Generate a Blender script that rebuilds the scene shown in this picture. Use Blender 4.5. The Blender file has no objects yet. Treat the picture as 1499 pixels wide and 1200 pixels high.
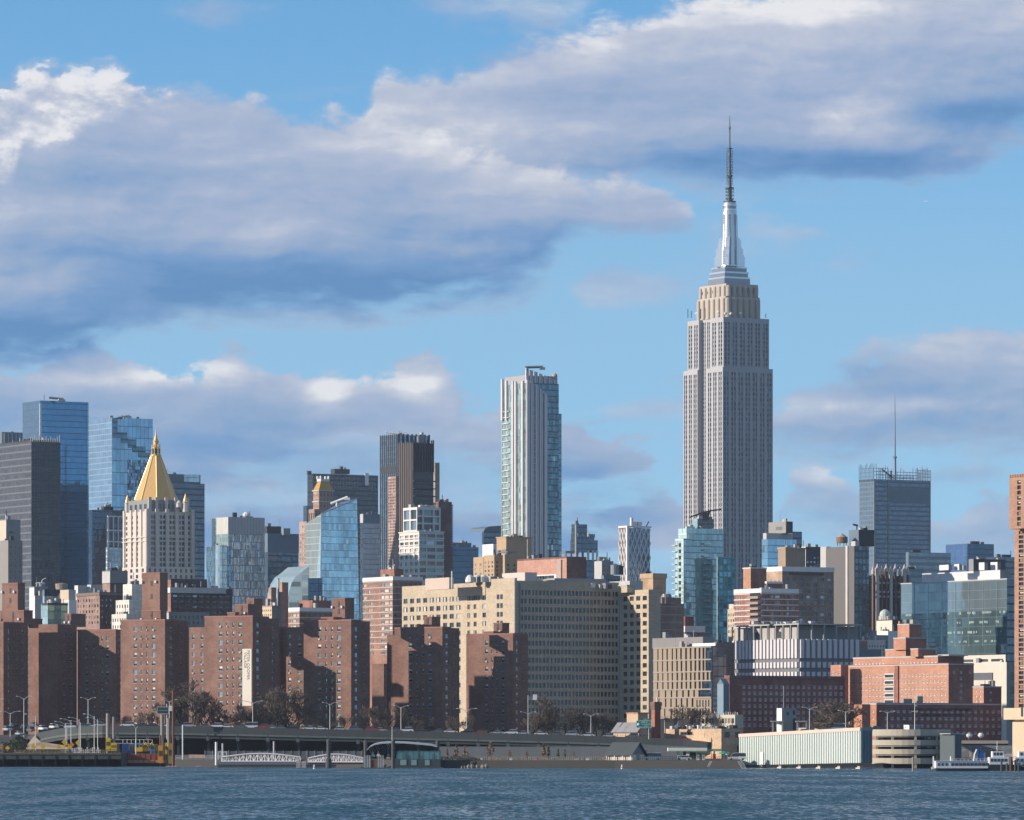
import bpy, bmesh, math, random
from math import sin, cos, tan, radians, pi, sqrt, atan2
from mathutils import Vector, Matrix
random.seed(7)
sc = bpy.context.scene
C = bpy.context.collection
# ------------------------------------------------------------------ camera
F, CX, HY, H = 7550.0, 749.5, 1088.0, 7.5      # focal length and horizon in photo pixels, eye height in metres
cd = bpy.data.cameras.new('camera'); cam = bpy.data.objects.new('camera', cd); C.objects.link(cam)
cd.sensor_fit = 'HORIZONTAL'; cd.sensor_width = 36.0; cd.lens = 36.0*F/1499.0
cd.shift_y = (HY-600.0)/1499.0
cd.clip_start = 1.0; cd.clip_end = 90000.0
cam.location = (0, 0, H); cam.rotation_euler = (pi/2, 0, 0)
sc.camera = cam
# ------------------------------------------------------------------ view
EXPO = 0.95
sc.view_settings.view_transform = 'Standard'; sc.view_settings.look = 'None'
sc.view_settings.exposure = EXPO; sc.view_settings.gamma = 1.0
sc.cycles.max_bounces = 5; sc.cycles.diffuse_bounces = 2; sc.cycles.glossy_bounces = 3
sc.cycles.transmission_bounces = 4; sc.cycles.volume_bounces = 0; sc.cycles.transparent_max_bounces = 6
sc.cycles.use_denoising = True; sc.cycles.use_adaptive_sampling = True; sc.cycles.adaptive_threshold = 0.01
sc.cycles.sample_clamp_indirect = 4.0
# ------------------------------------------------------------------ sun
SUN_A, SUN_EL = radians(13), radians(17)
s_dir = Vector((-cos(SUN_A)*cos(SUN_EL), -sin(SUN_A)*cos(SUN_EL), sin(SUN_EL)))   # towards the sun
ld = bpy.data.lights.new('sun', 'SUN'); sun = bpy.data.objects.new('sun', ld); C.objects.link(sun)
ld.energy = 3.0; ld.angle = radians(0.5); ld.color = (1.0, 0.87, 0.72)
sun.rotation_euler = (-s_dir).to_track_quat('-Z', 'Y').to_euler()
sun.location = (0, 0, 900)
# ------------------------------------------------------------------ node helper
def lin(r, g, b):
    f = lambda c: ((c/255+0.055)/1.055)**2.4 if c > 10 else c/255/12.92
    return (f(r), f(g), f(b), 1.0)
class NT:
    def __init__(s, tree): s.t = tree; s.n = tree.nodes; s.l = tree.links
    def put(s, sock, v):
        if v is None: return
        if hasattr(v, 'is_linked') or hasattr(v, 'links'): s.l.new(v, sock)
        else:
            if isinstance(v, tuple) and sock.type == 'RGBA' and len(v) == 3: v = v+(1.0,)
            sock.default_value = v
    def m(s, op, a, b=None, c=None, clamp=False):
        n = s.n.new('ShaderNodeMath'); n.operation = op; n.use_clamp = clamp
        for i, v in enumerate((a, b, c)): s.put(n.inputs[i], v)
        return n.outputs[0]
    def vm(s, op, a, b=None):
        n = s.n.new('ShaderNodeVectorMath'); n.operation = op
        s.put(n.inputs[0], a)
        if b is not None:
            if op == 'SCALE': s.put(n.inputs['Scale'], b)
            else: s.put(n.inputs[1], b)
        return n.outputs[0]
    def xyz(s, v):
        n = s.n.new('ShaderNodeSeparateXYZ'); s.l.new(v, n.inputs[0]); return n.outputs
    def vec(s, x, y, z):
        n = s.n.new('ShaderNodeCombineXYZ')
        for i, v in enumerate((x, y, z)): s.put(n.inputs[i], v)
        return n.outputs[0]
    def noise(s, v, scale=1.0, detail=4.0, rough=0.5, dist=0.0, col=False):
        n = s.n.new('ShaderNodeTexNoise'); s.l.new(v, n.inputs['Vector'])
        n.inputs['Scale'].default_value = scale; n.inputs['Detail'].default_value = detail
        n.inputs['Roughness'].default_value = rough; n.inputs['Distortion'].default_value = dist
        return n.outputs['Color' if col else 'Fac']
    def white(s, v):
        n = s.n.new('ShaderNodeTexWhiteNoise'); s.l.new(v, n.inputs['Vector']); return n.outputs['Value'], n.outputs['Color']
    def mix(s, f, a, b, mode='MIX'):
        n = s.n.new('ShaderNodeMix'); n.data_type = 'RGBA'; n.blend_type = mode; n.clamp_factor = True
        s.put(n.inputs[0], f); s.put(n.inputs[6], a); s.put(n.inputs[7], b); return n.outputs[2]
    def ramp(s, f, pts, interp='LINEAR'):
        n = s.n.new('ShaderNodeValToRGB'); s.put(n.inputs[0], f); e = n.color_ramp; e.interpolation = interp
        while len(e.elements) < len(pts): e.elements.new(0.5)
        for k, (p, c) in enumerate(pts): e.elements[k].position = p; e.elements[k].color = c
        return n.outputs[0]
    def sm(s, v, a, b, c=0.0, d=1.0):
        n = s.n.new('ShaderNodeMapRange'); n.interpolation_type = 'SMOOTHSTEP'
        for i, x in enumerate((v, a, b, c, d)): s.put(n.inputs[i], x)
        return n.outputs[0]
    def curve(s, v, pts):
        n = s.n.new('ShaderNodeFloatCurve'); s.put(n.inputs[1], v); c = n.mapping.curves[0]
        n.mapping.use_clip = False
        while len(c.points) < len(pts): c.points.new(0.5, 0.5)
        for k, (x, y) in enumerate(pts): c.points[k].location = (x, y); c.points[k].handle_type = 'AUTO_CLAMPED'
        n.mapping.update(); return n.outputs[0]
# ------------------------------------------------------------------ sky and clouds (by direction: az, el)
w = bpy.data.worlds.new('World'); sc.world = w; w.use_nodes = True
N = NT(w.node_tree); N.n.clear()
tc = N.n.new('ShaderNodeTexCoord'); D = N.vm('NORMALIZE', tc.outputs['Generated'])
dx, dy, dz = N.xyz(D)
sky = N.n.new('ShaderNodeTexSky'); sky.sky_type = 'NISHITA'; sky.sun_disc = False
sky.sun_elevation = SUN_EL; sky.sun_rotation = atan2(s_dir.x, s_dir.y)
sky.altitude = 0; sky.air_density = 1.0; sky.dust_density = 0.0; sky.ozone_density = 6.0
zz = N.m('MULTIPLY_ADD', N.m('MAXIMUM', dz, 0.0), 1.5, 0.16)
N.l.new(N.vm('NORMALIZE', N.vec(dx, dy, zz)), sky.inputs['Vector'])
SKYK = 0.14
skyc = N.vm('SCALE', N.vm('MULTIPLY', sky.outputs[0], (0.98, 1.06, 0.87)), SKYK)
az = N.m('ARCTAN2', dx, dy); el = N.m('ARCSINE', dz)
U = N.m('MULTIPLY_ADD', az, F, CX)              # 1 unit = 1/7550 rad
V = N.m('MULTIPLY_ADD', el, -F, HY)
un = N.m('DIVIDE', N.m('ADD', U, 200.0), 1900.0, clamp=True)
def cu(pts):   # curve given in (U, V)
    return N.m('MULTIPLY', N.curve(un, [((x+200)/1900.0, y/1200.0) for x, y in pts]), 1200.0)
P3 = N.vec(N.m('DIVIDE', U, 230.0), N.m('DIVIDE', V, 150.0), 0.37)
warp = N.vm('SUBTRACT', N.noise(P3, 1.0, 3.0, 0.55, col=True), (0.5, 0.5, 0.5))
P4 = N.vm('ADD', P3, N.vm('SCALE', warp, 0.35))
n1 = N.m('SUBTRACT', N.noise(P4, 1.5, 9.0, 0.6), 0.5)          # billows
n2 = N.m('SUBTRACT', N.noise(N.vm('MULTIPLY', P4, (0.32, 1.5, 1.0)), 1.5, 5.0, 0.5), 0.5)   # streaks
n3 = N.m('SUBTRACT', N.noise(N.vm('ADD', N.vm('MULTIPLY', P3, (1.0, 1.6, 1.0)), (7.3, 2.1, 4.4)), 0.8, 8.0, 0.6), 0.5)
# relief: the same billows a little nearer the sun, the difference lights one side
n1b = N.m('SUBTRACT', N.noise(N.vm('ADD', P4, (-0.06, -0.10, 0.0)), 1.5, 9.0, 0.6), 0.5)
relief = N.m('SUBTRACT', n1, n1b)
n5 = N.m('SUBTRACT', N.noise(N.vm('ADD', N.vm('MULTIPLY', P4, (1.3, 2.6, 1.0)), (3.1, 8.2, 1.7)), 2.4, 7.0, 0.62), 0.5)   # wisps
def cloud(top, bot, at, ab, soft_t, soft_b):
    T, B = cu(top), cu(bot)
    dT = N.m('MULTIPLY_ADD', n5, 55.0, N.m('MULTIPLY_ADD', n1, at, N.m('SUBTRACT', V, T)))
    dB = N.m('MULTIPLY_ADD', n5, 85.0, N.m('MULTIPLY_ADD', n2, ab, N.m('SUBTRACT', B, V)))
    k = N.m('MULTIPLY', N.sm(dT, -soft_t, soft_t), N.sm(dB, -soft_b, soft_b))
    t = N.m('DIVIDE', dB, N.m('MAXIMUM', N.m('ADD', dB, N.m('MAXIMUM', dT, 0.0)), 20.0), clamp=True)
    return k, t, dT, dB
A = cloud([(-200, 250), (0, 165), (60, 125), (150, 112), (230, 130), (330, 150), (440, 158), (540, 178), (640, 205), (800, 240), (900, 276), (1000, 316), (1030, 350), (1060, 420), (1700, 560)],
          [(-200, 530), (0, 532), (90, 530), (150, 505), (200, 487), (280, 466), (360, 456), (500, 460), (620, 450), (740, 436), (790, 408), (845, 352), (920, 338), (1000, 326), (1040, 300), (1700, 300)], 190, 120, 17, 30)
Bc = cloud([(-200, 400), (450, 330), (530, 170), (570, 110), (620, 92), (700, 84), (760, 66), (850, 44), (960, 12), (1080, -12), (1200, -40), (1500, -70), (1700, -70)],
           [(-200, 280), (450, 275), (540, 300), (700, 300), (850, 268), (1060, 272), (1200, 274), (1330, 272), (1420, 258), (1458, 222), (1499, 202), (1700, 200)], 170, 90, 18, 26)
Cc = cloud([(-200, 530), (0, 540), (100, 530), (200, 530), (330, 535), (420, 548), (480, 538), (540, 552), (610, 543), (680, 588), (760, 602), (850, 640), (960, 690), (1010, 760), (1060, 830), (1700, 850)],
           [(-200, 820), (0, 840), (500, 850), (900, 860), (1000, 860), (1100, 850), (1700, 870)], 230, 60, 13, 70)
Dc = cloud([(-200, 700), (1080, 650), (1130, 590), (1200, 540), (1290, 512), (1350, 486), (1420, 482), (1499, 498), (1700, 510)],
           [(-200, 600), (1080, 625), (1160, 660), (1260, 668), (1350, 655), (1499, 660), (1700, 660)], 230, 120, 22, 34)
Ec = cloud([(-200, 760), (1120, 760), (1170, 690), (1210, 672), (1250, 690), (1300, 740), (1380, 770), (1440, 740), (1499, 730), (1700, 740)],
           [(-200, 740), (1120, 745), (1180, 760), (1300, 800), (1499, 830), (1700, 830)], 200, 60, 14, 40)
# sunlit cumulus head along the upper edge of the first bank
Wl = cu([(-200, 285), (0, 285), (22, 272), (40, 225), (70, 220), (100, 203), (135, 178), (180, 160), (235, 152), (262, 138), (285, 100), (1700, 60)])
white = N.m('MULTIPLY', N.sm(N.m('MULTIPLY_ADD', n1, 120.0, N.m('SUBTRACT', Wl, V)), -16.0, 20.0), N.sm(A[2], -4.0, 10.0))
def spot(cx, cy, rx, ry, k):
    a = N.m('DIVIDE', N.m('SUBTRACT', U, cx), rx); b = N.m('DIVIDE', N.m('SUBTRACT', V, cy), ry)
    r = N.m('ADD', N.m('MULTIPLY', a, a), N.m('MULTIPLY', b, b))
    return N.m('MULTIPLY', N.m('EXPONENT', N.m('MULTIPLY', r, -1.0)), k)
def total(l):
    s = l[0]
    for x in l[1:]: s = N.m('ADD', s, x)
    return s
wp = N.m('MULTIPLY', n1, 60.0)
bright = total([spot(480, 574, 42, 34, .40), spot(617, 570, 36, 20, .48), spot(270, 548, 110, 22, .34), spot(560, 556, 40, 14, .2),
    spot(385, 333, 95, 24, .16), spot(590, 108, 40, 14, .25), spot(868, 64, 44, 26, .24), spot(1250, 182, 80, 34, .34), spot(1190, 600, 70, 15, .40), spot(1370, 594, 160, 13, .32),
    spot(1212, 702, 45, 24, .35), spot(960, 800, 60, 25, .25), spot(1180, 20, 120, 26, .22), spot(1360, 110, 170, 40, .14), spot(660, 225, 150, 40, .10), spot(870, 275, 130, 20, .14), spot(600, 630, 160, 26, .14), spot(400, 725, 190, 22, .22), spot(150, 560, 160, 16, .12),
    spot(560, 420, 220, 20, -.14), spot(330, 405, 230, 40, -.20), spot(420, 438, 280, 20, -.18), spot(60, 500, 130, 34, -.24), spot(1280, 245, 150, 22, -.26), spot(1080, 236, 200, 26, -.16), spot(1440, 168, 120, 18, -.18),
    spot(1250, 550, 120, 25, -.10), spot(120, 640, 250, 34, -.20), spot(640, 690, 200, 26, -.22), spot(880, 720, 120, 34, -.16), spot(860, 622, 90, 16, -.10), spot(330, 660, 160, 20, -.10)])
bright = N.m('MULTIPLY', bright, N.m('MULTIPLY_ADD', n1, 2.6, 1.0))
def shade(c, lo, hi):
    t = c[1]
    return N.m('ADD', N.m('MULTIPLY_ADD', N.m('POWER', t, 0.8), hi-lo, lo), 0.0)
def mx(a, b, k): return N.m('ADD', N.m('MULTIPLY', a, N.m('SUBTRACT', 1.0, k)), N.m('MULTIPLY', b, k))
L = shade(Cc, .16, .60)
L = mx(L, shade(Dc, .30, .64), Dc[0])
L = mx(L, shade(Ec, .34, .66), Ec[0])
L = mx(L, shade(Bc, .24, .78), Bc[0])
L = mx(L, shade(A, .16, .66), A[0])
L = total([L, bright, N.m('MULTIPLY', n2, 1.0), N.m('MULTIPLY', n5, 0.22), N.m('MULTIPLY', relief, 0.7), N.m('MULTIPLY', white, N.m('MULTIPLY_ADD', relief, 1.5, .36))])
wisp = N.m('MULTIPLY', N.sm(N.m('ADD', n3, total([spot(350, 25, 90, 30, .12), spot(720, 25, 150, 45, .16), spot(930, 430, 120, 30, .20), spot(870, 420, 40, 24, .12), spot(930, 600, 100, 20, .24), spot(640, 20, 300, 30, .04), spot(1420, 690, 100, 26, .18), spot(1150, 345, 60, 10, .10)])), 0.06, 0.24), 0.6)
# clouds higher than the picture, for light and reflections
hi_v = N.vec(N.m('DIVIDE', dx, N.m('MAXIMUM', N.m('ADD', dz, 0.12), 0.05)), N.m('DIVIDE', dy, N.m('MAXIMUM', N.m('ADD', dz, 0.12), 0.05)), 0.0)
n4 = N.noise(hi_v, 0.9, 6.0, 0.55)
high = N.m('MULTIPLY', N.m('MULTIPLY', N.sm(n4, 0.40, 0.56), N.sm(V, -60.0, -500.0)), 0.85)
inv = lambda k: N.m('SUBTRACT', 1.0, k)
mask = A[0]
for k in (Bc[0], N.m('MULTIPLY', Cc[0], N.m('SUBTRACT', 0.94, N.m('MULTIPLY', N.m('MULTIPLY', N.sm(N.m('ADD', n3, N.m('MULTIPLY', n2, 1.2)), -0.02, 0.13), N.m('ADD', N.sm(V, 590.0, 680.0, 0.0, .55), N.sm(U, 640.0, 800.0, 0.0, .35))), .9))), N.m('MULTIPLY', Dc[0], 0.9), N.m('MULTIPLY', Ec[0], 0.8), wisp, high): mask = inv(N.m('MULTIPLY', inv(mask), inv(k)))
ccol = N.ramp(L, [(0.0, lin(92, 140, 192)), (0.2, lin(116, 156, 204)), (0.4, lin(149, 172, 206)), (0.6, lin(172, 185, 212)), (0.8, lin(200, 205, 220)), (1.0, lin(240, 239, 241))])
EXK = 2**-EXPO
ccol = N.vm('SCALE', N.vm('SCALE', ccol, EXK), N.m('MULTIPLY_ADD', high, -0.50, 1.0))
mask = N.m('MULTIPLY', mask, N.sm(dz, -0.005, 0.004))
hz = N.m('ADD', N.sm(V, 20.0, 520.0, 0.0, 0.42), N.sm(V, 520.0, 1060.0, 0.0, 0.3))
base = N.mix(hz, skyc, tuple(c*EXK for c in lin(172, 205, 224)[:3]))
fin = N.mix(N.m('MULTIPLY', mask, 0.95), base, ccol)
bg = N.n.new('ShaderNodeBackground'); N.l.new(fin, bg.inputs[0]); bg.inputs[1].default_value = 1.0
out = N.n.new('ShaderNodeOutputWorld'); N.l.new(bg.outputs[0], out.inputs[0])
w.cycles.sampling_method = 'MANUAL'; w.cycles.sample_map_resolution = 1024
# ------------------------------------------------------------------ materials (object space, metres)
MATS = {}
def new_mat(name):
    m = bpy.data.materials.new(name); m.use_nodes = True
    n = NT(m.node_tree); b = m.node_tree.nodes['Principled BSDF']
    return m, n, b
def objco(n): return n.n.new('ShaderNodeTexCoord').outputs['Object']
def plain(name, c, rough=0.7, metal=0.0, var=0.12, scale=0.25, streak=0.0, spec=0.3, bump=0.0):
    """A surface of one colour with soft wear: blotches of VAR and vertical streaks of STREAK."""
    if name in MATS: return MATS[name]
    m, n, b = new_mat(name); co = objco(n)
    f = N_ = n.noise(co, scale, 5.0, 0.6)
    v = n.m('MULTIPLY_ADD', n.m('SUBTRACT', f, 0.5), 2.4*var, 1.0)
    if streak:
        g = n.noise(n.vm('MULTIPLY', co, (1.0, 1.0, 0.06)), 0.7, 4.0, 0.6)
        v = n.m('MULTIPLY', v, n.m('MULTIPLY_ADD', n.m('SUBTRACT', g, 0.5), 2.2*streak, 1.0))
    n.l.new(n.vm('SCALE', c[:3], v), b.inputs['Base Color'])
    b.inputs['Roughness'].default_value = rough; b.inputs['Metallic'].default_value = metal
    b.inputs['Specular IOR Level'].default_value = spec
    MATS[name] = m; return m
def brick(name, c, c2=None, course=0.6, var=0.16, streak=0.12):
    """Brickwork seen from afar: mottled bricks, faint courses, floor lines, rain streaks."""
    if name in MATS: return MATS[name]
    m, n, b = new_mat(name); co = objco(n); x, y, z = n.xyz(co)
    u = n.m('ADD', x, y)
    cell = n.vec(n.m('FLOOR', n.m('MULTIPLY', u, 1.1)), n.m('FLOOR', n.m('MULTIPLY', z, 2.2)), 0.0)
    wv, wc = n.white(cell)
    big = n.noise(co, 0.11, 5.0, 0.62)
    st = n.noise(n.vm('MULTIPLY', co, (1.0, 1.0, 0.05)), 0.6, 4.0, 0.6)
    ln = n.m('LESS_THAN', n.m('FRACT', n.m('DIVIDE', z, course)), 0.16)
    v = total_n(n, [1.0, n.m('MULTIPLY', n.m('SUBTRACT', wv, 0.5), 0.22), n.m('MULTIPLY', n.m('SUBTRACT', big, 0.5), 2.6*var), n.m('MULTIPLY', n.m('SUBTRACT', st, 0.5), 2.2*streak), n.m('MULTIPLY', ln, -0.07)])
    c2 = c2 or tuple(min(1, k*1.25+0.01) for k in c[:3])
    base = n.mix(n.sm(big, 0.42, 0.62), tuple(c[:3])+(1,), tuple(c2[:3])+(1,))
    n.l.new(n.vm('SCALE', base, v), b.inputs['Base Color'])
    b.inputs['Roughness'].default_value = 0.85; b.inputs['Specular IOR Level'].default_value = 0.2
    MATS[name] = m; return m
def total_n(n, l):
    s = l[0]
    for x in l[1:]: s = n.m('ADD', s, x)
    return s
def glass(name, c, refl=0.5, pw=1.5, ph=3.6, line=0.10, hline=0.12, lc=(0.05, 0.07, 0.09), span=None, spanh=0.3, tilt=0.012, var=0.35, rough=0.06, stain=0.0, lit=0.0):
    """Curtain wall: panes PW x PH metres, each with its own tint and slight tilt, mullion lines, a spandrel band."""
    if name in MATS: return MATS[name]
    m, n, b = new_mat(name); co = objco(n); x, y, z = n.xyz(co)
    u = n.m('ADD', x, y)
    fu, fz = n.m('DIVIDE', u, pw), n.m('DIVIDE', z, ph)
    cell = n.vec(n.m('FLOOR', fu), n.m('FLOOR', fz), 0.0)
    wv, wc = n.white(cell)
    lu = n.m('LESS_THAN', n.m('FRACT', fu), line); lz = n.m('LESS_THAN', n.m('FRACT', fz), hline)
    ln = n.m('MAXIMUM', lu, lz)
    big = n.noise(n.vm('MULTIPLY', co, (1.0, 1.0, 0.6)), 0.05, 4.0, 0.6)
    v = total_n(n, [1.0-var*0.5, n.m('MULTIPLY', wv, var), n.m('MULTIPLY', n.m('SUBTRACT', big, 0.5), stain*2.0)])
    col = n.vm('SCALE', tuple(c[:3]), n.m('MAXIMUM', v, 0.05))
    if lit: col = n.mix(n.m('GREATER_THAN', wv, 1.0-lit), col, (0.45, 0.45, 0.42, 1.0))
    if span:
        sp = n.m('LESS_THAN', n.m('FRACT', fz), spanh)
        col = n.mix(sp, col, tuple(span[:3])+(1,)); 
    col = n.mix(ln, col, tuple(lc)+(1,))
    n.l.new(col, b.inputs['Base Color'])
    met = n.m('MULTIPLY', n.m('SUBTRACT', 1.0, ln), refl)
    if span: met = n.m('MULTIPLY', met, n.m('SUBTRACT', 1.0, n.m('MULTIPLY', sp, 0.6)))
    n.l.new(met, b.inputs['Metallic'])
    n.l.new(n.m('MULTIPLY_ADD', ln, 0.4, rough), b.inputs['Roughness'])
    g = n.n.new('ShaderNodeNewGeometry')
    wob = n.vm('SUBTRACT', n.noise(co, 0.22, 3.0, 0.5, col=True), (0.5, 0.5, 0.5))
    tl = n.vm('ADD', n.vm('SCALE', n.vm('SUBTRACT', wc, (0.5, 0.5, 0.5)), tilt*2.0), n.vm('SCALE', wob, tilt*2.5))
    n.l.new(n.vm('NORMALIZE', n.vm('ADD', g.outputs['Normal'], tl)), b.inputs['Normal'])
    b.inputs['Specular IOR Level'].default_value = 0.6
    MATS[name] = m; return m
# window panes: one colour each, smooth
def pane(name, c, rough=0.08, metal=0.0, spec=0.8):
    if name in MATS: return MATS[name]
    m, n, b = new_mat(name)
    oi = n.n.new('ShaderNodeObjectInfo')
    n.l.new(n.vm('SCALE', tuple(c[:3]), n.m('MULTIPLY_ADD', oi.outputs['Random'], 0.5, 0.75)), b.inputs['Base Color'])
    b.inputs['Roughness'].default_value = rough; b.inputs['Metallic'].default_value = metal
    b.inputs['Specular IOR Level'].default_value = spec
    MATS[name] = m; return m
PANE_D = pane('pane_dark', (0.018, 0.022, 0.03)); PANE_M = pane('pane_grey', (0.06, 0.075, 0.09), metal=0.2)
PANE_S = pane('pane_sky', (0.30, 0.38, 0.42), metal=0.6); PANE_B = pane('pane_blind', (0.55, 0.54, 0.5), rough=0.4, spec=0.3)
PANE_G = pane('pane_green', (0.16, 0.24, 0.23), metal=0.4); PANE_T = pane('pane_tan', (0.25, 0.2, 0.15), rough=0.3)
FR_W = plain('frame_white', (0.62, 0.62, 0.6), 0.5); FR_G = plain('frame_grey', (0.2, 0.21, 0.22), 0.5); FR_D = plain('frame_dark', (0.035, 0.038, 0.045), 0.5)
ACM = plain('air_conditioner_grey', (0.4, 0.4, 0.38), 0.6)
CONC = plain('concrete', (0.36, 0.34, 0.31), 0.85, streak=0.25)
WHITE = plain('white_paint', (0.72, 0.71, 0.69), 0.6, streak=0.12, var=0.06)
STEEL = plain('steel_grey', (0.22, 0.24, 0.26), 0.45, 0.5)
DARKM = plain('dark_metal', (0.03, 0.034, 0.04), 0.5, 0.3)
ROOFM = plain('roof_membrane', (0.16, 0.155, 0.15), 0.9)
# ------------------------------------------------------------------ mesh collector
class MB:
    def __init__(s): s.v = []; s.f = []; s.mi = []; s.mats = []
    def mat(s, m):
        if m not in s.mats: s.mats.append(m)
        return s.mats.index(m)
    def poly(s, pts, m, smooth=False):
        k = len(s.v); s.v += [tuple(p) for p in pts]; s.f.append(tuple(range(k, k+len(pts)))); s.mi.append(s.mat(m))
    def box(s, x0, x1, y0, y1, z0, z1, m, skip=''):
        p = [(x0, y0, z0), (x1, y0, z0), (x1, y1, z0), (x0, y1, z0), (x0, y0, z1), (x1, y0, z1), (x1, y1, z1), (x0, y1, z1)]
        k = len(s.v); s.v += p; q = s.mat(m)
        for t, fc in (('b', (3, 2, 1, 0)), ('t', (4, 5, 6, 7)), ('f', (0, 1, 5, 4)), ('r', (1, 2, 6, 5)), ('k', (2, 3, 7, 6)), ('l', (3, 0, 4, 7))):
            if t not in skip: s.f.append(tuple(k+i for i in fc)); s.mi.append(q)
    def tube(s, a, b, r0, m, r1=None, n=6, caps=True):
        a, b = Vector(a), Vector(b); r1 = r0 if r1 is None else r1
        d = (b-a); L = d.length
        if L < 1e-6: return
        d /= L; t = Vector((0, 0, 1)) if abs(d.z) < 0.9 else Vector((1, 0, 0))
        e = d.cross(t).normalized(); g = d.cross(e)
        k = len(s.v); q = s.mat(m)
        for P, r in ((a, r0), (b, r1)):
            for i in range(n): s.v.append(tuple(P+(e*cos(2*pi*i/n)+g*sin(2*pi*i/n))*r))
        for i in range(n):
            j = (i+1) % n; s.f.append((k+i, k+j, k+n+j, k+n+i)); s.mi.append(q)
        if caps:
            s.f.append(tuple(k+i for i in range(n))[::-1]); s.mi.append(q); s.f.append(tuple(k+n+i for i in range(n))); s.mi.append(q)
    def path(s, pts, r, m, n=6):
        for a, b in zip(pts, pts[1:]): s.tube(a, b, r, m, n=n)
    def lathe(s, c, prof, m, n=16, ph=0.0):
        """PROF: (radius, z) from bottom to top round the vertical through C."""
        k = len(s.v); q = s.mat(m)
        for r, z in prof:
            for i in range(n): s.v.append((c[0]+r*cos(2*pi*i/n+ph), c[1]+r*sin(2*pi*i/n+ph), c[2]+z))
        for j in range(len(prof)-1):
            for i in range(n):
                o = (i+1) % n; s.f.append((k+j*n+i, k+j*n+o, k+(j+1)*n+o, k+(j+1)*n+i)); s.mi.append(q)
        s.f.append(tuple(k+(len(prof)-1)*n+i for i in range(n))); s.mi.append(q)
    def prism(s, poly, z0, z1, m, top=True):
        """Vertical prism over a counterclockwise plan."""
        k = len(s.v); n = len(poly); q = s.mat(m)
        s.v += [(x, y, z0) for x, y in poly]+[(x, y, z1) for x, y in poly]
        for i in range(n):
            j = (i+1) % n; s.f.append((k+i, k+j, k+n+j, k+n+i)); s.mi.append(q)
        if top: s.f.append(tuple(k+n+i for i in range(n))); s.mi.append(q)
    def mesh(s, name):
        me = bpy.data.meshes.new(name); me.from_pydata(s.v, [], s.f); me.polygons.foreach_set('material_index', s.mi)
        for m in s.mats: me.materials.append(m)
        me.update(); return me
    def build(s, name, parent=None, **kw):
        o = bpy.data.objects.new(name, s.mesh(name)); C.objects.link(o)
        if parent: o.parent = parent
        tag(o, **kw); return o
    def smooth(s): return s
def tag(o, label=None, category=None, group=None, kind=None):
    for k, v in (('label', label), ('category', category), ('group', group), ('kind', kind)):
        if v: o[k] = v
    return o
def empty(name, loc, rz=0.0, label=None, category=None, group=None):
    o = bpy.data.objects.new(name, None); C.objects.link(o); o.location = loc; o.rotation_euler = (0, 0, rz)
    o.empty_display_size = 2.0
    return tag(o, label, category, group)
def link_mesh(me, name, parent=None, loc=(0, 0, 0), rz=0.0):
    o = bpy.data.objects.new(name, me); C.objects.link(o); o.location = loc
    if rz: o.rotation_euler = (0, 0, rz)
    if parent: o.parent = parent
    return o
def copy_tree(o, parent=None):
    c = o.copy(); C.objects.link(c)
    if parent: c.parent = parent
    for ch in list(o.children): copy_tree(ch, c)
    return c
def shade_smooth(o):
    for p in o.data.polygons: p.use_smooth = True
    return o
# ------------------------------------------------------------------ pixel <-> place
def at(x, y, Y): return Vector(((x-CX)*Y/F, Y, H+(HY-y)*Y/F))
def X_(x, Y): return (x-CX)*Y/F
def Z_(y, Y): return H+(HY-y)*Y/F
TH = 31.0
GROUND = 2.4
# ------------------------------------------------------------------ buildings
WINMESH = {}
def window_mesh(w, h, style):
    """STYLE: (pane, frame, frame width, vertical bars, horizontal bar heights, extra) -> a shared mesh centred on its opening, facing -Y."""
    key = (round(w, 2), round(h, 2), style)
    if key in WINMESH: return WINMESH[key]
    pn, fr, fw, nv, hb, ex = style
    b = MB(); x, z = w/2, h/2
    if ex == 'half': 
        b.poly([(-x, 0, 0), (x, 0, 0), (x, 0, z), (-x, 0, z)], MATS[pn]); b.poly([(-x, 0, -z), (x, 0, -z), (x, 0, 0), (-x, 0, 0)], PANE_D)
    elif ex == 'span':
        q = -z+h*.40; b.poly([(-x, 0, q), (x, 0, q), (x, 0, z), (-x, 0, z)], MATS[pn]); b.poly([(-x, -.03, -z), (x, -.03, -z), (x, -.03, q), (-x, -.03, q)], MATS['spandrel_grey'])
    elif ex == 'halfb':
        b.poly([(-x, 0, -z), (0, 0, -z), (0, 0, z), (-x, 0, z)], MATS[pn]); b.poly([(0, 0, -z), (x, 0, -z), (x, 0, z), (0, 0, z)], PANE_D)
    else: b.poly([(-x, 0, -z), (x, 0, -z), (x, 0, z), (-x, 0, z)], MATS[pn])
    if fr:
        f = MATS[fr]; d = -0.07
        b.box(-x, -x+fw, d, -.01, -z, z, f, 'k'); b.box(x-fw, x, d, -.01, -z, z, f, 'k')
        b.box(-x+fw, x-fw, d, -.01, z-fw, z, f, 'k'); b.box(-x+fw, x-fw, d, -.01, -z, -z+fw, f, 'k')
        for i in range(nv):
            c = -x+w*(i+1)/(nv+1); b.box(c-fw*.4, c+fw*.4, d+.01, -.012, -z+fw, z-fw, f, 'k')
        for t in hb: c = -z+h*t; b.box(-x+fw, x-fw, d+.015, -.014, c-fw*.4, c+fw*.4, f, 'k')
    if ex == 'ac': b.box(-x*.55, x*.55, -.55, -.02, -z+fw, -z+fw+.55, ACM)
    if ex == 'sill' or ex == 'half': b.box(-x-.1, x+.1, -.32, -.02, -z-.14, -z+.02, CONC)
    WINMESH[key] = b; return b
ALL = []
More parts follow.
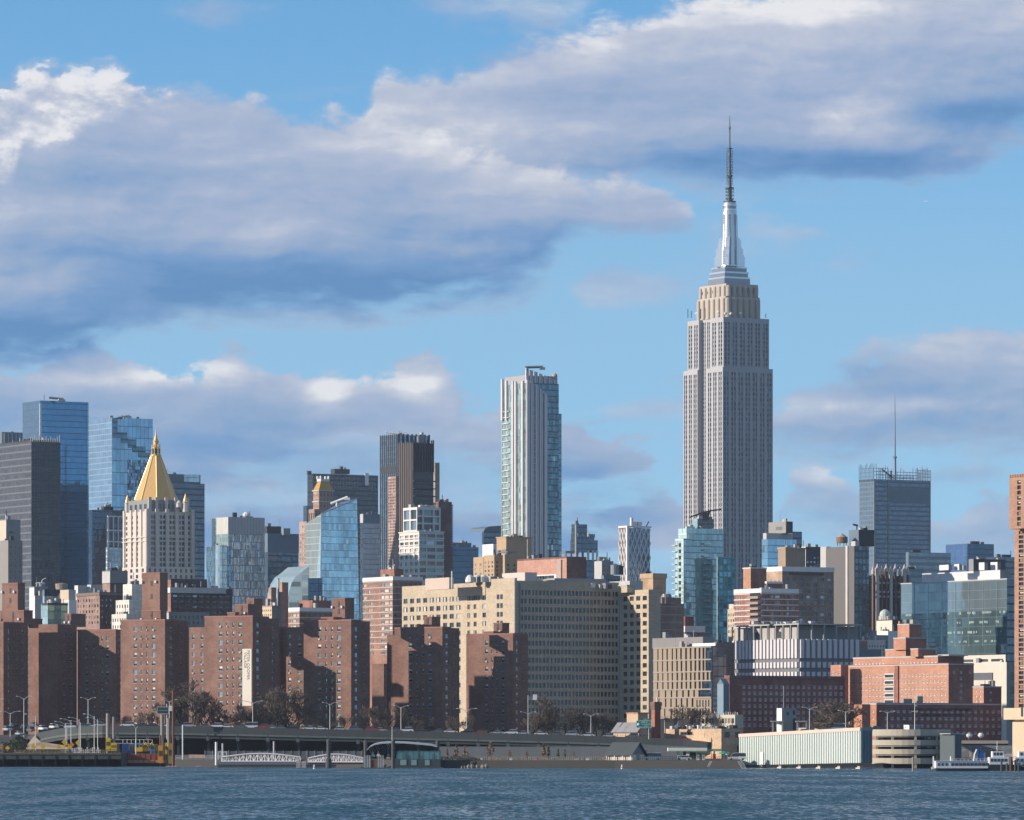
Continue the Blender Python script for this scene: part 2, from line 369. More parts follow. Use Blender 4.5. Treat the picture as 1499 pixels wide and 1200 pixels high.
class Bld:
    def __init__(s, name, label, cat, xc, yt, Y, th=TH, group=None, ground=GROUND):
        s.Y = Y; s.th = radians(th); s.X = X_(xc, Y); s.g = ground
        s.o = empty(name, (s.X, Y, ground), s.th, label, cat, group)
        s.wins = []; s.xc = xc; s.blocks = []; ALL.append(s)
    def local(s, P):
        dx, dy = P[0]-s.X, P[1]-s.Y; c, d = cos(s.th), sin(s.th)
        return (dx*c+dy*d, -dx*d+dy*c, P[2]-s.g)
    def len_r(s, P, x):       # length along the right-hand face from world point P to image column x
        t = (x-CX)/F; return (t*P[1]-P[0])/(cos(s.th)-t*sin(s.th))
    def len_l(s, P, x):
        t = (x-CX)/F; return (P[0]-t*P[1])/(sin(s.th)+t*cos(s.th))
    def blk(s, xl, xc, xr, yt, yb=None, dY=0.0, minr=None, minl=None):
        """Axis-aligned block in the building's frame, its near corner in column xc at depth Y+dY, its faces ending in columns xl and xr."""
        Yd = s.Y+dY; P = (X_(xc, Yd), Yd, Z_(yt, Yd))
        u, v, z1 = s.local(P)
        a = s.len_r(P, xr) if xr > xc+.01 else 0; b = s.len_l(P, xl) if xl < xc-.01 else 0
        a = max(a, minr or 0.5); b = max(b, minl or 0.5)
        z0 = 0.0 if yb is None else Z_(yb, Yd)-s.g
        return dict(u=u, v=v, a=a, b=b, z0=z0, z1=z1, Y=Yd)
    def zpx(s, k, y): return Z_(y, k['Y'])-s.g
    def walls(s, name, k, mat, R=None, Lf=None, matL=None, cap=None, parapet=0.0, parent=None, label=None):
        """One mesh: right and left walls with real openings and reveals, plain back walls, a roof. R, Lf: facade specs."""
        s.blocks.append((k, parapet)); b = MB(); u, v, a, bb, z0, z1 = k['u'], k['v'], k['a'], k['b'], k['z0'], k['z1']
        s.face(b, k, 'R', mat, R); s.face(b, k, 'L', matL or mat, Lf)
        b.poly([(u+a, v, z0), (u+a, v+bb, z0), (u+a, v+bb, z1), (u+a, v, z1)], mat)
        b.poly([(u+a, v+bb, z0), (u, v+bb, z0), (u, v+bb, z1), (u+a, v+bb, z1)], mat)
        b.poly([(u, v, z1), (u+a, v, z1), (u+a, v+bb, z1), (u, v+bb, z1)], cap or ROOFM)
        if z0 > .5: b.poly([(u, v, z0), (u, v+bb, z0), (u+a, v+bb, z0), (u+a, v, z0)], mat)
        if parapet:
            t = .35
            for x0, x1, y0, y1 in ((u, u+a, v, v+t), (u, u+a, v+bb-t, v+bb), (u, u+t, v+t, v+bb-t), (u+a-t, u+a, v+t, v+bb-t)): b.box(x0, x1, y0, y1, z1+.002, z1+parapet, mat, 'b')
        o = b.build(name, parent or s.o)
        if label: o['label'] = label
        return o
    def face(s, b, k, side, mat, spec):
        u, v, a, bb, z0, z1 = k['u'], k['v'], k['a'], k['b'], k['z0'], k['z1']
        W = a if side == 'R' else bb
        P = (lambda t, z, d=0.0: (u+t, v+d, z)) if side == 'R' else (lambda t, z, d=0.0: (u+d, v+bb-t, z))
        if not spec: b.poly([P(0, z0), P(W, z0), P(W, z1), P(0, z1)], mat); return
        rows = sorted(spec['rows'](W, z0, z1, k)); zc = z0; dep = spec.get('depth', .25); rz = 0.0 if side == 'R' else -pi/2
        st = spec['styles']
        for za, zb, cols in rows:
            za = max(za, zc+.01); zb = min(zb, z1-.01)
            if zb <= za: continue
            b.poly([P(0, zc), P(W, zc), P(W, za), P(0, za)], mat)
            t = 0.0
            for ta, tb in cols:
                ta = max(ta, t+.01); tb = min(tb, W-.01)
                if tb <= ta: continue
                b.poly([P(t, za), P(ta, za), P(ta, zb), P(t, zb)], mat); t = tb
                b.poly([P(ta, za), P(ta, za, dep), P(ta, zb, dep), P(ta, zb)], mat); b.poly([P(tb, za, dep), P(tb, za), P(tb, zb), P(tb, zb, dep)], mat)
                b.poly([P(ta, za), P(tb, za), P(tb, za, dep), P(ta, za, dep)], mat); b.poly([P(ta, zb, dep), P(tb, zb, dep), P(tb, zb), P(ta, zb)], mat)
                sty = random.choices(st, spec.get('w'))[0]
                p = P((ta+tb)/2, (za+zb)/2, dep-.02)
                s.wins.append(((tb-ta)*(zb-za)*(sin(s.th) if side == 'L' else cos(s.th)), p[2], p, rz, window_mesh(tb-ta, zb-za, sty)))
            b.poly([P(t, za), P(W, za), P(W, zb), P(t, zb)], mat); zc = zb
        b.poly([P(0, zc), P(W, zc), P(W, z1), P(0, z1)], mat)
    def slab(s, name, k, mat, e, z0, z1, inner=None):
        """A band, cornice or coping standing E metres proud all round block K between z0 and z1."""
        b = MB(); u, v, a, bb = k['u'], k['v'], k['a'], k['b']
        b.box(u-e, u+a+e, v-e, v+bb+e, z0, z1, mat); return b.build(name, s.o)
    def done(s, n=100):
        """The N windows that show largest become parts, the rest one part of kind stuff."""
        s.wins.sort(key=lambda t: (-round(t[0], 1), -t[1]))
        made = {}
        for A_, z, p, rz, wb in s.wins[:n]:
            if id(wb) not in made: made[id(wb)] = wb.mesh('window')
            link_mesh(made[id(wb)], 'window', s.o, p, rz)
        rest = s.wins[n:]
        if rest:
            b = MB()
            for A_, z, p, rz, wb in rest:
                k = len(b.v); c, d = cos(rz), sin(rz)
                b.v += [(x*c-y*d+p[0], x*d+y*c+p[1], zz_+p[2]) for x, y, zz_ in wb.v]
                b.f += [tuple(i+k for i in f) for f in wb.f]; b.mi += [b.mat(wb.mats[i]) for i in wb.mi]
            b.build('window', s.o, kind='stuff')
        return s.o
def grid(n, m, wf=.6, hf=.55, ml=.02, mr=.02, ztop=None, zbot=None, top=1.5, bot=0.0, cols=None, skip=None, pitch=None):
    """N columns x M storeys; WF, HF: share of the pitch that is window. ztop/zbot: image rows of the field's top and bottom. cols: (centre, width) shares instead of N."""
    def rows(W, z0, z1, k):
        g = k['g'] if 'g' in k else GROUND
        zt = z1-top if ztop is None else Z_(ztop, k['Y'])-g
        zb = z0+bot if zbot is None else Z_(zbot, k['Y'])-g
        zt = min(zt, z1-.2); zb = max(zb, z0+.2)
        p = (zt-zb)/m; out_ = []
        for j in range(m):
            cs = []
            if cols: cl = [(W*(c-w_/2), W*(c+w_/2)) for c, w_ in cols]
            else:
                q = W*(1-ml-mr)/n; cl = [(W*ml+q*(i+.5-wf/2), W*ml+q*(i+.5+wf/2)) for i in range(n)]
            cl = [c for i, c in enumerate(cl) if not (skip and skip(i, m-1-j))]
            za = zb+p*(j+.5-hf/2)
            out_.append((za, za+p*hf, cl))
        return out_
    return rows
def fac(rows, styles, w=None, depth=.25): return dict(rows=rows, styles=styles, w=w, depth=depth)
def pen(B, xl, xc, xr, yt, yb, mat, dY=6.0, name='bulkhead', **kw):
    k = B.blk(xl, xc, xr, yt, yb, dY, **kw); o = B.walls(name, k, mat); return k
# ================================================================== the setting: water, land
def make_water():
    b = MB(); m, n, bs = new_mat('water'); g = n.n.new('ShaderNodeNewGeometry'); co = g.outputs['Position']
    a1 = n.noise(n.vm('MULTIPLY', co, (1.0, 0.11, 1.0)), 1.0, 5.0, 0.62)
    a2 = n.noise(n.vm('MULTIPLY', co, (0.07, 0.012, 1.0)), 1.0, 4.0, 0.6)
    a3 = n.noise(n.vm('MULTIPLY', co, (2.6, 0.35, 1.0)), 1.0, 4.0, 0.65)
    wave = total_n(n, [n.m('MULTIPLY', a1, 1.0), n.m('MULTIPLY', a3, 0.55), n.m('MULTIPLY', a2, 0.6)])
    tx = n.noise(n.vm('ADD', n.vm('MULTIPLY', co, (0.5, 0.07, 1.0)), (31.0, 7.0, 0.0)), 1.0, 5.0, 0.65)
    # slopes: mostly along the line of sight, the water is choppy
    ny = n.m('MULTIPLY', n.m('SUBTRACT', wave, 1.02), 1.6)
    nx = n.m('MULTIPLY', n.m('SUBTRACT', tx, 0.5), 0.9)
    n.l.new(n.vm('NORMALIZE', n.vec(nx, n.m('ADD', ny, -0.34), 1.0)), bs.inputs['Normal'])
    col = n.mix(n.sm(a2, 0.40, 0.62), (0.026, 0.088, 0.125, 1), (0.038, 0.080, 0.096, 1))
    n.l.new(col, bs.inputs['Base Color'])
    bs.inputs['Roughness'].default_value = 0.12; bs.inputs['IOR'].default_value = 1.33; bs.inputs['Specular IOR Level'].default_value = 0.5
    b.poly([(-9000, -6000, 0), (9000, -6000, 0), (9000, 1800, 0), (-9000, 1800, 0)], m)
    b.build('water', kind='structure')
make_water()
b = MB(); asph = plain('asphalt_ground', (0.07, 0.068, 0.066), 0.9, scale=0.05)
SEA = [(-9000, 1655), (X_(177, 1655), 1655), (X_(177, 1712), 1712), (X_(256, 1712), 1712), (X_(256, 1640), 1640), (X_(560, 1590), 1590), (X_(640, 1562), 1562), (X_(900, 1546), 1546), (X_(1086, 1530), 1530), (X_(1086, 1612), 1612), (9000, 1600)]
b.prism(SEA+[(9000, 30000), (-9000, 30000)], -3.0, GROUND, asph)
b.build('ground', kind='structure')
# ================================================================== far skyline
GL_BLUE = glass('glass_deep_blue', (0.09, 0.27, 0.45), 0.8, 1.5, 4.0, .08, .10, (0.012, 0.06, 0.13), var=.18, tilt=.006)
GL_SKY = glass('glass_sky', (0.34, 0.52, 0.62), 0.8, 1.6, 4.0, .07, .08, (0.05, 0.11, 0.16), var=.22, tilt=.01, stain=.25)
GL_NAVY = glass('glass_navy', (0.06, 0.11, 0.17), 0.8, 1.6, 4.0, .08, .1, (0.01, 0.025, 0.045), var=.25, tilt=.02)
GL_SLATE = glass('glass_slate', (0.11, 0.15, 0.19), 0.7, 1.5, 3.9, .12, .24, (0.035, 0.045, 0.06), var=.3)
GL_DARK = glass('glass_charcoal', (0.075, 0.085, 0.105), 0.6, 1.4, 3.8, .16, .2, (0.02, 0.022, 0.028), var=.5, tilt=.03)
GL_TEAL = glass('glass_teal', (0.40, 0.53, 0.55), 0.42, 1.5, 3.1, .1, .14, (0.20, 0.31, 0.32), var=.45, tilt=.02)
GL_PALE = glass('glass_pale', (0.50, 0.62, 0.64), 0.55, 1.4, 3.6, .1, .1, (0.22, 0.32, 0.34), var=.3, tilt=.02)
GL_SPECK = glass('glass_speckled', (0.45, 0.48, 0.52), 0.45, .8, 4.6, .1, .08, (0.16, 0.17, 0.19), var=.95, tilt=.05)
GL_FIN = glass('glass_between_fins', (0.13, 0.22, 0.27), 0.65, 1.4, 3.4, .1, .16, (0.05, 0.07, 0.09), var=.6, tilt=.05, lit=.03)
GREYC = plain('panel_grey', (0.26, 0.27, 0.28), 0.7, streak=.1); PALEC = plain('panel_pale', (0.47, 0.47, 0.46), 0.7, streak=.1)
DARKC = plain('panel_dark', (0.045, 0.05, 0.06), 0.6); BLUEC = plain('panel_blue_grey', (0.13, 0.19, 0.24), 0.6, streak=.1)
S_DARK = ('pane_dark', None, 0, 0, (), None); S_GREY = ('pane_grey', None, 0, 0, (), None); S_SKY = ('pane_sky', None, 0, 0, (), None)
S_BLIND = ('pane_blind', 'frame_grey', .12, 1, (), None); S_GREEN = ('pane_green', None, 0, 0, (), None); S_TAN = ('pane_tan', None, 0, 0, (), None)

def roof_crane(x0, x1, y0, y1, Y, label, yb, mat=STEEL, base=None):
    """A window-washing crane on a roof: mast, boom, counterweight."""
    o = empty('roof_crane', at((base or (x0+x1)/2), yb, Y), 0, label, 'crane'); q = o.location
    r = lambda x, y: at(x, y, Y)-q
    b = MB(); b.tube(r(base or (x0+x1)/2, yb), r(base or (x0+x1)/2, (y0+y1)/2), .7, mat); b.build('mast', o)
    b = MB(); b.tube(r(x0, y0), r(x1, y1), .75, mat, n=4); b.build('boom', o)
    c = r(x1, y1); b = MB(); b.box(c.x-2, c.x+1.2, c.y-1.2, c.y+1.2, c.z-1.6, c.z-.3, mat); b.build('counterweight', o)
    return o
def fins(B, k, side, xs, z0, z1, mat, out=.6, wd=.5, name='fin'):
    """Vertical fins standing proud of a face, at shares XS of its length; each its own part."""
    W = k['a'] if side == 'R' else k['b']
    for i, t in enumerate(xs):
        s_ = W*t; b = MB(); za = z0[i] if isinstance(z0, list) else z0; zb = z1[i] if isinstance(z1, list) else z1
        if side == 'R': b.box(k['u']+s_-wd/2, k['u']+s_+wd/2, k['v']-out, k['v']-.01, za, zb, mat)
        else: y = k['v']+k['b']-s_; b.box(k['u']-out, k['u']-.01, y-wd/2, y+wd/2, za, zb, mat)
        b.build(name, B.o)
def bands(B, k, zs, h, mat, e=.12, name='floor_band'):
    """Horizontal bands as one pattern part."""
    b = MB()
    for z in zs:
        b.box(k['u']-e, k['u']+k['a']+e, k['v']-e, k['v']-.005, z, z+h, mat); b.box(k['u']-e, k['u']-.005, k['v'], k['v']+k['b']+e, z, z+h, mat)
    return b.build(name+'_trim', B.o)

# --- dark gridded office tower at the edge
B = Bld('office_tower', 'dark gridded office tower, its sunny side striped, beside the deep blue tower', 'skyscraper', 46, 646, 2800)
k = B.blk(-60, 46, 88.5, 646)
g1 = glass('glass_grid_lit', (0.11, 0.11, 0.12), 0.35, 1.6, 3.7, .22, .2, (0.06, 0.06, 0.066), var=.5, span=(0.20, 0.20, 0.21), spanh=.42, tilt=.03)
g2 = glass('glass_grid_shade', (0.045, 0.05, 0.06), 0.5, 1.6, 3.7, .22, .2, (0.05, 0.05, 0.058), var=.45, tilt=.03, stain=.5)
B.walls('wall', k, g2, matL=g1)  # lit and shaded copies of one grid, light put into the colour
k2 = B.blk(0, 47.5, 86, 643.5, 646, 5); B.walls('parapet', k2, DARKC)
b = MB(); 
for i in range(14): t = i/13*k['a']; b.tube((k['u']+t, k['v']+1, k['z1']), (k['u']+t, k['v']+1, k['z1']+2+2.5*random.random()), .22, PALEC)
b.build('antenna', B.o, kind='stuff')
# --- tower with louvred top
B = Bld('louvred_tower', 'grey blue tower with louvred crown behind the dark gridded office tower', 'skyscraper', 3, 633, 3900)
k = B.blk(-30, 3, 60, 632); B.walls('wall', k, BLUEC); fins(B, k, 'R', [.05+.1*i for i in range(9)], B.zpx(k, 665), B.zpx(k, 633), PALEC, .8, .5, 'louvre')
# --- deep blue tower
B = Bld('glass_tower', 'tall deep blue smooth glass tower with a bright corner edge', 'skyscraper', 59, 586, 3500)
k = B.blk(33, 59, 128.5, 586); gl = glass('glass_blue_grey', (0.20, 0.30, 0.40), 0.7, 1.5, 4.0, .08, .1, (0.05, 0.1, 0.15), var=.15)
B.walls('glazing', k, GL_BLUE, matL=gl)
b = MB(); b.box(k['u']-.6, k['u']+.9, k['v']-.6, k['v']-.01, 0, k['z1']-2, plain('corner_bright', (0.6, 0.72, 0.76), 0.3)); b.build('corner_strip', B.o)
b = MB(); b.box(k['u']+k['a']-.5, k['u']+k['a']+.5, k['v']-.5, k['v']-.01, 0, k['z1'], GL_SKY); b.build('edge_strip', B.o)
b = MB(); b.box(k['u']+k['a']*.52, k['u']+k['a']*.55, k['v']-.15, k['v']-.01, 20, k['z1']-30, GL_NAVY); b.build('seam', B.o)
roof_crane(72, 93, 581.8, 584.0, 3500, 'window washing crane lying on the deep blue glass tower', 586, base=86)
# --- reflective tower with stepped notch
B = Bld('reflective_tower', 'reflective blue glass tower with dark stepped terraces down one side', 'skyscraper', 164, 611, 3650)
k = B.blk(129.5, 164, 223.5, 611); gl = glass('glass_reflect_left', (0.42, 0.56, 0.66), 0.8, 3.0, 4.0, .03, .12, (0.25, 0.36, 0.45), var=.12, stain=.3)
gr = glass('glass_reflect_right', (0.26, 0.43, 0.56), 0.85, 3.2, 8.2, .05, .05, (0.03, 0.10, 0.16), var=.18, tilt=.02, stain=.5)
B.walls('glazing', k, gr, matL=gl)
dk = glass('glass_notch', (0.10, 0.22, 0.28), 0.7, 1.6, 4, .1, .2, (0.02, 0.05, 0.07), var=.4)
for xa, xb, ya, yb in ((164.3, 172, 612, 632), (164.3, 186, 632, 639.5), (177, 187, 639.6, 648), (187, 199, 642, 655), (194, 213, 652, 661), (202, 219, 661.2, 668)):
    P = (X_(164, 3650), 3650, 0); ua, ub = B.len_r(P, xa), B.len_r(P, xb); b = MB()
    b.box(k['u']+ua, k['u']+ub, k['v']-.25, k['v']-.01, B.zpx(k, yb), B.zpx(k, ya), dk); b.build('terrace', B.o)
gs = glass('glass_speckle_blue', (0.24, 0.38, 0.48), 0.7, 1.2, 2.4, .1, .1, (0.03, 0.06, 0.09), var=1.5, tilt=.12)
b = MB(); b.box(k['u']+k['a']*.38, k['u']+k['a']*.985, k['v']-.2, k['v']-.01, 30, B.zpx(k, 672), gs); b.build('lower_glazing', B.o)
roof_crane(172, 190, 611.5, 608.5, 3650, 'window washing crane raised on the reflective stepped tower', 612.5, base=181)
# --- dark navy block, white framed tower, dark tower behind the gilded pyramid
B = Bld('navy_tower', 'low navy glass tower in the gap between deep blue tower and white framed tower', 'skyscraper', 135, 744, 3450)
k = B.blk(130, 135, 186, 746); B.walls('glazing', k, GL_NAVY); pen(B, 148, 152, 166, 741, 747, DARKC)
B = Bld('framed_tower', 'slim tower with open white frames on top and white floor bands', 'apartment tower', 157, 755, 3250)
k = B.blk(155, 157, 178, 801); gt = glass('glass_band_pale', (0.34, 0.48, 0.55), 0.5, 1.1, 3.6, .1, .3, (0.6, 0.62, 0.62), var=.4)
B.walls('wall', k, gt)
k2 = B.blk(156, 158, 178, 755, 801, 3); B.walls('glazing', k2, GL_SLATE)
for yy in (754.5, 775, 791.5): b = MB(); b.box(k2['u']-.5, k2['u']+k2['a']+.5, k2['v']-.6, k2['v']-.02, B.zpx(k2, yy+2), B.zpx(k2, yy), WHITE); b.build('frame', B.o)
for t in (0.0, .36, .72): b = MB(); b.box(k2['u']+k2['a']*t-.4, k2['u']+k2['a']*t+.4, k2['v']-.7, k2['v']-.62, B.zpx(k2, 801), B.zpx(k2, 755), WHITE); b.build('frame', B.o)
B = Bld('slate_tower', 'dark slate grey tower behind the gold pyramid roof', 'skyscraper', 228, 693, 3450)
k = B.blk(215, 228, 299.5, 706); B.walls('glazing', k, GL_SLATE); k2 = B.blk(217, 229, 293.5, 693, 706, 4); B.walls('crown', k2, BLUEC)
b = MB(); b.box(k2['u']+k2['a']*.62, k2['u']+k2['a']*.97, k2['v']-.3, k2['v']-.01, k2['z0']+1, k2['z0']+6, GL_PALE); b.build('screen', B.o)

# --- gilded pyramid tower
STONE = plain('limestone', (0.60, 0.54, 0.49), 0.85, streak=.22, var=.1); GOLD = plain('gilded_tile', (0.74, 0.45, 0.17), 0.42, .35, var=.1, scale=.5)
GOLDL = plain('gilded_rib', (0.88, 0.62, 0.30), 0.3, .6, var=.1)
B = Bld('pyramid_tower', 'cream stone tower with gilded octagonal pyramid roof and lantern', 'skyscraper', 215, 746, 3063)
Sw = [('pane_grey', None, 0, 0, (), None), S_DARK]
k = B.blk(181.5, 215, 283.5, 748)
B.walls('wall', k, STONE, R=fac(grid(0, 19, hf=.66, ztop=752, zbot=900, cols=[(.11, .028), (.155, .028), (.30, .05), (.37, .05), (.50, .05), (.57, .05), (.70, .05), (.77, .05), (.90, .04)]), Sw, depth=.5),
        Lf=fac(grid(0, 19, hf=.6, ztop=752, zbot=900, cols=[(.12, .06), (.34, .10), (.56, .10), (.76, .06)]), Sw, depth=.4))
kb = B.blk(179, 214, 285.5, 829, None, -4); B.walls('lower_wall', kb, STONE, R=fac(grid(9, 8, .4, .6, ztop=830, zbot=900), Sw), Lf=fac(grid(4, 8, .4, .6, ztop=830, zbot=900), Sw))
for t in (.02, .21, .43, .635, .83, .97):     # pilasters
    b = MB(); x = k['u']+k['a']*t; b.box(x-1.1, x+1.1, k['v']-.9, k['v']-.01, 0, k['z1']+1.5, STONE); b.build('pilaster', B.o)
for t in (.02, .23, .45, .67, .97):
    b = MB(); y = k['v']+k['b']*t; b.box(k['u']-.8, k['u']-.01, y-1.0, y+1.0, 0, k['z1']+1.2, STONE); b.build('pilaster', B.o)
for yy in (785, 791, 830): b = MB(); e = 1.0; b.box(k['u']-e, k['u']+k['a']+e, k['v']-e, k['v']+k['b']+e, B.zpx(k, yy+1.2), B.zpx(k, yy), STONE); b.build('cornice', B.o)
k2 = B.blk(188, 217, 276, 731, 748, 6); B.walls('attic', k2, plain('attic_stone', (0.25, 0.26, 0.26), .8), R=fac(grid(9, 1, .5, .6), [S_GREY, S_GREEN]), Lf=fac(grid(4, 1, .5, .6), [S_GREY]))
for t in (.03, .2, .44, .68, .97): b = MB(); x = k2['u']+k2['a']*t; b.box(x-1, x+1, k2['v']-.8, k2['v']-.02, k2['z0'], k2['z1']+1.5, STONE); b.build('pier', B.o)
cxl, cyl = k2['u']+k2['a']/2, k2['v']+k2['b']/2
zb_, zt_ = B.zpx(k2, 730), B.zpx(k2, 664)
px = 3090/F
Pc = Vector(B.local((X_(228.3, 3095), 3095, 0))); cxl, cyl = Pc.x, Pc.y
ph = radians(22.5)-radians(2)
b = MB(); b.lathe((cxl, cyl, 0), [(31.5*px, zb_-2), (31.5*px, zb_), (7.2*px, zt_)], GOLD, 8, ph); b.build('pyramid_roof', B.o)
b = MB()
for i in range(8):
    a_ = 2*pi*i/8+ph; b.tube((cxl+31.7*px*cos(a_), cyl+31.7*px*sin(a_), zb_), (cxl+7.3*px*cos(a_), cyl+7.3*px*sin(a_), zt_), .3, GOLDL, n=5)
b.build('roof_rib', B.o, kind='stuff')
b = MB(); h_ = zt_
b.lathe((cxl, cyl, h_), [(7.6*px, 0), (7.6*px, .9), (5.0*px, 1.0), (5.0*px, 4.6), (6.2*px, 4.7), (6.2*px, 5.3), (3.7*px, 5.5), (3.7*px, 8.6), (4.6*px, 8.7), (4.6*px, 9.2), (3.1*px, 9.5), (1.0*px, 13.2), (.4*px, 15.6), (.05*px, 17.4)], GOLD, 12)
b.build('lantern', B.o)
for i in range(8):
    a_ = 2*pi*i/8; b = MB(); b.tube((cxl+6.3*px*cos(a_), cyl+6.3*px*sin(a_), h_+.5), (cxl+6.0*px*cos(a_), cyl+6.0*px*sin(a_), h_+6.0), .45, GOLDL, .35); b.tube((cxl+6*px*cos(a_), cyl+6*px*sin(a_), h_+6.0), (cxl+6*px*cos(a_), cyl+6*px*sin(a_), h_+7.4), .35, GOLDL, .05)
    b.build('lantern_column', B.o)
    b = MB(); a_ += pi/8; b.box(cxl+5.05*px*cos(a_)-.5, cxl+5.05*px*cos(a_)+.5, cyl+5.05*px*sin(a_)-.5, cyl+5.05*px*sin(a_)+.5, h_+1.6, h_+4.2, DARKM); b.build('lantern_opening', B.o)
for xx, yb_, yt_, gold in ((271.5, 747, 720, 1), (209, 748, 727, 1), (193, 749, 728, 0), (186.5, 749, 722, 1), (200, 748, 731, 0), (262, 740, 729, 0)):
    Yd = 3063+ (8 if xx > 215 else 30); Pq = B.local(at(xx, yb_, Yd)); hh = (yb_-yt_)*Yd/F
    b = MB(); b.lathe((Pq[0], Pq[1], Pq[2]-1), [(1.7, 0), (1.7, hh*.5), (2.0, hh*.55), (1.3, hh*.62)], STONE, 8)
    b.lathe((Pq[0], Pq[1], Pq[2]-1), [(1.5, hh*.62), (.1, hh)], GOLD if gold else STONE, 8); b.build('turret', B.o)
B.done(100)

# --- speckled silver tower and neighbours
B = Bld('speckled_tower', 'silver tower speckled with black and white panes under a plain grey crown', 'skyscraper', 334, 756, 3050)
k = B.blk(312, 334, 387.5, 781); B.walls('glazing', k, GL_SPECK, matL=GL_TEAL)
k2 = B.blk(312, 334, 387.5, 756.5, 781); B.walls('crown', k2, PALEC, matL=plain('crown_panel', (.52, .52, .5), .5, streak=.2))
b = MB(); b.box(k['u']-.6, k['u']-.02, k['v']+k['b']*.8, k['v']+k['b']+.6, 0, k2['z1']-.2, GL_SKY); b.build('edge_glazing', B.o)
b = MB()
for i in range(12): t = (i+.3)/12*k2['a']; b.box(k2['u']+t, k2['u']+t+.12, k2['v']-.08, k2['v']-.01, k2['z0']+.5, k2['z1']-.3, GREYC)
b.build('panel_joint_trim', B.o); pen(B, 340, 341.5, 347, 750, 757, DARKC, 10)
b = MB(); q = B.local(at(361, 757, 3070)); b.lathe(q, [(1, 0), (2.2, .8), (2.4, 2), (1.2, 3)], WHITE, 10); b.build('satellite_dish', B.o)
B = Bld('blue_annex', 'blue glass tower base with a rounded bay at the foot of the speckled tower', 'skyscraper', 324, 799, 2990)
k = B.blk(302, 324, 338, 799); gq = glass('glass_annex', (0.20, 0.32, 0.40), 0.7, 1.0, 3.0, .16, .1, (0.05, 0.08, 0.11), var=.9, tilt=.08)
B.walls('glazing', k, gq, matL=gq); b = MB(); b.lathe((k['u'], k['v'], 0), [(3.4, 0), (3.4, k['z1']+.5)], GL_PALE, 16); b.build('rounded_bay', B.o)
B = Bld('dark_block_tower', 'dark slate block with rooftop plant box next to the speckled tower', 'office building', 392, 770, 3300)
k = B.blk(380, 392, 437, 783); B.walls('glazing', k, GL_SLATE, matL=GL_SLATE); pen(B, 386, 391, 411.5, 770, 783, DARKC, 2, 'plant_box'); pen(B, 413, 415, 425, 773, 783, GREYC, 2, 'cooling_tower')
bands(B, k, [B.zpx(k, 808)], 12, BLUEC, .15)

# --- tower numbered one
B = Bld('broad_tower', 'broad black office tower with a pale numeral 1 near its top', 'skyscraper', 458, 693, 4300)
k = B.blk(450, 458, 553.5, 693); gd = glass('glass_blackish', (0.055, 0.075, 0.10), 0.7, 1.8, 4.0, .2, .3, (0.018, 0.024, 0.032), var=.5)
B.walls('glazing', k, gd, matL=gd); pen(B, 484, 490, 512, 686, 693, DARKC, 6, 'plant_box'); pen(B, 449, 451, 456, 689, 694, DARKC, 2, 'roof_frame')
k2 = B.blk(444, 449, 470, 740, None, -10); B.walls('lower_wing', k2, GL_SLATE)
b = MB()
for j in range(3):
    for i in range(22):
        if .73 < i/21 < .88: continue
        b.box(k['u']+k['a']*(.02+.96*i/22), k['u']+k['a']*(.02+.96*i/22)+1.2, k['v']-.1, k['v']-.01, k['z1']-4-3.6*j, k['z1']-2.2-3.6*j, GREYC)
b.build('louvre_trim', B.o, kind='stuff')
def text(body, size, mat, name, parent, loc, rot, ext=.03, align='CENTER', sx=1.0, off=0.0):
    cu_ = bpy.data.curves.new(name, 'FONT'); cu_.body = body; cu_.size = size; cu_.extrude = ext; cu_.align_x = align; cu_.align_y = 'CENTER'
    cu_.materials.append(mat); cu_.offset = off; t0 = bpy.data.objects.new(name, cu_); C.objects.link(t0); me = bpy.data.meshes.new_from_object(t0); C.objects.unlink(t0); bpy.data.objects.remove(t0)
    o = bpy.data.objects.new(name, me); C.objects.link(o); o.parent = parent; o.location = loc; o.rotation_euler = rot; o.scale = (sx, 1, 1); return o
P = (X_(458, 4300), 4300, 0); uu = B.len_r(P, 536.5)
t_ = text('1', 13.5, plain('sign_pale', (.82, .78, .78), .6), 'numeral', B.o, (k['u']+uu, k['v']-.35, B.zpx(k, 700)), (pi/2, 0, 0), .3, sx=1.45, off=.55)
B = Bld('blue_grey_tower', 'blue grey glass tower with a pale upper band beside the black finned tower', 'skyscraper', 531.5, 752, 3800)
k = B.blk(527, 531.5, 560, 765); B.walls('glazing', k, glass('glass_haze', (0.24, 0.33, 0.44), .6, 1.6, 3.8, .08, .12, (.1, .15, .2), var=.3), matL=GL_SLATE); k2 = B.blk(527, 531.5, 560, 752, 765); B.walls('crown', k2, BLUEC, matL=PALEC)
# --- gold capped brick tower
PINKB = brick('brick_pink_pale', (0.38, 0.26, 0.215), var=.1)
B = Bld('gold_capped_tower', 'pale brick tower with stepped arcade and golden hipped cap', 'apartment tower', 464, 740, 3350)
k = B.blk(438, 449, 500, 763); B.walls('wall', k, PINKB, Lf=fac(grid(3, 14, .55, .5, top=2, zbot=850), [S_BLIND, S_TAN]), R=fac(grid(6, 14, .5, .5, top=2, zbot=850), [S_GREY]))
k = B.blk(452, 460, 487, 745, 765, 8); B.walls('arcade', k, PINKB, R=fac(grid(5, 1, .5, .75), [S_DARK]), Lf=fac(grid(3, 1, .5, .75), [S_DARK]))
k = B.blk(458.5, 467, 488, 717, 745, 14); B.walls('upper_stage', k, PINKB, R=fac(grid(4, 3, .35, .45), [S_GREY]), Lf=fac(grid(3, 3, .35, .5), [S_TAN]))
for yy in (717, 733): B.slab('cornice', k, STONE, .6, B.zpx(k, yy+1.5), B.zpx(k, yy))
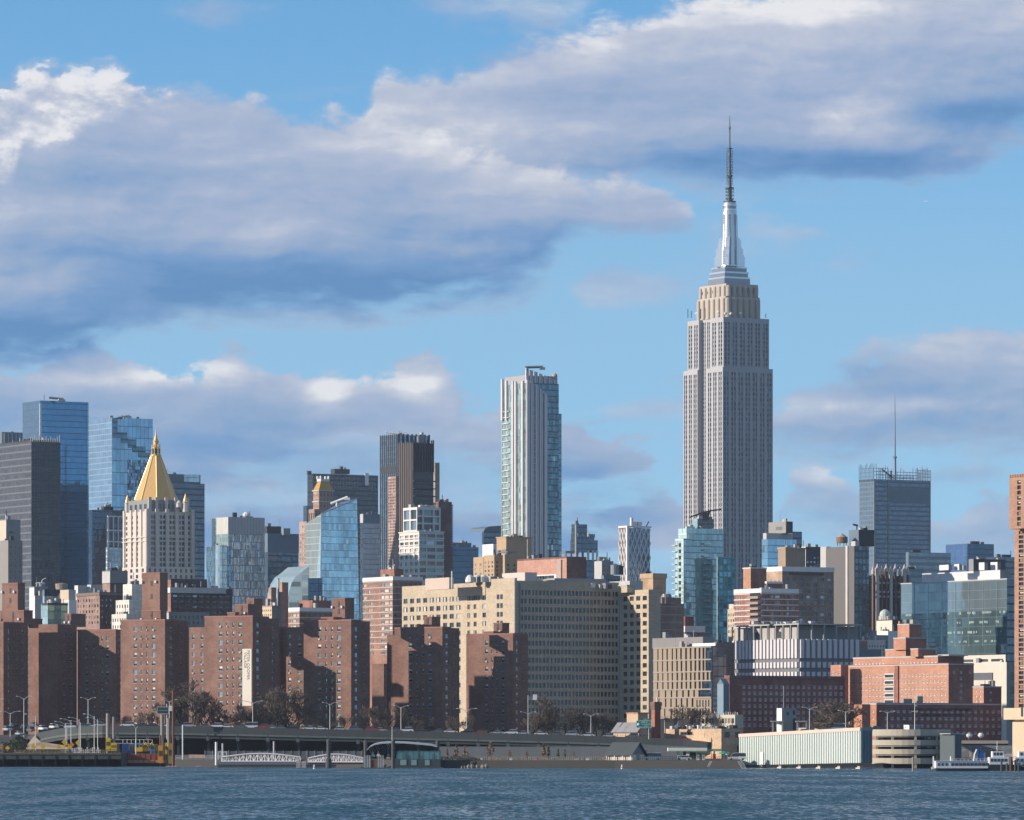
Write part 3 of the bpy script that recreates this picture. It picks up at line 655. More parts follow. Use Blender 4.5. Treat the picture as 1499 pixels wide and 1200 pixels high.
b = MB(); ax, ay = k['u']+k['a']/2, k['v']+k['b']/2; z = k['z1']+.1
lo = [(k['u'], k['v']), (k['u']+k['a'], k['v']), (k['u']+k['a'], k['v']+k['b']), (k['u'], k['v']+k['b'])]; hi_ = [(ax+(x-ax)*.55, ay+(y-ay)*.55) for x, y in lo]; zt = B.zpx(k, 704)
for i in range(4): j = (i+1) % 4; b.poly([(*lo[i], z), (*lo[j], z), (*hi_[j], zt), (*hi_[i], zt)], plain('cap_gold', (.5, .3, .08), .5, .2))
b.poly([(*p, zt) for p in hi_], ROOFM); b.build('hipped_roof', B.o)
b = MB(); b.box(hi_[0][0]-.4, hi_[2][0]+.4, hi_[0][1]-.4, hi_[2][1]+.4, zt+.01, zt+1.6, WHITE)
for p in hi_: b.box(p[0]-.6, p[0]+.6, p[1]-.6, p[1]+.6, zt+1.61, zt+3.6, WHITE)
b.build('balustrade', B.o); B.done(100)

# --- striped twin towers and slab
B = Bld('striped_tower', 'tall blue glass tower with dark vertical fins beside a bronze tower', 'skyscraper', 581, 635, 3400)
k = B.blk(556.5, 581, 629, 636); B.walls('glazing', k, glass('glass_stripe', (0.22, 0.36, 0.46), .7, 1.6, 3.8, .06, .1, (.05, .09, .12), var=.25), matL=glass('glass_stripe_left', (0.30, 0.46, 0.60), .75, 1.6, 3.8, .06, .1, (.12, .16, .2), var=.4))
fins(B, k, 'L', [.02+.121*i for i in range(9)], 0, k['z1']+.6, DARKC, .3, .85); fins(B, k, 'R', [.06+.13*i for i in range(8)], 0, k['z1']+.6, DARKC, .9, 1.0)
b = MB(); b.box(k['u']-.25, k['u']-.02, k['v'], k['v']+k['b'], B.zpx(k, 691), B.zpx(k, 682), DARKC); b.build('mechanical_band', B.o)
o = empty('roof_rig', at(581, 636, 3420), 0, 'white window washing rig on the blue finned tower', 'rig'); b = MB(); s_ = 3420/F
b.box(0, 15*s_, -1, 1, .4*s_, 3.6*s_, WHITE); b.build('platform', o); b = MB(); b.tube((-16*s_, 0, 3*s_), (0, 0, 2*s_), .5, WHITE); b.tube((-15.5*s_, 0, 3*s_), (-15.5*s_, 0, 5*s_), .5, WHITE); b.build('boom', o)
b = MB(); b.tube((2*s_, 0, 0), (2*s_, 0, .4*s_), .5, WHITE); b.tube((13*s_, 0, 0), (13*s_, 0, .4*s_), .5, WHITE); b.build('leg', o, kind='stuff')
B = Bld('bronze_tower', 'dark bronze tower with closely spaced ribs and black balconies', 'skyscraper', 604, 646, 3150)
k = B.blk(582.5, 604, 634.5, 648); BRZ = plain('bronze_panel', (.10, .085, .08), .55, .2, streak=.2); BLK = glass('glass_black', (.05, .055, .065), .6, 1.2, 3.4, .2, .2, (.015, .016, .02), var=.6)
B.walls('wall', k, BLK, matL=BRZ); fins(B, k, 'L', [.06+.125*i for i in range(8)], 0, [k['z1']+1.5*random.random() for i in range(8)], plain('bronze_rib', (.17, .145, .14), .5, .2), .5, .7, 'rib'); fins(B, k, 'R', [.03, .11, .2, .3, .42, .56, .68, .8, .9, .985], B.zpx(k, 690), [k['z1']+random.random()*2.5 for i in range(10)], DARKC, .6, .7, 'rib')
for yy in (703, 714, 725, 736): b = MB(); b.box(k['u']+k['a']*.02, k['u']+k['a']*1.06, k['v']-1.6, k['v']-.02, B.zpx(k, yy+1.6), B.zpx(k, yy), DARKC); b.build('balcony', B.o)
pen(B, 610, 612.5, 622, 638, 648, STEEL, 6, 'cooling_tower')
k2 = B.blk(568, 579.5, 584, 697, None, -20); B.walls('brick_wing', k2, PINKB, Lf=fac(grid(5, 30, .6, .62, top=1, zbot=830), [S_GREY, S_BLIND, S_DARK], [4, 1, 3], depth=.15)); B.done(100)
B = Bld('thin_slab_tower', 'thin brown masonry slab rising behind the bronze tower', 'apartment tower', 637, 677, 3700)
k = B.blk(634, 637, 643.5, 677); TANB = brick('brick_tan_grey', (.27, .23, .20)); B.walls('wall', k, TANB, R=fac(grid(2, 30, .4, .4, zbot=800), [S_GREY])); B.done(60)
B = Bld('maroon_tower', 'plain maroon brick tower behind the white gridded apartment block', 'apartment tower', 642, 734, 3200)
k = B.blk(634, 642, 661.5, 734); B.walls('wall', k, brick('brick_maroon', (.15, .09, .085))); pen(B, 642, 644, 650, 731, 735, DARKC, 4)
b = MB()
for i in range(26): z = B.zpx(k, 738+3.8*i); b.box(k['u']+k['a']+.02, k['u']+k['a']+1.2, k['v']+.5, k['v']+2.5, z-1.0, z, DARKC)
b.build('balcony_edge_trim', B.o)
# --- white gridded apartments
B = Bld('gridded_apartments', 'stepped white gridded apartment block with large square windows', 'apartment building', 613.5, 777, 2850)
k = B.blk(584.5, 613.5, 649.5, 777); WF = plain('white_frame_panel', (.66, .64, .61), .7, var=.05)
SG = [S_TAN, S_GREY, S_BLIND, S_SKY, S_GREEN]; 
B.walls('wall', k, WF, R=fac(grid(0, 7, hf=.74, top=1.2, zbot=850, cols=[(.16, .27), (.50, .33), (.84, .27)]), SG, [1, 3, 1, 1, 3], .6), Lf=fac(grid(4, 7, .76, .68, .01, .01, top=1.5, zbot=850), SG, [5, 3, 2, 1, 1], .6))
for yy in (777, 787, 797.3, 807.6, 818, 828, 838): B.slab('ledge', k, WF, .4, B.zpx(k, yy+1.6), B.zpx(k, yy)) if yy == 777 else bands(B, k, [B.zpx(k, yy+1)], .6, WF, .3, 'ledge')
k = B.blk(590, 610.5, 645, 742, 777, 8); B.walls('upper_stage', k, WF, R=fac(grid(0, 3, 0, .78, top=1, cols=[(.13, .2), (.49, .4), (.85, .2)]), SG, [0, 4, 0, 0, 1], 1.2), Lf=fac(grid(2, 2, .84, .85, .01, .01, top=1), [S_SKY, S_GREY], depth=1))
pen(B, 612, 615, 638, 739, 742, WF, 12); B.done(100)
B = Bld('navy_office_block', 'low navy office block with pale roof screen beside the maroon tower', 'office building', 663, 795, 3600)
k = B.blk(655, 663, 700.5, 800); B.walls('glazing', k, GL_NAVY); k2 = B.blk(655, 663, 690, 794, 800, 2); B.walls('roof_screen', k2, BLUEC)
# --- slanted glass tower
B = Bld('slanted_tower', 'faceted blue glass tower with a steeply slanted roof', 'skyscraper', 470, 752, 2750)
k = B.blk(447, 470, 524, 752)
def slanted():
    zl, zc, zr = B.zpx(k, 765), B.zpx(k, 752), None
    P = (X_(470, 2750), 2750, 0); a = B.len_r(P, 522.5); ab = B.len_r(P, 529); Yr = 2750+a*sin(B.th); zr = Z_(730, Yr)-GROUND
    bl = k['b']; u0 = B.len_r(P, 465)
    gs1 = glass('glass_slant', (.46, .60, .66), .75, 1.5, 3.6, .06, .07, (.20, .34, .42), var=.4, tilt=.03, stain=.7); gs2 = glass('glass_slant_left', (.60, .72, .74), .6, 1.5, 3.6, .06, .07, (.4, .52, .55), var=.2, tilt=.012)
    b = MB(); b.poly([(u0, -.8, 0), (ab, -.8, 0), (a, 0, zr), (0, 0, zc)], gs1); b.poly([(ab, -.8, 0), (ab, bl, 0), (a, bl, zr-1), (a, 0, zr)], GL_BLUE); b.build('glazing', B.o)
    b = MB(); b.poly([(0, bl, 0), (u0, -.8, 0), (0, 0, zc), (0, bl, zl)], gs2); b.poly([(ab, bl, 0), (0, bl, 0), (0, bl, zl), (a, bl, zr-1)], gs2); b.build('side_glazing', B.o)
    b = MB(); b.poly([(0, 0, zc), (a, 0, zr), (a, bl, zr-1), (0, bl, zl)], GL_SLATE); b.tube((0, 0, zc), (a, 0, zr), .35, GL_PALE); b.build('slanted_roof', B.o)
slanted()
o = roof_crane(484, 509, 737.5, 727.5, 2765, 'white roof crane tilted along the slanted glass roof', 745, WHITE, base=493)
B = Bld('curved_glass_block', 'small curved pale glass block in front of the slanted tower', 'apartment building', 440, 832, 2550)
def curved():
    gp = GL_PALE; s_ = 2550/F; W = 13*s_
    prof = [(420, 895), (421, 880), (423, 866), (427, 853), (433, 843.5), (441, 838)]
    b = MB(); f = [Vector(B.local(at(x, y, 2550))) for x, y in prof]; bk = [p+Vector((0, 22, 0)) for p in f]
    for i in range(len(f)-1): b.poly([bk[i], f[i], f[i+1], bk[i+1]], gp)
    zb = 0; b.poly([(f[0].x, f[0].y, zb), (f[0].x, f[0].y+22, zb), bk[0], f[0]][::-1], gp); b.build('curved_glazing', B.o)
    b = MB(); top = Vector(B.local(at(452.5, 828.5, 2550))); front = [(f[0].x, f[0].y, zb), (top.x, top.y, zb), tuple(top)]+[tuple(p) for p in f[::-1]]
    ga = glass('glass_apartment', (.40, .48, .46), .4, 2.2, 3.4, .12, .3, (.5, .56, .54), var=1.2); b.poly(front, ga)
    b.poly([tuple(f[-1]), tuple(top), (top.x, top.y+22, top.z), tuple(bk[-1])], gp); b.poly([(top.x, top.y, zb), (top.x, top.y+22, zb), (top.x, top.y+22, top.z), tuple(top)], GL_TEAL); b.build('front_glazing', B.o)
    b = MB(); q0, q1 = Vector(B.local(at(452.5, 840, 2549))), Vector(B.local(at(472, 900, 2549)))
    b.prism([(q0.x, q0.y), (q1.x, q1.y-0), (q1.x, q1.y+18), (q0.x, q0.y+18)], 0, Z_(846, 2550)-GROUND, GL_NAVY); b.build('dark_bay', B.o)
curved()
# ================================================================== centre: tall striped tower and the buildings over the beige block
FINW = plain('fin_aluminium', (.66, .63, .64), .45, .1, var=.05); FING = plain('fin_shade', (.33, .33, .36), .5, .15, var=.05)
B = Bld('finned_tower', 'tall slender apartment tower with pale vertical fins and a ragged stepped crown', 'skyscraper', 770, 556, 2950)
k = B.blk(736, 770, 818, 560); B.walls('glazing', k, GL_FIN, matL=glass('glass_fin_left', (.40, .52, .50), .45, 1.6, 3.3, .1, .2, (.22, .27, .27), var=.7, tilt=.06, lit=.04))
k1 = B.blk(739, 769, 816, 549, 562, 10); B.walls('crown', k1, plain('crown_grey', (.36, .36, .38), .6)); a, bl = k['a'], k['b']
zt = lambda y: B.zpx(k, y)
xs = [.01, .075, .13, .20, .27, .335, .40, .47, .545, .60]; tops = [556, 557, 558, 561, 563, 566, 568, 571, 574, 577]
for t, yt in zip(xs, tops):
    b = MB(); w_ = .8 if xs.index(t) % 2 else 1.5; b.box(a*t, a*t+w_*.8, -.8, -.02, 0, zt(yt), FINW); b.build('fin', B.o)
a1, u1, v1 = k1['a'], k1['u'], k1['v']
for i_, (t, yt) in enumerate(zip([0, .06, .12, .19, .26, .33, .41, .48, .56, .63, .71, .79, .87, .95], [536.5, 538, 539.5, 540, 541.5, 542, 544, 545, 546.5, 548, 549.5, 551, 552, 553])):
    b = MB(); b.box(u1+a1*t, u1+a1*t+(.6 if i_ % 2 else 1.1), v1-.9, v1-.02, zt(610), zt(yt), FINW); b.build('crown_fin', B.o)
for t, yt in zip([.985, .80, .52, .40, .10], [551, 554, 556, 557, 557]):
    y = bl*(1-t) if False else bl*t; b = MB(); b.box(-1.2, -.02, y-.7, y+.7, zt(612) if t > .7 else 0, zt(yt), FINW); b.build('fin', B.o)
kr = B.blk(806, 807.5, 822, 605, None, 14); B.walls('side_glazing', kr, glass('glass_fin_right', (.15, .27, .32), .65, 1.8, 3.3, .1, .15, (.05, .10, .12), var=.5, tilt=.04), matL=GL_SLATE)
kl = B.blk(733.5, 735.5, 748, 595, None, 30); B.walls('corner_glazing', kl, GL_FIN, matL=GL_PALE)
bb_ = MB()
for i in range(60): z = zt(600)-3.4*i; bb_.box(-.9, -.02, bl*.70, bl*.97, z, z+.35, WHITE); bb_.box(a*.225, a*.262, -.9, -.02, z, z+.3, WHITE)
bb_.build('ledge_trim', B.o, kind='stuff')
for i in range(12): z = zt(600)-3.4*1.2*i*3; b = MB(); b.box(kr['u']+kr['a']*.45, kr['u']+kr['a']*.62, kr['v']-.1, kr['v']-.02, z-6, z-.8, GL_TEAL); b.build('bright_pane', B.o)
o = roof_crane(769, 795, 537.5, 536.8, 2960, 'window washing crane on the crown of the pale finned tower', 542, base=771)
b = MB(); q = B.local(at(812, 551, 2985)); b.lathe(q, [(1.5, 0), (1.5, 1.0), (.7, 1.8)], plain('tank_orange', (.5, .36, .24), .7), 10); b.build('roof_tank', B.o)
B = Bld('rounded_tower', 'dark blue tower with curved top between the tan penthouse and finned tower', 'office building', 708, 776, 3500)
k = B.blk(705.5, 708, 742, 778); B.walls('glazing', k, GL_SLATE, matL=GL_SLATE); b = MB(); a = k['a']; pr = [(0, 0), (.06*a, 2.2), (.2*a, 3.4), (.6*a, 4.2), (a, 4.6)]
pts = [(x, k['v'], k['z1']+z) for x, z in pr]; b.poly(pts+[(a, k['v'], k['z1'])], BLUEC)
for p, q in zip(pts, pts[1:]): b.poly([p, q, (q[0], q[1]+20, q[2]), (p[0], p[1]+20, p[2])], BLUEC)
b.build('curved_roof', B.o)
# tan stepped block, pink slab
TANS = plain('stucco_tan', (.46, .33, .21), .85, streak=.12); ORNG = brick('brick_orange', (.42, .235, .15), (.48, .27, .18), var=.08)
B = Bld('tan_penthouse_block', 'stepped tan block with blank penthouse below the finned tower', 'apartment building', 741, 787, 2450)
k = B.blk(727, 741, 778.5, 787); B.walls('penthouse', k, TANS)
B.slab('coping', k, TANS, .3, k['z1']+.01, k['z1']+.6)
k = B.blk(708, 723.5, 740, 812, None, -18); B.walls('wall', k, TANS, Lf=fac(grid(3, 5, .4, .5, top=2.5, zbot=850), [S_GREY, S_BLIND]), R=fac(grid(2, 5, .3, .5, top=2.5, zbot=850), [S_DARK]))
k = B.blk(736, 739, 757.5, 811, None, -26); B.walls('side_wall', k, TANS, R=fac(grid(2, 4, .3, .5, top=4, zbot=850), [S_DARK]))
k = B.blk(693, 707.5, 716, 815, None, -8); B.walls('rear_wall', k, TANS, Lf=fac(grid(2, 4, .4, .5, top=2.5, zbot=850), [S_TAN, S_BLIND]))
b = MB(); q0, q1 = B.local(at(738, 812, 2432)), B.local(at(757, 812, 2432)); b.box(q0[0], q1[0], q0[1]-3, q0[1]+6, q0[2]+1.0, q0[2]+1.6, STEEL); b.box(q0[0]+1, q1[0]-3, q0[1], q0[1]+4, q0[2]+1.61, q0[2]+2.6, STEEL); b.build('canopy', B.o)
q = B.local(at(772, 823, 2440)); b = MB(); b.tube(q, (q[0], q[1], q[2]+11), .14, WHITE); b.build('flagpole', B.o); B.done(60)
B = Bld('white_tank_house', 'small white rooftop house with red strip beside tan penthouse', 'rooftop house', 722, 796, 2600)
k = B.blk(706, 722, 731, 796); B.walls('wall', k, WHITE, R=fac(grid(2, 2, .5, .5, zbot=830), [S_GREY])); B.done(10)
B = Bld('salmon_slab', 'long windowless salmon stucco slab with dark brown end wall', 'building', 829.5, 817, 2350)
k = B.blk(757, 829.5, 858.5, 817); B.walls('wall', k, brick('brick_dark_brown', (.16, .09, .075)), matL=brick('stucco_salmon', (.47, .26, .20), (.5, .28, .22), var=.05, streak=.2), parapet=.8)
b = MB(); y = k['b']*.09; b.box(-.7, -.02, y, y+3.5, k['z1']-18, k['z1']-.5, plain('patched_plaster', (.42, .34, .30), .8)); b.build('plaster_patch', B.o)
b = MB(); b.box(-.6, -.02, 8, k['b']*.62, k['z1']-9.5, k['z1']-7, WHITE); b.build('window_strip', B.o)
for i in range(16): 
    b = MB(); y = 10+i*(k['b']*.62-12)/16; b.box(-.7, -.61, y, y+2, k['z1']-9.2, k['z1']-7.5, PANE_G if i % 3 else PANE_D); b.build('window', B.o)
# stepped dark tower, diagrid tower
B = Bld('stacked_tower', 'dark tower of staggered stacked boxes on open stilts', 'skyscraper', 840, 767, 3500)
BX = glass('glass_stack', (.10, .15, .20), .55, 1.8, 3.8, .1, .16, (.04, .06, .08), var=.4)
for xl, xc, xr, yt, yb, dy in ((836.5, 842, 859.5, 767, 781, 10), (836, 842, 870, 785, 791, 4), (836, 841, 871, 781, 786, 8), (835, 841, 875, 790, 808, 0)): B.walls('stacked_box', B.blk(xl, xc, xr, yt, yb, dy), BX, matL=BX)
for xl, xc, xr, yt, yb, dy in ((822, 827, 848, 806, 809.5, -4), (823, 828, 852, 818, None, -2), (848, 851, 875, 819, None, 2)): B.walls('podium', B.blk(xl, xc, xr, yt, yb, dy), BX, matL=BLUEC)
for x in (828, 836, 845, 853, 861, 868, 874): q = B.local(at(x, 821, 3506)); b = MB(); b.tube(q, (q[0], q[1], q[2]+7), .8, WHITE if x > 855 else STEEL); b.build('stilt', B.o)
b = MB(); q = B.local(at(843, 815, 3497)); b.tube(q, (q[0], q[1], q[2]+22), .6, PALEC); b.build('corner_mast', B.o)
B = Bld('diagrid_tower', 'slim tower wrapped in a white diamond lattice', 'skyscraper', 918.5, 772, 2950)
k = B.blk(906.5, 918.5, 951.5, 772.5); B.walls('glazing', k, glass('glass_lattice', (.16, .24, .33), .5, 1.6, 3.6, .08, .12, (.10, .15, .2), var=.35), matL=glass('glass_lattice_left', (.28, .2, .2), .45, 1.6, 3.6, .08, .12, (.3, .22, .2), var=.8))
b = MB(); WL = plain('lattice_white', (.74, .72, .72), .5, var=.04)
def lattice(side, n, cell):
    W = k['a'] if side == 'R' else k['b']; P = (lambda t, z: (t, -.35, z)) if side == 'R' else (lambda t, z: (-.35, W-t, z))
    p = W/n; h_ = cell; zt_ = k['z1']-.5; m = int(zt_/h_)
    for j in range(m):
        z1 = zt_-j*h_; 
        for i in range(n):
            x0 = i*p
            b.tube(P(x0, z1), P(x0+p/2, z1-h_/2), .42, WL, n=4, caps=False); b.tube(P(x0+p, z1), P(x0+p/2, z1-h_/2), .42, WL, n=4, caps=False)
            b.tube(P(x0+p/2, z1-h_/2), P(x0, z1-h_), .42, WL, n=4, caps=False); b.tube(P(x0+p/2, z1-h_/2), P(x0+p, z1-h_), .42, WL, n=4, caps=False)
lattice('R', 5, 8.2); lattice('L', 3, 8.2); b.build('lattice', B.o)
b = MB(); b.box(-.7, .7, -.7, .7, 0, k['z1']+.2, WL); b.box(-.75, k['a']+.5, -.75, -.1, k['z1']+.21, k['z1']+1.2, WL); b.box(-.75, -.1, -.09, k['b'], k['z1']+.21, k['z1']+1.2, WL); b.build('frame', B.o)
pen(B, 924, 926.5, 940, 763.5, 772.5, WHITE, 6, 'plant_box'); q = B.local(at(926, 771, 2956)); b = MB(); b.box(q[0]-1.2, q[0]+.2, q[1]-.5, q[1]+1, q[2], q[2]+5.2, WHITE); b.build('chimney', B.o); b = MB(); b.tube((q[0]+9, q[1], q[2]), (q[0]+11, q[1], q[2]+3.2), .3, DARKM); b.build('roof_arm', B.o)
B = Bld('pale_block', 'pale concrete block with steel water tank, below the diamond lattice tower', 'building', 881, 821, 2600)
k = B.blk(870, 881, 898, 821); B.walls('wall', k, GREYC, matL=PALEC, R=fac(grid(3, 4, .2, .3, zbot=850), [S_DARK])); k = B.blk(880, 884, 908, 842, None, -16); B.walls('low_wing', k, BLUEC, R=fac(grid(5, 2, .7, .5, zbot=856), [S_GREY])); B.done(20)
q = at(900, 841, 2600); o = empty('water_tank', q, 0, 'grey steel cylindrical tank on pale concrete block', 'water tank'); b = MB(); b.lathe((0, 0, 0), [(2.3, 0), (2.3, 4.8), (.3, 5.6)], STEEL, 14); b.build('tank', o)
b = MB(); b.lathe((2.4, 1.5, 0), [(2.0, 0), (2.0, 4.4), (.3, 5.0)], DARKM, 14); b.build('second_tank', o)
# ================================================================== the great stepped tower with mast
MATS['spandrel_grey'] = plain('spandrel_grey', (.27, .275, .295), .5, .2)
LIME = plain('limestone_grey', (.43, .425, .445), .85, streak=.12, var=.08, scale=.08); ALU = plain('aluminium', (.68, .70, .72), .28, .75, var=.05); ALUD = plain('aluminium_dark', (.28, .31, .35), .35, .6)
B = Bld('stepped_skyscraper', 'tallest tower, grey limestone with setbacks and a silver spire', 'skyscraper', 1058, 537, 3650)
SE = [('pane_grey', None, 0, 0, (), 'span'), ('pane_dark', None, 0, 0, (), 'span'), ('pane_green', None, 0, 0, (), 'span')]; SEw = [6, 2, 2]
Pn = (X_(1058, 3650), 3650, 0)
vb = [B.len_l(Pn, x) for x in (1058, 1035, 1021, 1000.3)]; ar = B.len_r(Pn, 1131.3)
def pr(n, single=False):       # paired strips
    cs = []
    for i in range(n):
        c = (i+.5)/n; cs += [(c-.19/n, .25/n), (c+.19/n, .25/n)]
    return cs
def eblk(u, v, a, b, yt, yb=None, Yd=3650): return dict(u=u, v=v, a=a, b=b, z0=0.0 if yb is None else Z_(yb, Yd)-GROUND, z1=Z_(yt, Yd)-GROUND, Y=Yd)
R6 = lambda m, top, zb: fac(grid(0, m, hf=1.0, top=top, zbot=zb, cols=pr(7)), SE, SEw, .45)
k1 = eblk(0, 0, ar, vb[1], 537); B.walls('shaft', k1, LIME, R=R6(56, 3.2, 958), Lf=fac(grid(0, 56, hf=1.0, top=3.2, zbot=958, cols=pr(3)), SE, SEw, .45))
k2 = eblk(0, vb[2], ar, vb[3]-vb[2], 537); B.walls('shaft', k2, LIME, Lf=fac(grid(0, 56, hf=1.0, top=3.2, zbot=958, cols=pr(3)), SE, SEw, .45))
P2 = (X_(1059, 3651), 3651, 0); l2 = B.local((*P2[:2], 0)); a2 = B.len_r(P2, 1125.8); vv = [l2[1]+B.len_l(P2, x) for x in (1041, 1023, 1006.5)]
k3 = eblk(l2[0], l2[1], a2, vv[0]-l2[1], 463.5, 538); B.walls('upper_shaft', k3, LIME, R=fac(grid(0, 10, hf=1.0, top=3.5, bot=1.5, cols=pr(6)), SE, SEw, .45), Lf=fac(grid(0, 10, hf=1.0, top=3.5, bot=1.5, cols=pr(2)), SE, SEw, .45))
k4 = eblk(l2[0], vv[1], a2, vv[2]-vv[1], 463.5, 538); B.walls('upper_shaft', k4, LIME, Lf=fac(grid(0, 10, hf=1.0, top=3.5, bot=1.5, cols=pr(2)), SE, SEw, .45))
kc = eblk(l2[0]+3, l2[1]+5, a2-8, vv[2]-l2[1]-9, 463.5); B.walls('core', kc, LIME, Lf=fac(grid(0, 80, hf=1.0, top=2, zbot=958, cols=pr(7)), SE, SEw, .45))
CREAM = plain('limestone_cream', (.48, .42, .36), .85, streak=.2, var=.06)
kd = B.blk(1021, 1062, 1112, 433, 464, 8); B.walls('crown', kd, CREAM, R=fac(grid(6, 1, .42, .86, .03, .03, ztop=444, zbot=463), [S_DARK], depth=1), Lf=fac(grid(6, 1, .35, .86, .03, .03, ztop=446, zbot=463), [S_DARK], depth=1))
ke = B.blk(1024, 1063, 1109.5, 414.5, 433, 11); B.walls('crown_top', ke, CREAM, R=fac(grid(5, 1, .3, .5, .06, .06, ztop=415.5, zbot=432), [S_GREY], depth=.8), Lf=fac(grid(5, 1, .14, .3, zbot=432), [S_DARK], depth=.8))
for i in range(6):
    t = i/5; 
    for kk, rr, z0, z1 in ((kd, 2.1, kd['z0'], kd['z1']-1), (ke, 1.9, ke['z0'], ke['z1']-1.2)):
        b = MB(); b.lathe((kk['u']+2+(kk['a']-4)*t, kk['v'], 0), [(rr, z0), (rr, z1-1), (rr*.6, z1)], CREAM, 10); b.build('fluted_pier', B.o)
        b = MB(); b.lathe((kk['u'], kk['v']+2+(kk['b']-4)*t, 0), [(rr*.8, z0), (rr*.8, z1-1), (rr*.5, z1)], CREAM, 8); b.build('fluted_pier', B.o)
kx = None
for xl, xc, xr, yt, yb, m_ in ((1036.5, 1060.5, 1098, 406.5, 414.6, ALUD), (1037.5, 1060.8, 1097.5, 404, 406.6, ALU), (1039.5, 1061, 1095, 399, 404.1, ALUD), (1038.5, 1060.8, 1096, 396.5, 399.1, ALU), (1042.5, 1061.5, 1093, 391.5, 396.6, ALUD), (1041.5, 1061.3, 1094, 389.5, 391.6, ALU)):
    kx = B.blk(xl, xc, xr, yt, yb, 15+(414-yt)*.12); B.walls('observatory_tier', kx, m_)
mc = B.local(at(1068.2, 390, 3672)); px = 3672/F; zz0 = kx['z1']
def zq(y): return Z_(y, 3672)-GROUND
b = MB(); b.lathe((mc[0], mc[1], 0), [(12.3*px, zz0), (12.0*px, zq(360)), (11.4*px, zq(330)), (10.6*px, zq(313)), (9.9*px, zq(309))], ALU, 16, .1); o = b.build('mast', B.o)
for i in range(8):           # window strips round the mast
    a_ = 2*pi*i/8+.2; b = MB(); r0, r1 = 12.4*px, 11.0*px; e = Vector((-sin(a_), cos(a_), 0))*.95
    p0 = Vector((mc[0]+r0*cos(a_), mc[1]+r0*sin(a_), zz0+1)); p1 = Vector((mc[0]+r1*cos(a_), mc[1]+r1*sin(a_), zq(314)))
    b.poly([p0-e, p0+e, p1+e, p1-e], glass('mast_glass', (.20, .25, .30), .6, .9, 1.6, .2, .25, (.4, .42, .44), var=.5)); b.build('window_strip', B.o)
for i in range(4):           # buttress wings, stepping up
    a_ = radians(-59+90*i)+radians(14)-B.th+radians(31); d = Vector((cos(a_), sin(a_), 0)); e = Vector((-sin(a_), cos(a_), 0))*1.5
    b = MB(); c = Vector((mc[0], mc[1], 0)); pts = [(10*px, zz0), (22.5*px, zz0), (22.5*px, zq(378)), (20*px, zq(374)), (19.5*px, zq(366)), (17*px, zq(362)), (16.5*px, zq(354)), (14.2*px, zq(349)), (10*px, zq(346))]
    f = [c+d*r+e+Vector((0, 0, z)) for r, z in pts]; g_ = [c+d*r-e+Vector((0, 0, z)) for r, z in pts]
    WNG = plain('wing_aluminium', (.85, .86, .88), .3, .7, var=.03)
    b.poly(f, WNG); b.poly(g_[::-1], WNG)
    for j in range(len(f)): q = (j+1) % len(f); b.poly([f[j], g_[j], g_[q], f[q]], WNG)
    b.build('buttress_wing', B.o)
b = MB(); b.lathe((mc[0], mc[1], 0), [(10.3*px, zq(309)), (10.3*px, zq(306))], ALU, 20); b.lathe((mc[0], mc[1], 0), [(9.6*px, zq(306)), (9.6*px, zq(302))], ALUD, 20)
b.lathe((mc[0], mc[1], 0), [(10.4*px, zq(302)), (10.4*px, zq(300.5)), (9.4*px, zq(297)), (7.5*px, zq(295))], ALU, 20); b.build('dome', B.o)
ANT = plain('antenna_steel', (.06, .08, .085), .5, .4)
b = MB(); L_ = [(9.8, 296, 295), (6.2, 431/1, 0)]
pf = [(9.6, 295.6), (9.6, 294.4), (5.0, 294), (3.6, 290), (3.2, 275.5), (6.4, 275.3), (6.4, 274.2), (3.0, 274), (2.6, 262), (3.4, 258), (2.4, 254), (2.0, 235), (2.4, 228), (1.9, 218), (4.4, 217.6), (4.4, 216.6), (1.2, 216), (1.0, 190), (1.6, 187), (.9, 184), (.6, 176), (.25, 169)]
b.lathe((mc[0], mc[1], 0), [(r*px, zq(y)) for r, y in pf], ANT, 8); b.build('antenna', B.o)
b = MB()
for y in range(222, 272, 4):
    for a_ in range(0, 360, 60): c = Vector((mc[0]+4.4*px*cos(radians(a_+y*7)), mc[1]+4.4*px*sin(radians(a_+y*7)), zq(y))); b.tube(c, c+Vector((0, 0, 1.1)), .28, ANT, n=4)
for y in (292, 287, 282, 278):
    for a_ in range(0, 360, 45): c = Vector((mc[0]+5.6*px*cos(radians(a_)), mc[1]+5.6*px*sin(radians(a_)), zq(y))); b.tube(c, c+Vector((0, 0, 1.2)), .3, ANT, n=4)
b.build('aerial', B.o, kind='stuff')
for x, y, Yd in ((1052, 459, 3652), (1062, 461, 3652), (1070, 461.5, 3655), (1084, 461, 3660), (1020, 461, 3690), (1108, 462, 3680)):
    q = B.local(at(x, y+2.2, Yd)); b = MB(); b.tube(q, (q[0], q[1], q[2]+1.2), .2, WHITE); b.lathe((q[0], q[1], q[2]+1.2), [(.3, 0), (1.1, .5), (1.2, 1.4), (.6, 2.0)], WHITE, 8); b.build('satellite_dish', B.o)
for x, y in ((1007, 452), (1012, 455), (1121, 459)): q = B.local(at(x, 465, 3690)); b = MB(); b.tube(q, (q[0], q[1], q[2]+(465-y)*px), .25, DARKM); b.build('aerial_mast', B.o)
B.done(100)
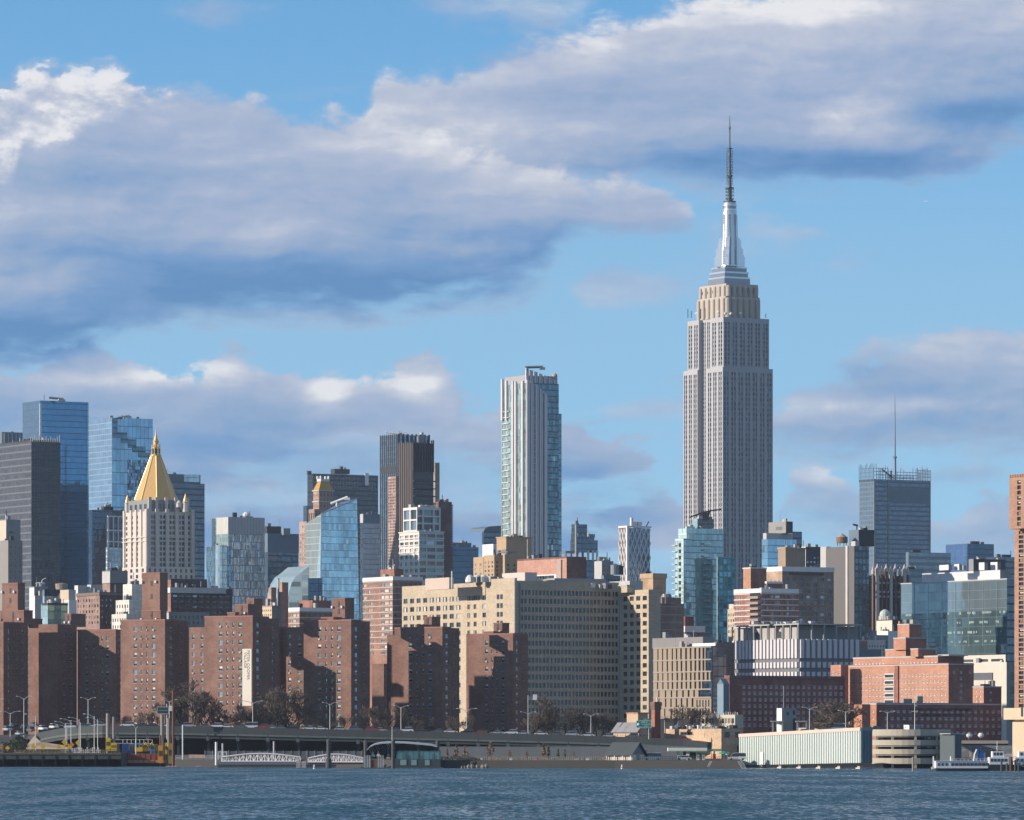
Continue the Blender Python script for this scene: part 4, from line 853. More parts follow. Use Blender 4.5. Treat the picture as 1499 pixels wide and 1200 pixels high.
# ================================================================== towers right of it
B = Bld('teal_tower', 'teal glass apartment tower with white balconies in front of the stepped skyscraper', 'apartment tower', 1008, 771, 2550)
k = B.blk(993, 1008, 1058.5, 773); MINT = glass('glass_mint', (.52, .66, .62), .4, 1.5, 3.1, .14, .16, (.62, .72, .68), var=.6, tilt=.02)
B.walls('glazing', k, GL_TEAL, matL=MINT)
k2 = B.blk(988, 1000.5, 1012, 788, None, -6); B.walls('balcony_wing', k2, GL_TEAL, matL=MINT)
kz = B.blk(1049, 1050.5, 1076.5, 815, None, -4); B.walls('side_wing', kz, glass('glass_teal_dark', (.10, .24, .28), .6, 2.4, 3.1, .2, .25, (.10, .26, .28), var=.9, tilt=.05), matL=GL_TEAL)
for i in range(48):
    z = B.zpx(k, 797)-3.1*i
    if z < B.zpx(k, 938): break
    b = MB(); b.box(k['a']*.40, k['a']*.60, -1.5, -.02, z, z+.22, WHITE); b.box(k['a']*.40, k['a']*.60, -1.55, -1.45, z+.22, z+1.0, GL_PALE); b.build('balcony', B.o)
for i in range(42):
    z = B.zpx(k2, 798)-3.1*i
    if z < B.zpx(k2, 910): break
    b = MB(); b.box(k2['u']-1.4, k2['u']-.02, k2['v']+k2['b']*.72, k2['v']+k2['b']+.8, z, z+.25, WHITE); b.build('balcony', B.o)
b = MB()
for i in range(36): z = B.zpx(k2, 800)-3.1*i; b.box(k2['u']-.3, k2['u']-.02, k2['v']+k2['b']*.28, k2['v']+k2['b']*.52, z, z+1.8, PANE_D)
b.build('window', B.o, kind='stuff')
k3 = B.blk(1013, 1021, 1045, 759, 773, 8); B.walls('penthouse', k3, GREYC, matL=GL_TEAL, R=fac(grid(4, 1, .6, .35, bot=1), [S_DARK])); B.done(20)
B.walls('corner_glazing', B.blk(1003, 1005, 1017, 770, 790, -2), MINT, matL=MINT)
o = empty('roof_crane', at(1034, 757, 2560), 0, 'long curved boom crane on the teal apartment tower roof', 'crane'); s_ = 2560/F
b = MB(); b.path([(-24*s_, 0, 0), (-14*s_, 0, 4*s_), (-4*s_, 0, 7.5*s_), (6*s_, 0, 9.5*s_), (22*s_, 0, 11.5*s_)], .35, DARKM, 5); b.path([(-16*s_, 0, .5), (-6*s_, 0, 4*s_), (6*s_, 0, 8*s_)], .3, DARKM, 5); b.build('boom', o)
b = MB(); b.box(-6*s_, 4*s_, -1.5, 1.5, -1, 2.4, DARKM); b.tube((0, 0, 2), (0, 0, 8*s_), .4, DARKM); b.tube((4*s_, 0, 1), (5*s_, 0, 9*s_), .25, DARKM); b.build('machinery', o)
B = Bld('plant_topped_tower', 'blue glass tower crowned by a large grey concrete plant box', 'office building', 1124, 790, 3100)
k = B.blk(1115, 1124, 1166, 789); B.walls('glazing', k, GL_SKY, matL=GL_SKY); k2 = B.blk(1117, 1122, 1161, 780, 789, 4); B.walls('plant_deck', k2, PALEC); k3 = B.blk(1125, 1150.5, 1160.5, 763, 780, 6); B.walls('plant_box', k3, DARKC, matL=plain('plant_grey', (.30, .29, .29), .8)); k4 = B.blk(1160, 1162, 1174, 778, None, 20); B.walls('side_wing', k4, GL_SLATE, matL=BLUEC)
b = MB(); b.box(k3['u']-.1, k3['u']-.02, k3['v']+4, k3['v']+k3['b']-8, k3['z0']+2, k3['z1']-3, plain('louvre_dark', (.17, .17, .17), .8)); b.build('louvre', B.o)
# brown apartments with white cornice
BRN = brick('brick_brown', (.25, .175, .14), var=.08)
B = Bld('brown_apartments', 'brown brick apartment block with white cornice and tan bulkhead', 'apartment building', 1145, 829, 2380)
Sb = [S_GREY, ('pane_grey', 'frame_white', .18, 1, (), None), S_DARK, ('pane_sky', 'frame_white', .15, 1, (), None)]
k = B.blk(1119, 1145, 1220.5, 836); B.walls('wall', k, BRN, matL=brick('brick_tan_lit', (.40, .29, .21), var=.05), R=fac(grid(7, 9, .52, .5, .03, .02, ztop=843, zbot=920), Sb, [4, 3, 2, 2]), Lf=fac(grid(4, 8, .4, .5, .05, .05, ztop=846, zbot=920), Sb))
k2 = B.blk(1117.5, 1145, 1221.5, 829, 836, -.5); B.walls('cornice', k2, WHITE); b = MB(); b.box(k['a']*.13, k['a']*.80, -.3, -.02, B.zpx(k, 841), B.zpx(k, 837.5), plain('cornice_shade', (.10, .085, .08), .8)); b.build('shade_strip', B.o)  # dark strip below the cornice, its shade put into the colour
bands(B, k, [B.zpx(k, 843+8.55*i) for i in range(1, 9)], .3, plain('band_grey', (.3, .26, .24), .8), .1)
k3 = B.blk(1139, 1150, 1179, 803, 829, 9); B.walls('bulkhead', k3, plain('bulkhead_tan', (.36, .27, .19), .85, streak=.15)); B.slab('coping', k3, TANS, .3, k3['z1']+.01, k3['z1']+.7)
k4 = B.blk(1088, 1099, 1122, 832, None, -14); B.walls('brick_bulkhead', k4, brick('brick_shade_red', (.24, .12, .09)), matL=ORNG); B.slab('coping', k4, WHITE, .25, k4['z1']+.01, k4['z1']+.5)
k5 = B.blk(1121, 1123, 1145, 854, None, -16); B.walls('low_wing', k5, brick('brick_shade_red', (.24, .12, .09))); B.slab('coping', k5, WHITE, .3, k5['z1']+.01, k5['z1']+1.0); B.done(90)
B = Bld('dark_penthouse_block', 'dark block with white roof edge behind the tan bulkhead', 'office building', 1200, 800, 2900)
k = B.blk(1160, 1179.5, 1206, 800); B.walls('wall', k, DARKC, matL=WHITE, R=fac(grid(5, 3, .6, .4, top=5, zbot=832), [S_SKY, S_GREY])); B.done(20)
# grey slab with light pilaster
B = Bld('grey_slab_tower', 'blank grey concrete slab with a thin pale stripe and dark glass flank', 'apartment tower', 1251, 797, 2450)
k = B.blk(1209, 1250.5, 1272, 799); SLABG = plain('slab_grey', (.15, .145, .145), .85, streak=.1, var=.05); B.walls('wall', k, glass('glass_slab_side', (.10, .14, .17), .5, 2.2, 3.2, .25, .3, (.06, .08, .1), var=.9), matL=SLABG)
b = MB(); y = k['b']*.215; b.box(-.6, -.02, y, y+1.6, 0, k['z1']+.3, plain('stripe_pale', (.55, .5, .48), .7)); b.build('pilaster', B.o)
k2 = B.blk(1201, 1210, 1216, 800, None, 20); B.walls('pale_wing', k2, PALEC); 
b = MB()
for i in range(14): z = B.zpx(k, 815+8.5*i); b.box(-.06, -.01, k['b']*.26, k['b'], z, z+.22, GREYC)
b.build('joint_trim', B.o)
k3 = B.blk(1242.5, 1257, 1279.5, 775, 799, 14); B.walls('plant_box', k3, DARKC, matL=BLUEC); k4 = B.blk(1246, 1252, 1258, 792, 800, 4); B.walls('stair_head', k4, PALEC)
b = MB(); q = B.local(at(1254, 775, 2480)); b.tube(q, (q[0], q[1], q[2]+2.4), .2, DARKM); b.tube((q[0]-2, q[1], q[2]+2.4), (q[0]+.6, q[1], q[2]+1.9), .5, DARKM); b.build('roof_winch', B.o)
def water_tower(x, y, Y, label, r=2.6, h_=3.0, leg=1.6, mat=None):
    WOOD = mat or plain('tank_cedar', (.24, .15, .10), .9, streak=.3)
    o = empty('water_tower', at(x, y, Y), 0.3, label, 'water tower', 'rooftop water towers')
    b = MB(); b.lathe((0, 0, leg), [(r, 0), (r*1.03, h_*.5), (r, h_)], WOOD, 14); b.build('tank', o)
    b = MB(); b.lathe((0, 0, leg+h_+.01), [(r*1.06, 0), (.15, r*.7)], plain('tank_roof', (.42, .35, .28), .8), 14); b.build('conical_roof', o)
    for sx in (-1, 1):
        for sy in (-1, 1): b = MB(); b.tube((sx*r*.6, sy*r*.6, 0), (sx*r*.6, sy*r*.6, leg), .16, DARKM); b.build('leg', o)
    return o
water_tower(1232.5, 799, 2465, 'brown rooftop water tower with pointed roof on the blank grey slab', 2.7, 2.7, 1.4)
# latticed masts tower
B = Bld('screened_tower', 'slate tower with ragged open screen walls above its roof and a tall mast', 'skyscraper', 1279, 700, 4550)
gn = glass('glass_slate_blue', (.12, .19, .26), .55, 2.4, 4.2, .25, .35, (.075, .115, .16), var=.5); gnl = glass('glass_slate_left', (.15, .22, .29), .5, 2.4, 4.2, .3, .3, (.11, .16, .21), var=.3)
k = B.blk(1258, 1279, 1362, 701); B.walls('glazing', k, gn, matL=gnl)
b = MB(); b.box(k['a']*.26, k['a']*.98, -.6, -.02, B.zpx(k, 735), B.zpx(k, 714), BLUEC); b.build('upper_screen', B.o)
b = MB(); b.box(0, 1.5, -.5, -.02, 0, k['z1'], GREYC); b.box(k['a']*.25, k['a']*.25+1, -.5, -.02, 0, k['z1'], GREYC); b.box(k['a']-1.2, k['a'], -.5, -.02, 0, k['z1'], GREYC); b.build('corner_frame', B.o)
SCR = plain('screen_steel', (.16, .22, .28), .5, .2)
def ragged(name, P0, P1, n, zlo, zhi):
    b = MB(); P0, P1 = Vector(P0), Vector(P1)
    for i in range(n):
        p = P0.lerp(P1, i/(n-1)); b.tube((p.x, p.y, zlo), (p.x, p.y, zhi+random.uniform(-2.5, 2)), .32, SCR, n=4)
    for j in range(3): z = zlo+(zhi-zlo)*(.3+.25*j); b.tube((P0.x, P0.y, z), (P1.x, P1.y, z), .2, SCR, n=4)
    b.build(name, B.o, kind='stuff')
a, bl = k['a'], k['b']; z0 = k['z1']
ragged('roof_screen', (0, -.3, 0), (a*.24, -.3, 0), 7, z0, B.zpx(k, 681)); ragged('roof_screen', (-.3, 0, 0), (-.3, bl, 0), 12, z0-2, B.zpx(k, 680)); ragged('roof_screen', (a*.76, -.3, 0), (a, -.3, 0), 9, z0, B.zpx(k, 683)); ragged('roof_screen', (a*.26, 4, 0), (a*.75, 4, 0), 9, z0, B.zpx(k, 693)); ragged('roof_screen', (a*.3, bl, 0), (a, bl, 0), 14, z0, B.zpx(k, 684)); ragged('roof_screen', (a, 2, 0), (a, bl, 0), 9, z0, B.zpx(k, 684))
m_ = B.local(at(1310, 701, 4575)); p_ = 4575/F; b = MB(); b.lathe((m_[0], m_[1], z0), [(1.5, 0), (1.1, 32*p_), (1.9, 33*p_), (1.9, 34.5*p_), (.8, 36*p_), (.55, 80*p_), (.42, 105*p_), (.1, 129*p_)], SCR, 8); b.build('mast', B.o)
b = MB(); b.tube((a*.18, 3, z0+9), (a*.36, 3, z0+2), .8, DARKM); b.tube((a*.34, 3, z0), (a*.34, 3, z0+8), .7, DARKM); b.build('roof_crane', B.o)
# gothic tower
GOTH = plain('terracotta_brown', (.15, .105, .085), .85, streak=.3); GOTL = plain('terracotta_pale', (.55, .47, .43), .8, streak=.2)
B = Bld('gothic_tower', 'dark brown gothic tower with pale pilasters and pinnacled crown', 'office building', 1277, 840, 2750)
k = B.blk(1262, 1271, 1322, 842); B.walls('wall', k, GOTH, R=fac(grid(0, 22, hf=.6, ztop=846, zbot=935, cols=[(c+d, .03) for c in (.06, .19, .32, .45, .58, .71, .84, .95) for d in (-.02, .03)]), [S_DARK, S_GREY], depth=.6))
for i, t in enumerate((0, .125, .25, .38, .51, .64, .77, .9, 1.0)):
    b = MB(); x = k['a']*t; w_ = .75 if i % 3 == 1 else .42; b.box(x-w_, x+w_, -1.3, -.02, 0, k['z1']+(2 if i % 2 else .5), GOTL if i % 3 == 1 else GOTH); b.build('pilaster', B.o)
    b = MB(); b.lathe((x, -.6, k['z1']+(2 if i % 2 else .5)), [(1.1, 0), (1.2, 1.6), (.1, 4.4)], GOTL, 6); b.build('pinnacle', B.o)
for yy in (852, 865, 872):
    b = MB()
    for i in range(18): x = k['a']*(i+.5)/18; b.box(x-.55, x+.55, -1.0, -.02, B.zpx(k, yy+2.5), B.zpx(k, yy-.5), GOTL if i % 2 else GOTH)
    b.build('tracery_trim', B.o)
pen(B, 1280.5, 1284, 1300, 831, 842, plain('tank_house_pink', (.48, .38, .32), .8), 5); B.done(100)
for nm, lb, xl, xc, xr, yt, Y, m_, mL in (('grey_office_block', 'grey blue office block with ribbon windows behind the large glass laboratory', 1326, 1330, 1392, 808, 3500, glass('glass_ribbon', (.22, .28, .32), .4, 2, 4.2, .08, .5, (.22, .27, .30), var=.3), BLUEC),
    ('ribbon_office_block', 'lower slate office block with thin ribbons beside the gothic tower', 1312, 1322, 1352, 833, 3200, glass('glass_ribbon_dark', (.11, .17, .22), .45, 2, 4, .08, .4, (.14, .2, .24), var=.3), BLUEC),
    ('blue_box_tower', 'deep blue glass box with a sharp corner above the laboratory', 1384.5, 1416, 1455, 795.5, 3900, GL_NAVY, glass('glass_royal', (.14, .24, .42), .7, 2, 4.2, .08, .1, (.06, .1, .2), var=.3)),
    ('dark_roof_block', 'dark windowed office block behind the white laboratory roof', 1440, 1462, 1500, 815, 3300, GL_SLATE, GL_SLATE),
    ('low_dark_block', 'low dark block peeping over the laboratory roof stacks', 1418, 1425, 1472, 818, 3100, DARKC, GREYC)):
    B = Bld(nm, lb, 'office building', xc, yt, Y); k = B.blk(xl, xc, xr, yt); B.walls('glazing', k, m_, matL=mL); pen(B, xc+4, xc+6, min(xr-4, xc+18), yt-3.5, yt, DARKC if Y > 3150 else GREYC, 8, 'plant_box')
# ================================================================== middle ground: beige hospital, brick blocks
WW = ('pane_dark', 'frame_white', .13, 1, (.5,), 'sill'); WG = ('pane_grey', 'frame_white', .13, 1, (.5,), 'sill'); WB = ('pane_blind', 'frame_white', .13, 1, (.5,), 'sill')
HS = [('pane_dark', 'frame_grey', .10, 1, (), None), ('pane_grey', 'frame_grey', .10, 1, (), None), ('pane_blind', 'frame_grey', .10, 1, (), 'halfb'), ('pane_blind', 'frame_grey', .1, 1, (), None)]; HSw = [4, 3, 3, 1]
BEIGE = brick('brick_beige', (.47, .39, .29), (.50, .415, .31), var=.05, streak=.06); BEIGS = BEIGE
B = Bld('beige_hospital', 'huge beige brick hospital slab with endless window rows', 'hospital', 757, 852, 2050)
k = B.blk(588.5, 757, 906, 853)
va = B.walls('wall', k, BEIGE, R=fac(grid(27, 17, .70, .60, .028, .004, ztop=861, zbot=1071), [HS[0], HS[1], HS[2]], [5, 3, 1], .35),
    Lf=fac(grid(0, 14, hf=.56, ztop=866, zbot=1046, cols=[(.032+.0585*i, .036) for i in range(9)]+[(.583+.0135*j, .0125) for j in range(8)]+[(.722, .03), (.885, .036)], skip=lambda i, j: (i in (9, 10, 11, 12, 13, 14, 15, 16) and j > 0 and i not in (9, 10, 13, 14)) or (j == 0 and i == 18) and False), HS, HSw, .35), parapet=.9)
b = MB(); y1 = k['b']*(1-.795); b.box(-.8, -.05, 0, y1, 0, k['z1']+2.0, BEIGE); b.build('corner_bay', B.o)
for j in range(14):
    z = B.zpx(k, 866+12.86*(j+.5)); b = MB(); b.box(-.86, -.81, y1*.52, y1*.76, z-.95, z+.95, FR_D); b.box(-.9, -.87, y1*.62, y1*.64, z-.95, z+.95, FR_W); b.build('window', B.o)
b = MB(); b.tube((1.2, -.4, 0), (1.2, -.4, k['z1']), .28, plain('pipe_green', (.12, .2, .2), .6)); b.tube((-.95, .3, 0), (-.95, .3, k['z1']+1.8), .22, PALEC); b.build('drain_pipe', B.o)
k2 = B.blk(908, 949.5, 967, 866, dY=6); B.walls('wing_wall', k2, BEIGE, Lf=fac(grid(4, 16, .62, .55, .06, .02, ztop=869, zbot=1066), HS[:2], None, .35), parapet=.9)
kk = B.blk(906, 918, 930, 859, 867, 14); B.walls('wing_penthouse', kk, BEIGE, parapet=.5)
B.slab('coping', kk, PALEC, .25, kk['z1']+.52, kk['z1']+.9)
pen(B, 622.5, 657.5, 664, 845, 862, plain('penthouse_pink', (.56, .45, .38), .8), 20, 'penthouse'); pen(B, 735, 768.5, 786, 837.5, 853, plain('penthouse_white', (.58, .52, .48), .8), 8, 'penthouse'); pen(B, 800, 812, 887, 846, 864, plain('penthouse_grey', (.36, .34, .33), .8), 16, 'penthouse'); pen(B, 892, 922, 941, 850, 866, PALEC, 30, 'penthouse')
for x, r in ((688, 1.9), (699, 2.4), (708, 2.2)): q = B.local(at(x, 852.5, 2075)); b = MB(); b.lathe(q, [(r, 0), (r, .8), (r*.9, 1.8), (r*.5, 2.8), (.1, 3.1)], WHITE, 14); b.build('radar_dome', B.o)
q = B.local(at(661.5, 862, 2068)); b = MB(); b.tube(q, (q[0], q[1], q[2]+7.2), .25, WHITE); b.build('flue', B.o)
for i in range(26):
    x = random.choice([random.uniform(690, 735), random.uniform(770, 900)]); q = B.local(at(x, 850+max(0, (x-757)*.075), 2068)); s_ = random.uniform(.5, 1.3); b = MB(); b.box(q[0]-s_, q[0]+s_, q[1]-s_, q[1]+s_, q[2]-.5, q[2]+s_*1.3, random.choice([GREYC, PALEC, DARKC, WHITE])); b.build('roof_unit', B.o)
B.done(100)
B = Bld('buff_water_house', 'buff brick blind tower on the roofs behind the beige hospital', 'water tank house', 956, 838, 2300)
k = B.blk(938, 956, 975, 840); B.walls('wall', k, brick('brick_buff', (.36, .25, .16))); B.slab('coping', k, TANS, .35, k['z1']-1.8, k['z1']+.3)
B = Bld('brown_school', 'shaded brown brick block with pale floor lines behind the panelled college', 'building', 968, 874, 2250)
k = B.blk(950, 967, 1001, 883); BRS = brick('brick_shade_brown', (.21, .15, .125)); B.walls('wall', k, BRS); bands(B, k, [B.zpx(k, y) for y in (888, 900, 911, 922)], .35, plain('band_tan', (.35, .28, .23), .8), .1); k2 = B.blk(960, 969, 997, 874, 883, 5); B.walls('penthouse', k2, BRS)
B = Bld('maroon_penthouse', 'small maroon box with white railing by the teal apartment tower', 'rooftop house', 1004, 901, 2350)
k = B.blk(1000, 1003, 1015.5, 902); B.walls('wall', k, brick('brick_maroon2', (.19, .075, .07))); k2 = B.blk(1001, 1003, 1031, 918, None, -10); B.walls('lower_wall', k2, BRS, R=fac(grid(4, 3, .5, .4, zbot=940), [S_GREY])); B.slab('white_parapet', k2, WHITE, .3, k2['z1']-2.2, k2['z1']+.6); B.done(20)
B = Bld('cream_apartments', 'narrow cream apartment block in the gap beside the red banded apartments', 'apartment building', 1079, 891, 2420)
k = B.blk(1065, 1079, 1090, 891); B.walls('wall', k, plain('cream_stucco', (.52, .45, .34), .8, streak=.1), Lf=fac(grid(4, 11, .45, .5, zbot=985), [S_DARK, S_TAN])); pen(B, 1067, 1074, 1080, 884, 891, STONE, 4); B.done(44)
# red and white banded apartments
REDB = brick('brick_red_orange', (.31, .135, .10), var=.08)
B = Bld('banded_apartments', 'orange brick apartments ruled with white floor bands and corner balconies', 'apartment building', 1114, 861, 2280)
k = B.blk(1075, 1114.5, 1168.5, 867); B.walls('wall', k, REDB, R=fac(grid(0, 6, hf=.5, ztop=869, zbot=918, cols=[(.08, .07), (.17, .05), (.30, .05), (.44, .13), (.62, .04), (.72, .06), (.86, .09)]), Sb), Lf=fac(grid(0, 6, hf=.5, ztop=869, zbot=918, cols=[(.08, .07), (.17, .06), (.27, .04), (.42, .06), (.50, .04)]), [WG, WW], None))
k2 = B.blk(1074, 1114.5, 1169.5, 861, 867.3, -1); B.walls('cornice', k2, WHITE)
for i in range(7): bands(B, k, [B.zpx(k, 869+8.2*i)], .35, WHITE, .18)
for i in range(6): z = B.zpx(k, 876+8.2*i); b = MB(); b.box(-1.6, -.05, .2, k['b']*.40, z, z+1.1, plain('balcony_panel', (.36, .26, .22), .8)); b.box(-.12, -.04, .2, k['b']*.40, z+1.12, z+2.5, DARKM); b.build('balcony', B.o)
B.done(80)
# white corniced brick apartments (two of a kind)
BRK2 = brick('brick_apartment', (.27, .155, .12), var=.08)
def corniced(xl, xc, xr, yt, rows, yb, Y, label, bx):
    B = Bld('corniced_apartments', label, 'apartment building', xc, yt, Y, group='white corniced brick apartments')
    k = B.blk(xl, xc, xr, yt+5.5); p = 9.6
    B.walls('wall', k, BRK2, Lf=fac(grid(0, rows, hf=.46, ztop=yt+7, zbot=yb, cols=[(.07, .10), (.22, .05), (.29, .05), (.36, .03), (.66, .10), (.79, .14), (.93, .10)]), [('pane_blind', 'frame_white', .1, 1, (), None), WG, ('pane_sky', 'frame_white', .1, 1, (), None), WW], [3, 2, 2, 1]), R=fac(grid(6, rows, .6, .4, ztop=yt+7, zbot=yb), [S_DARK, S_GREY]))
    k2 = B.blk(xl-1, xc, xr+1, yt, yt+5.6, -.6); B.walls('cornice', k2, WHITE)
    for i in range(rows): bands(B, k, [B.zpx(k, yt+7+(yb-yt-7)/rows*i)], .3, plain('band_white', (.55, .5, .47), .7), .14)
    k3 = B.blk(*bx, yt+.2, 12); B.walls('bulkhead', k3, brick('brick_shade_red', (.24, .12, .09))); B.done(100); return B
corniced(531.5, 575, 618, 843.5, 12, 960, 2330, 'taller brick apartment tower with white cornice next to the beige hospital', (557, 577, 590.5, 832.5))
corniced(403, 438.5, 487, 889, 7, 955, 2200, 'lower brick apartment block with white cornice beneath the slanted glass tower', (438.5, 457.5, 485, 878.5))
k = None
# cluster of low buildings near the dark gridded tower
def small(name, label, cat, Y, blocks, n=40):
    x0 = blocks[0]; B = Bld(name, label, cat, x0[1], x0[3], Y)
    for bl in blocks:
        xl, xc, xr, yt, yb, dY, mR, mL = bl[:8]; k = B.blk(xl, xc, xr, yt, yb, dY); fc = bl[8] if len(bl) > 8 else {}
        B.walls(fc.get('name', 'wall'), k, mR, matL=mL, R=fc.get('R'), Lf=fc.get('L'), parapet=.5)
    B.done(n); return B
small('grey_stepped_block', 'stepped grey block with cream penthouse at the foot of the dark gridded tower', 'office building', 2500, [(-5, 12, 33, 792, None, 0, plain('grid_grey', (.24, .24, .24), .8), plain('grid_grey_left', (.27, .26, .25), .8), dict(R=fac(grid(3, 6, .25, .2, zbot=850), [S_GREY]))), (-4, 9, 30, 761.5, 793, 6, GREYC, plain('cream_lit', (.58, .50, .40), .8), dict(name='penthouse', R=fac(grid(0, 2, hf=.4, zbot=790, ztop=775, cols=[(.36, .28)]), [S_DARK])))])
small('pale_terrace_block', 'pale terraced block carrying a white dish', 'apartment building', 2350, [(43, 50, 69.5, 860, None, 0, GREYC, WHITE, dict(R=fac(grid(2, 4, .4, .3, zbot=910), [S_DARK]))), (44, 51, 70, 873, None, -4, PALEC, WHITE)])
small('blue_glass_infill', 'blue grey glass block between the pale terraced block and cream block', 'office building', 2300, [(62, 65, 88, 864, None, 0, GL_SLATE, BLUEC), (63, 65, 88, 874, None, -3, GL_PALE, GL_PALE)])
small('green_glass_infill', 'greenish glass low block with dark roof line', 'office building', 2200, [(60, 70, 99, 885, None, 0, glass('glass_green', (.22, .36, .34), .5, 3, 3.6, .08, .12, (.10, .18, .17), var=.5), GL_TEAL), (61, 70, 99.5, 884, 885.4, -1, DARKC, DARKC)])
small('cream_block', 'cream lit blank block behind the green glass block', 'apartment building', 2420, [(86, 100.5, 111, 864.5, None, 0, PALEC, plain('cream_lit2', (.55, .44, .33), .8)), (92, 101, 112, 880, None, -3, WHITE, PALEC)])
small('white_rooftop_units', 'pair of white cooling units on a roof below the deep blue tower', 'cooling units', 2500, [(109, 114, 127, 858, None, 0, PALEC, WHITE), (127.5, 133, 150, 857, None, 2, PALEC, WHITE)])
B = small('brown_loft', 'brown brick loft block with rows of small windows below the deep blue tower', 'loft building', 2260, [(112, 146, 185, 868, None, 0, brick('brick_loft_shade', (.12, .08, .075)), brick('brick_loft', (.28, .19, .165)), dict(L=fac(grid(8, 5, .45, .5, ztop=874, zbot=915), [S_BLIND, S_DARK, S_TAN]), R=fac(grid(6, 5, .3, .35, ztop=874, zbot=915), [S_GREY, S_SKY])))], 70)  # right wall is a shaded copy of the left wall's brick
b = MB(); kq = B.blk(112, 146, 185, 868); b.box(kq['u']-.5, kq['u']+kq['a']+.5, kq['v']-.5, kq['v']+kq['b']+.5, kq['z1']-.9, kq['z1']+.2, plain('cornice_brown', (.2, .16, .14), .8)); b.build('cornice', B.o)
small('grey_box_loft', 'plain grey concrete box on a brown block by the cream pyramid tower', 'office building', 2480, [(150, 161, 186, 852, None, 0, brick('brick_loft_shade', (.12, .08, .075)), brick('brick_loft', (.28, .19, .165))), (149.5, 161, 187, 836.5, 853, -1, plain('box_grey_shade', (.24, .24, .24), .8), PALEC)])
WHB = brick('brick_white', (.58, .55, .50), var=.05)
B = small('white_terraced_loft', 'white brick building stepping up in terraces beside the brick stair tower', 'apartment building', 2120, [(180, 193, 209, 856.5, None, 8, WHB, WHB, dict(L=fac(grid(3, 5, .4, .5, ztop=868, zbot=925), [S_DARK, S_GREY]))), (169.5, 189, 207, 879.5, None, 3, WHB, WHB, dict(L=fac(grid(5, 4, .4, .5, ztop=882, zbot=922), [S_DARK, S_GREY]))), (163.5, 185, 206, 900, None, 0, WHB, WHB, dict(L=fac(grid(6, 2, .4, .5, ztop=902, zbot=922), [S_DARK, S_GREY])))], 60)
small('dark_balcony_block', 'long dark brick block with a white roof band and balconies', 'apartment building', 2250, [(240, 250, 340, 862, None, 0, brick('brick_dark_slab', (.10, .07, .07)), BRK2, dict(R=fac(grid(9, 4, .7, .35, ztop=868, zbot=900), [S_GREY, S_SKY, S_DARK], [3, 1, 4]))), (241, 249, 331, 861, 867.5, -1, PALEC, WHITE, dict(name='roof_band')), (245, 250, 303, 848.5, 862, 8, brick('brick_dark_slab', (.10, .07, .07)), BRK2, dict(name='penthouse'))])
small('brown_infill', 'narrow brown brick slice in the slot between two housing towers', 'building', 1930, [(165, 172, 182, 923, None, 0, brick('brick_brown', (.25, .175, .14)), BRK2, dict(R=fac(grid(2, 6, .4, .4, ztop=928, zbot=980), [S_GREY])))])
small('slate_school', 'low slate building with pale piers in front of the dark balcony block', 'building', 2100, [(243, 247, 306, 897, None, 0, plain('slate_panel', (.20, .23, .235), .7), PALEC, dict(R=fac(grid(9, 2, .5, .6, ztop=899, zbot=915), [S_DARK, S_GREY])))])
small('pink_stair_towers', 'cluster of pink brick stair heads and a thin chimney beside the curved glass block', 'rooftop house', 2050, [(393, 397, 404.5, 861.5, None, 0, brick('brick_pink2', (.36, .21, .165)), PINKB), (406.5, 407.3, 408.6, 848, None, 2, GREYC, PALEC, dict(name='chimney')), (408, 413, 422, 854, None, 6, brick('brick_pink2', (.36, .21, .165)), PINKB), (406, 410, 418, 868, None, 2, brick('brick_pink2', (.36, .21, .165)), PINKB), (389, 392, 396, 878, None, -2, brick('brick_pink2', (.36, .21, .165)), PINKB)])
small('cream_cottage_block', 'cream brick block with arched windows above the brick towers', 'apartment building', 2000, [(383, 398, 412, 888, None, 0, TANB, plain('cream_brick', (.55, .44, .32), .8), dict(L=fac(grid(5, 2, .4, .4, ztop=890, zbot=903), [S_DARK])))])
o = empty('water_tank', at(90, 864, 2440), 0, 'wide weathered tank on the roofs below the deep blue tower', 'water tank'); b = MB(); b.lathe((0, 0, 0), [(2.6, 0), (3.0, 3.0), (2.9, 3.1), (.3, 3.5)], plain('tank_pale_brown', (.34, .28, .23), .85, streak=.2), 14); b.build('tank', o); b = MB(); b.box(-2.2, 2.2, -2.2, 2.2, -6, -.01, GREYC); b.build('stand', o)
o = empty('satellite_dish', at(59, 860, 2360), 0, 'white satellite dish and crane arm on the pale terraced block', 'satellite dish'); b = MB(); b.lathe((0, 0, 0), [(1.2, 0), (1.8, 1.0), (2.2, 2.2), (1.2, 2.4)], WHITE, 12); b.build('dish', o); b = MB(); b.path([(.5, 0, 2.2), (1, 0, 3.6), (2.6, 0, 4.4)], .18, WHITE); b.build('arm', o)
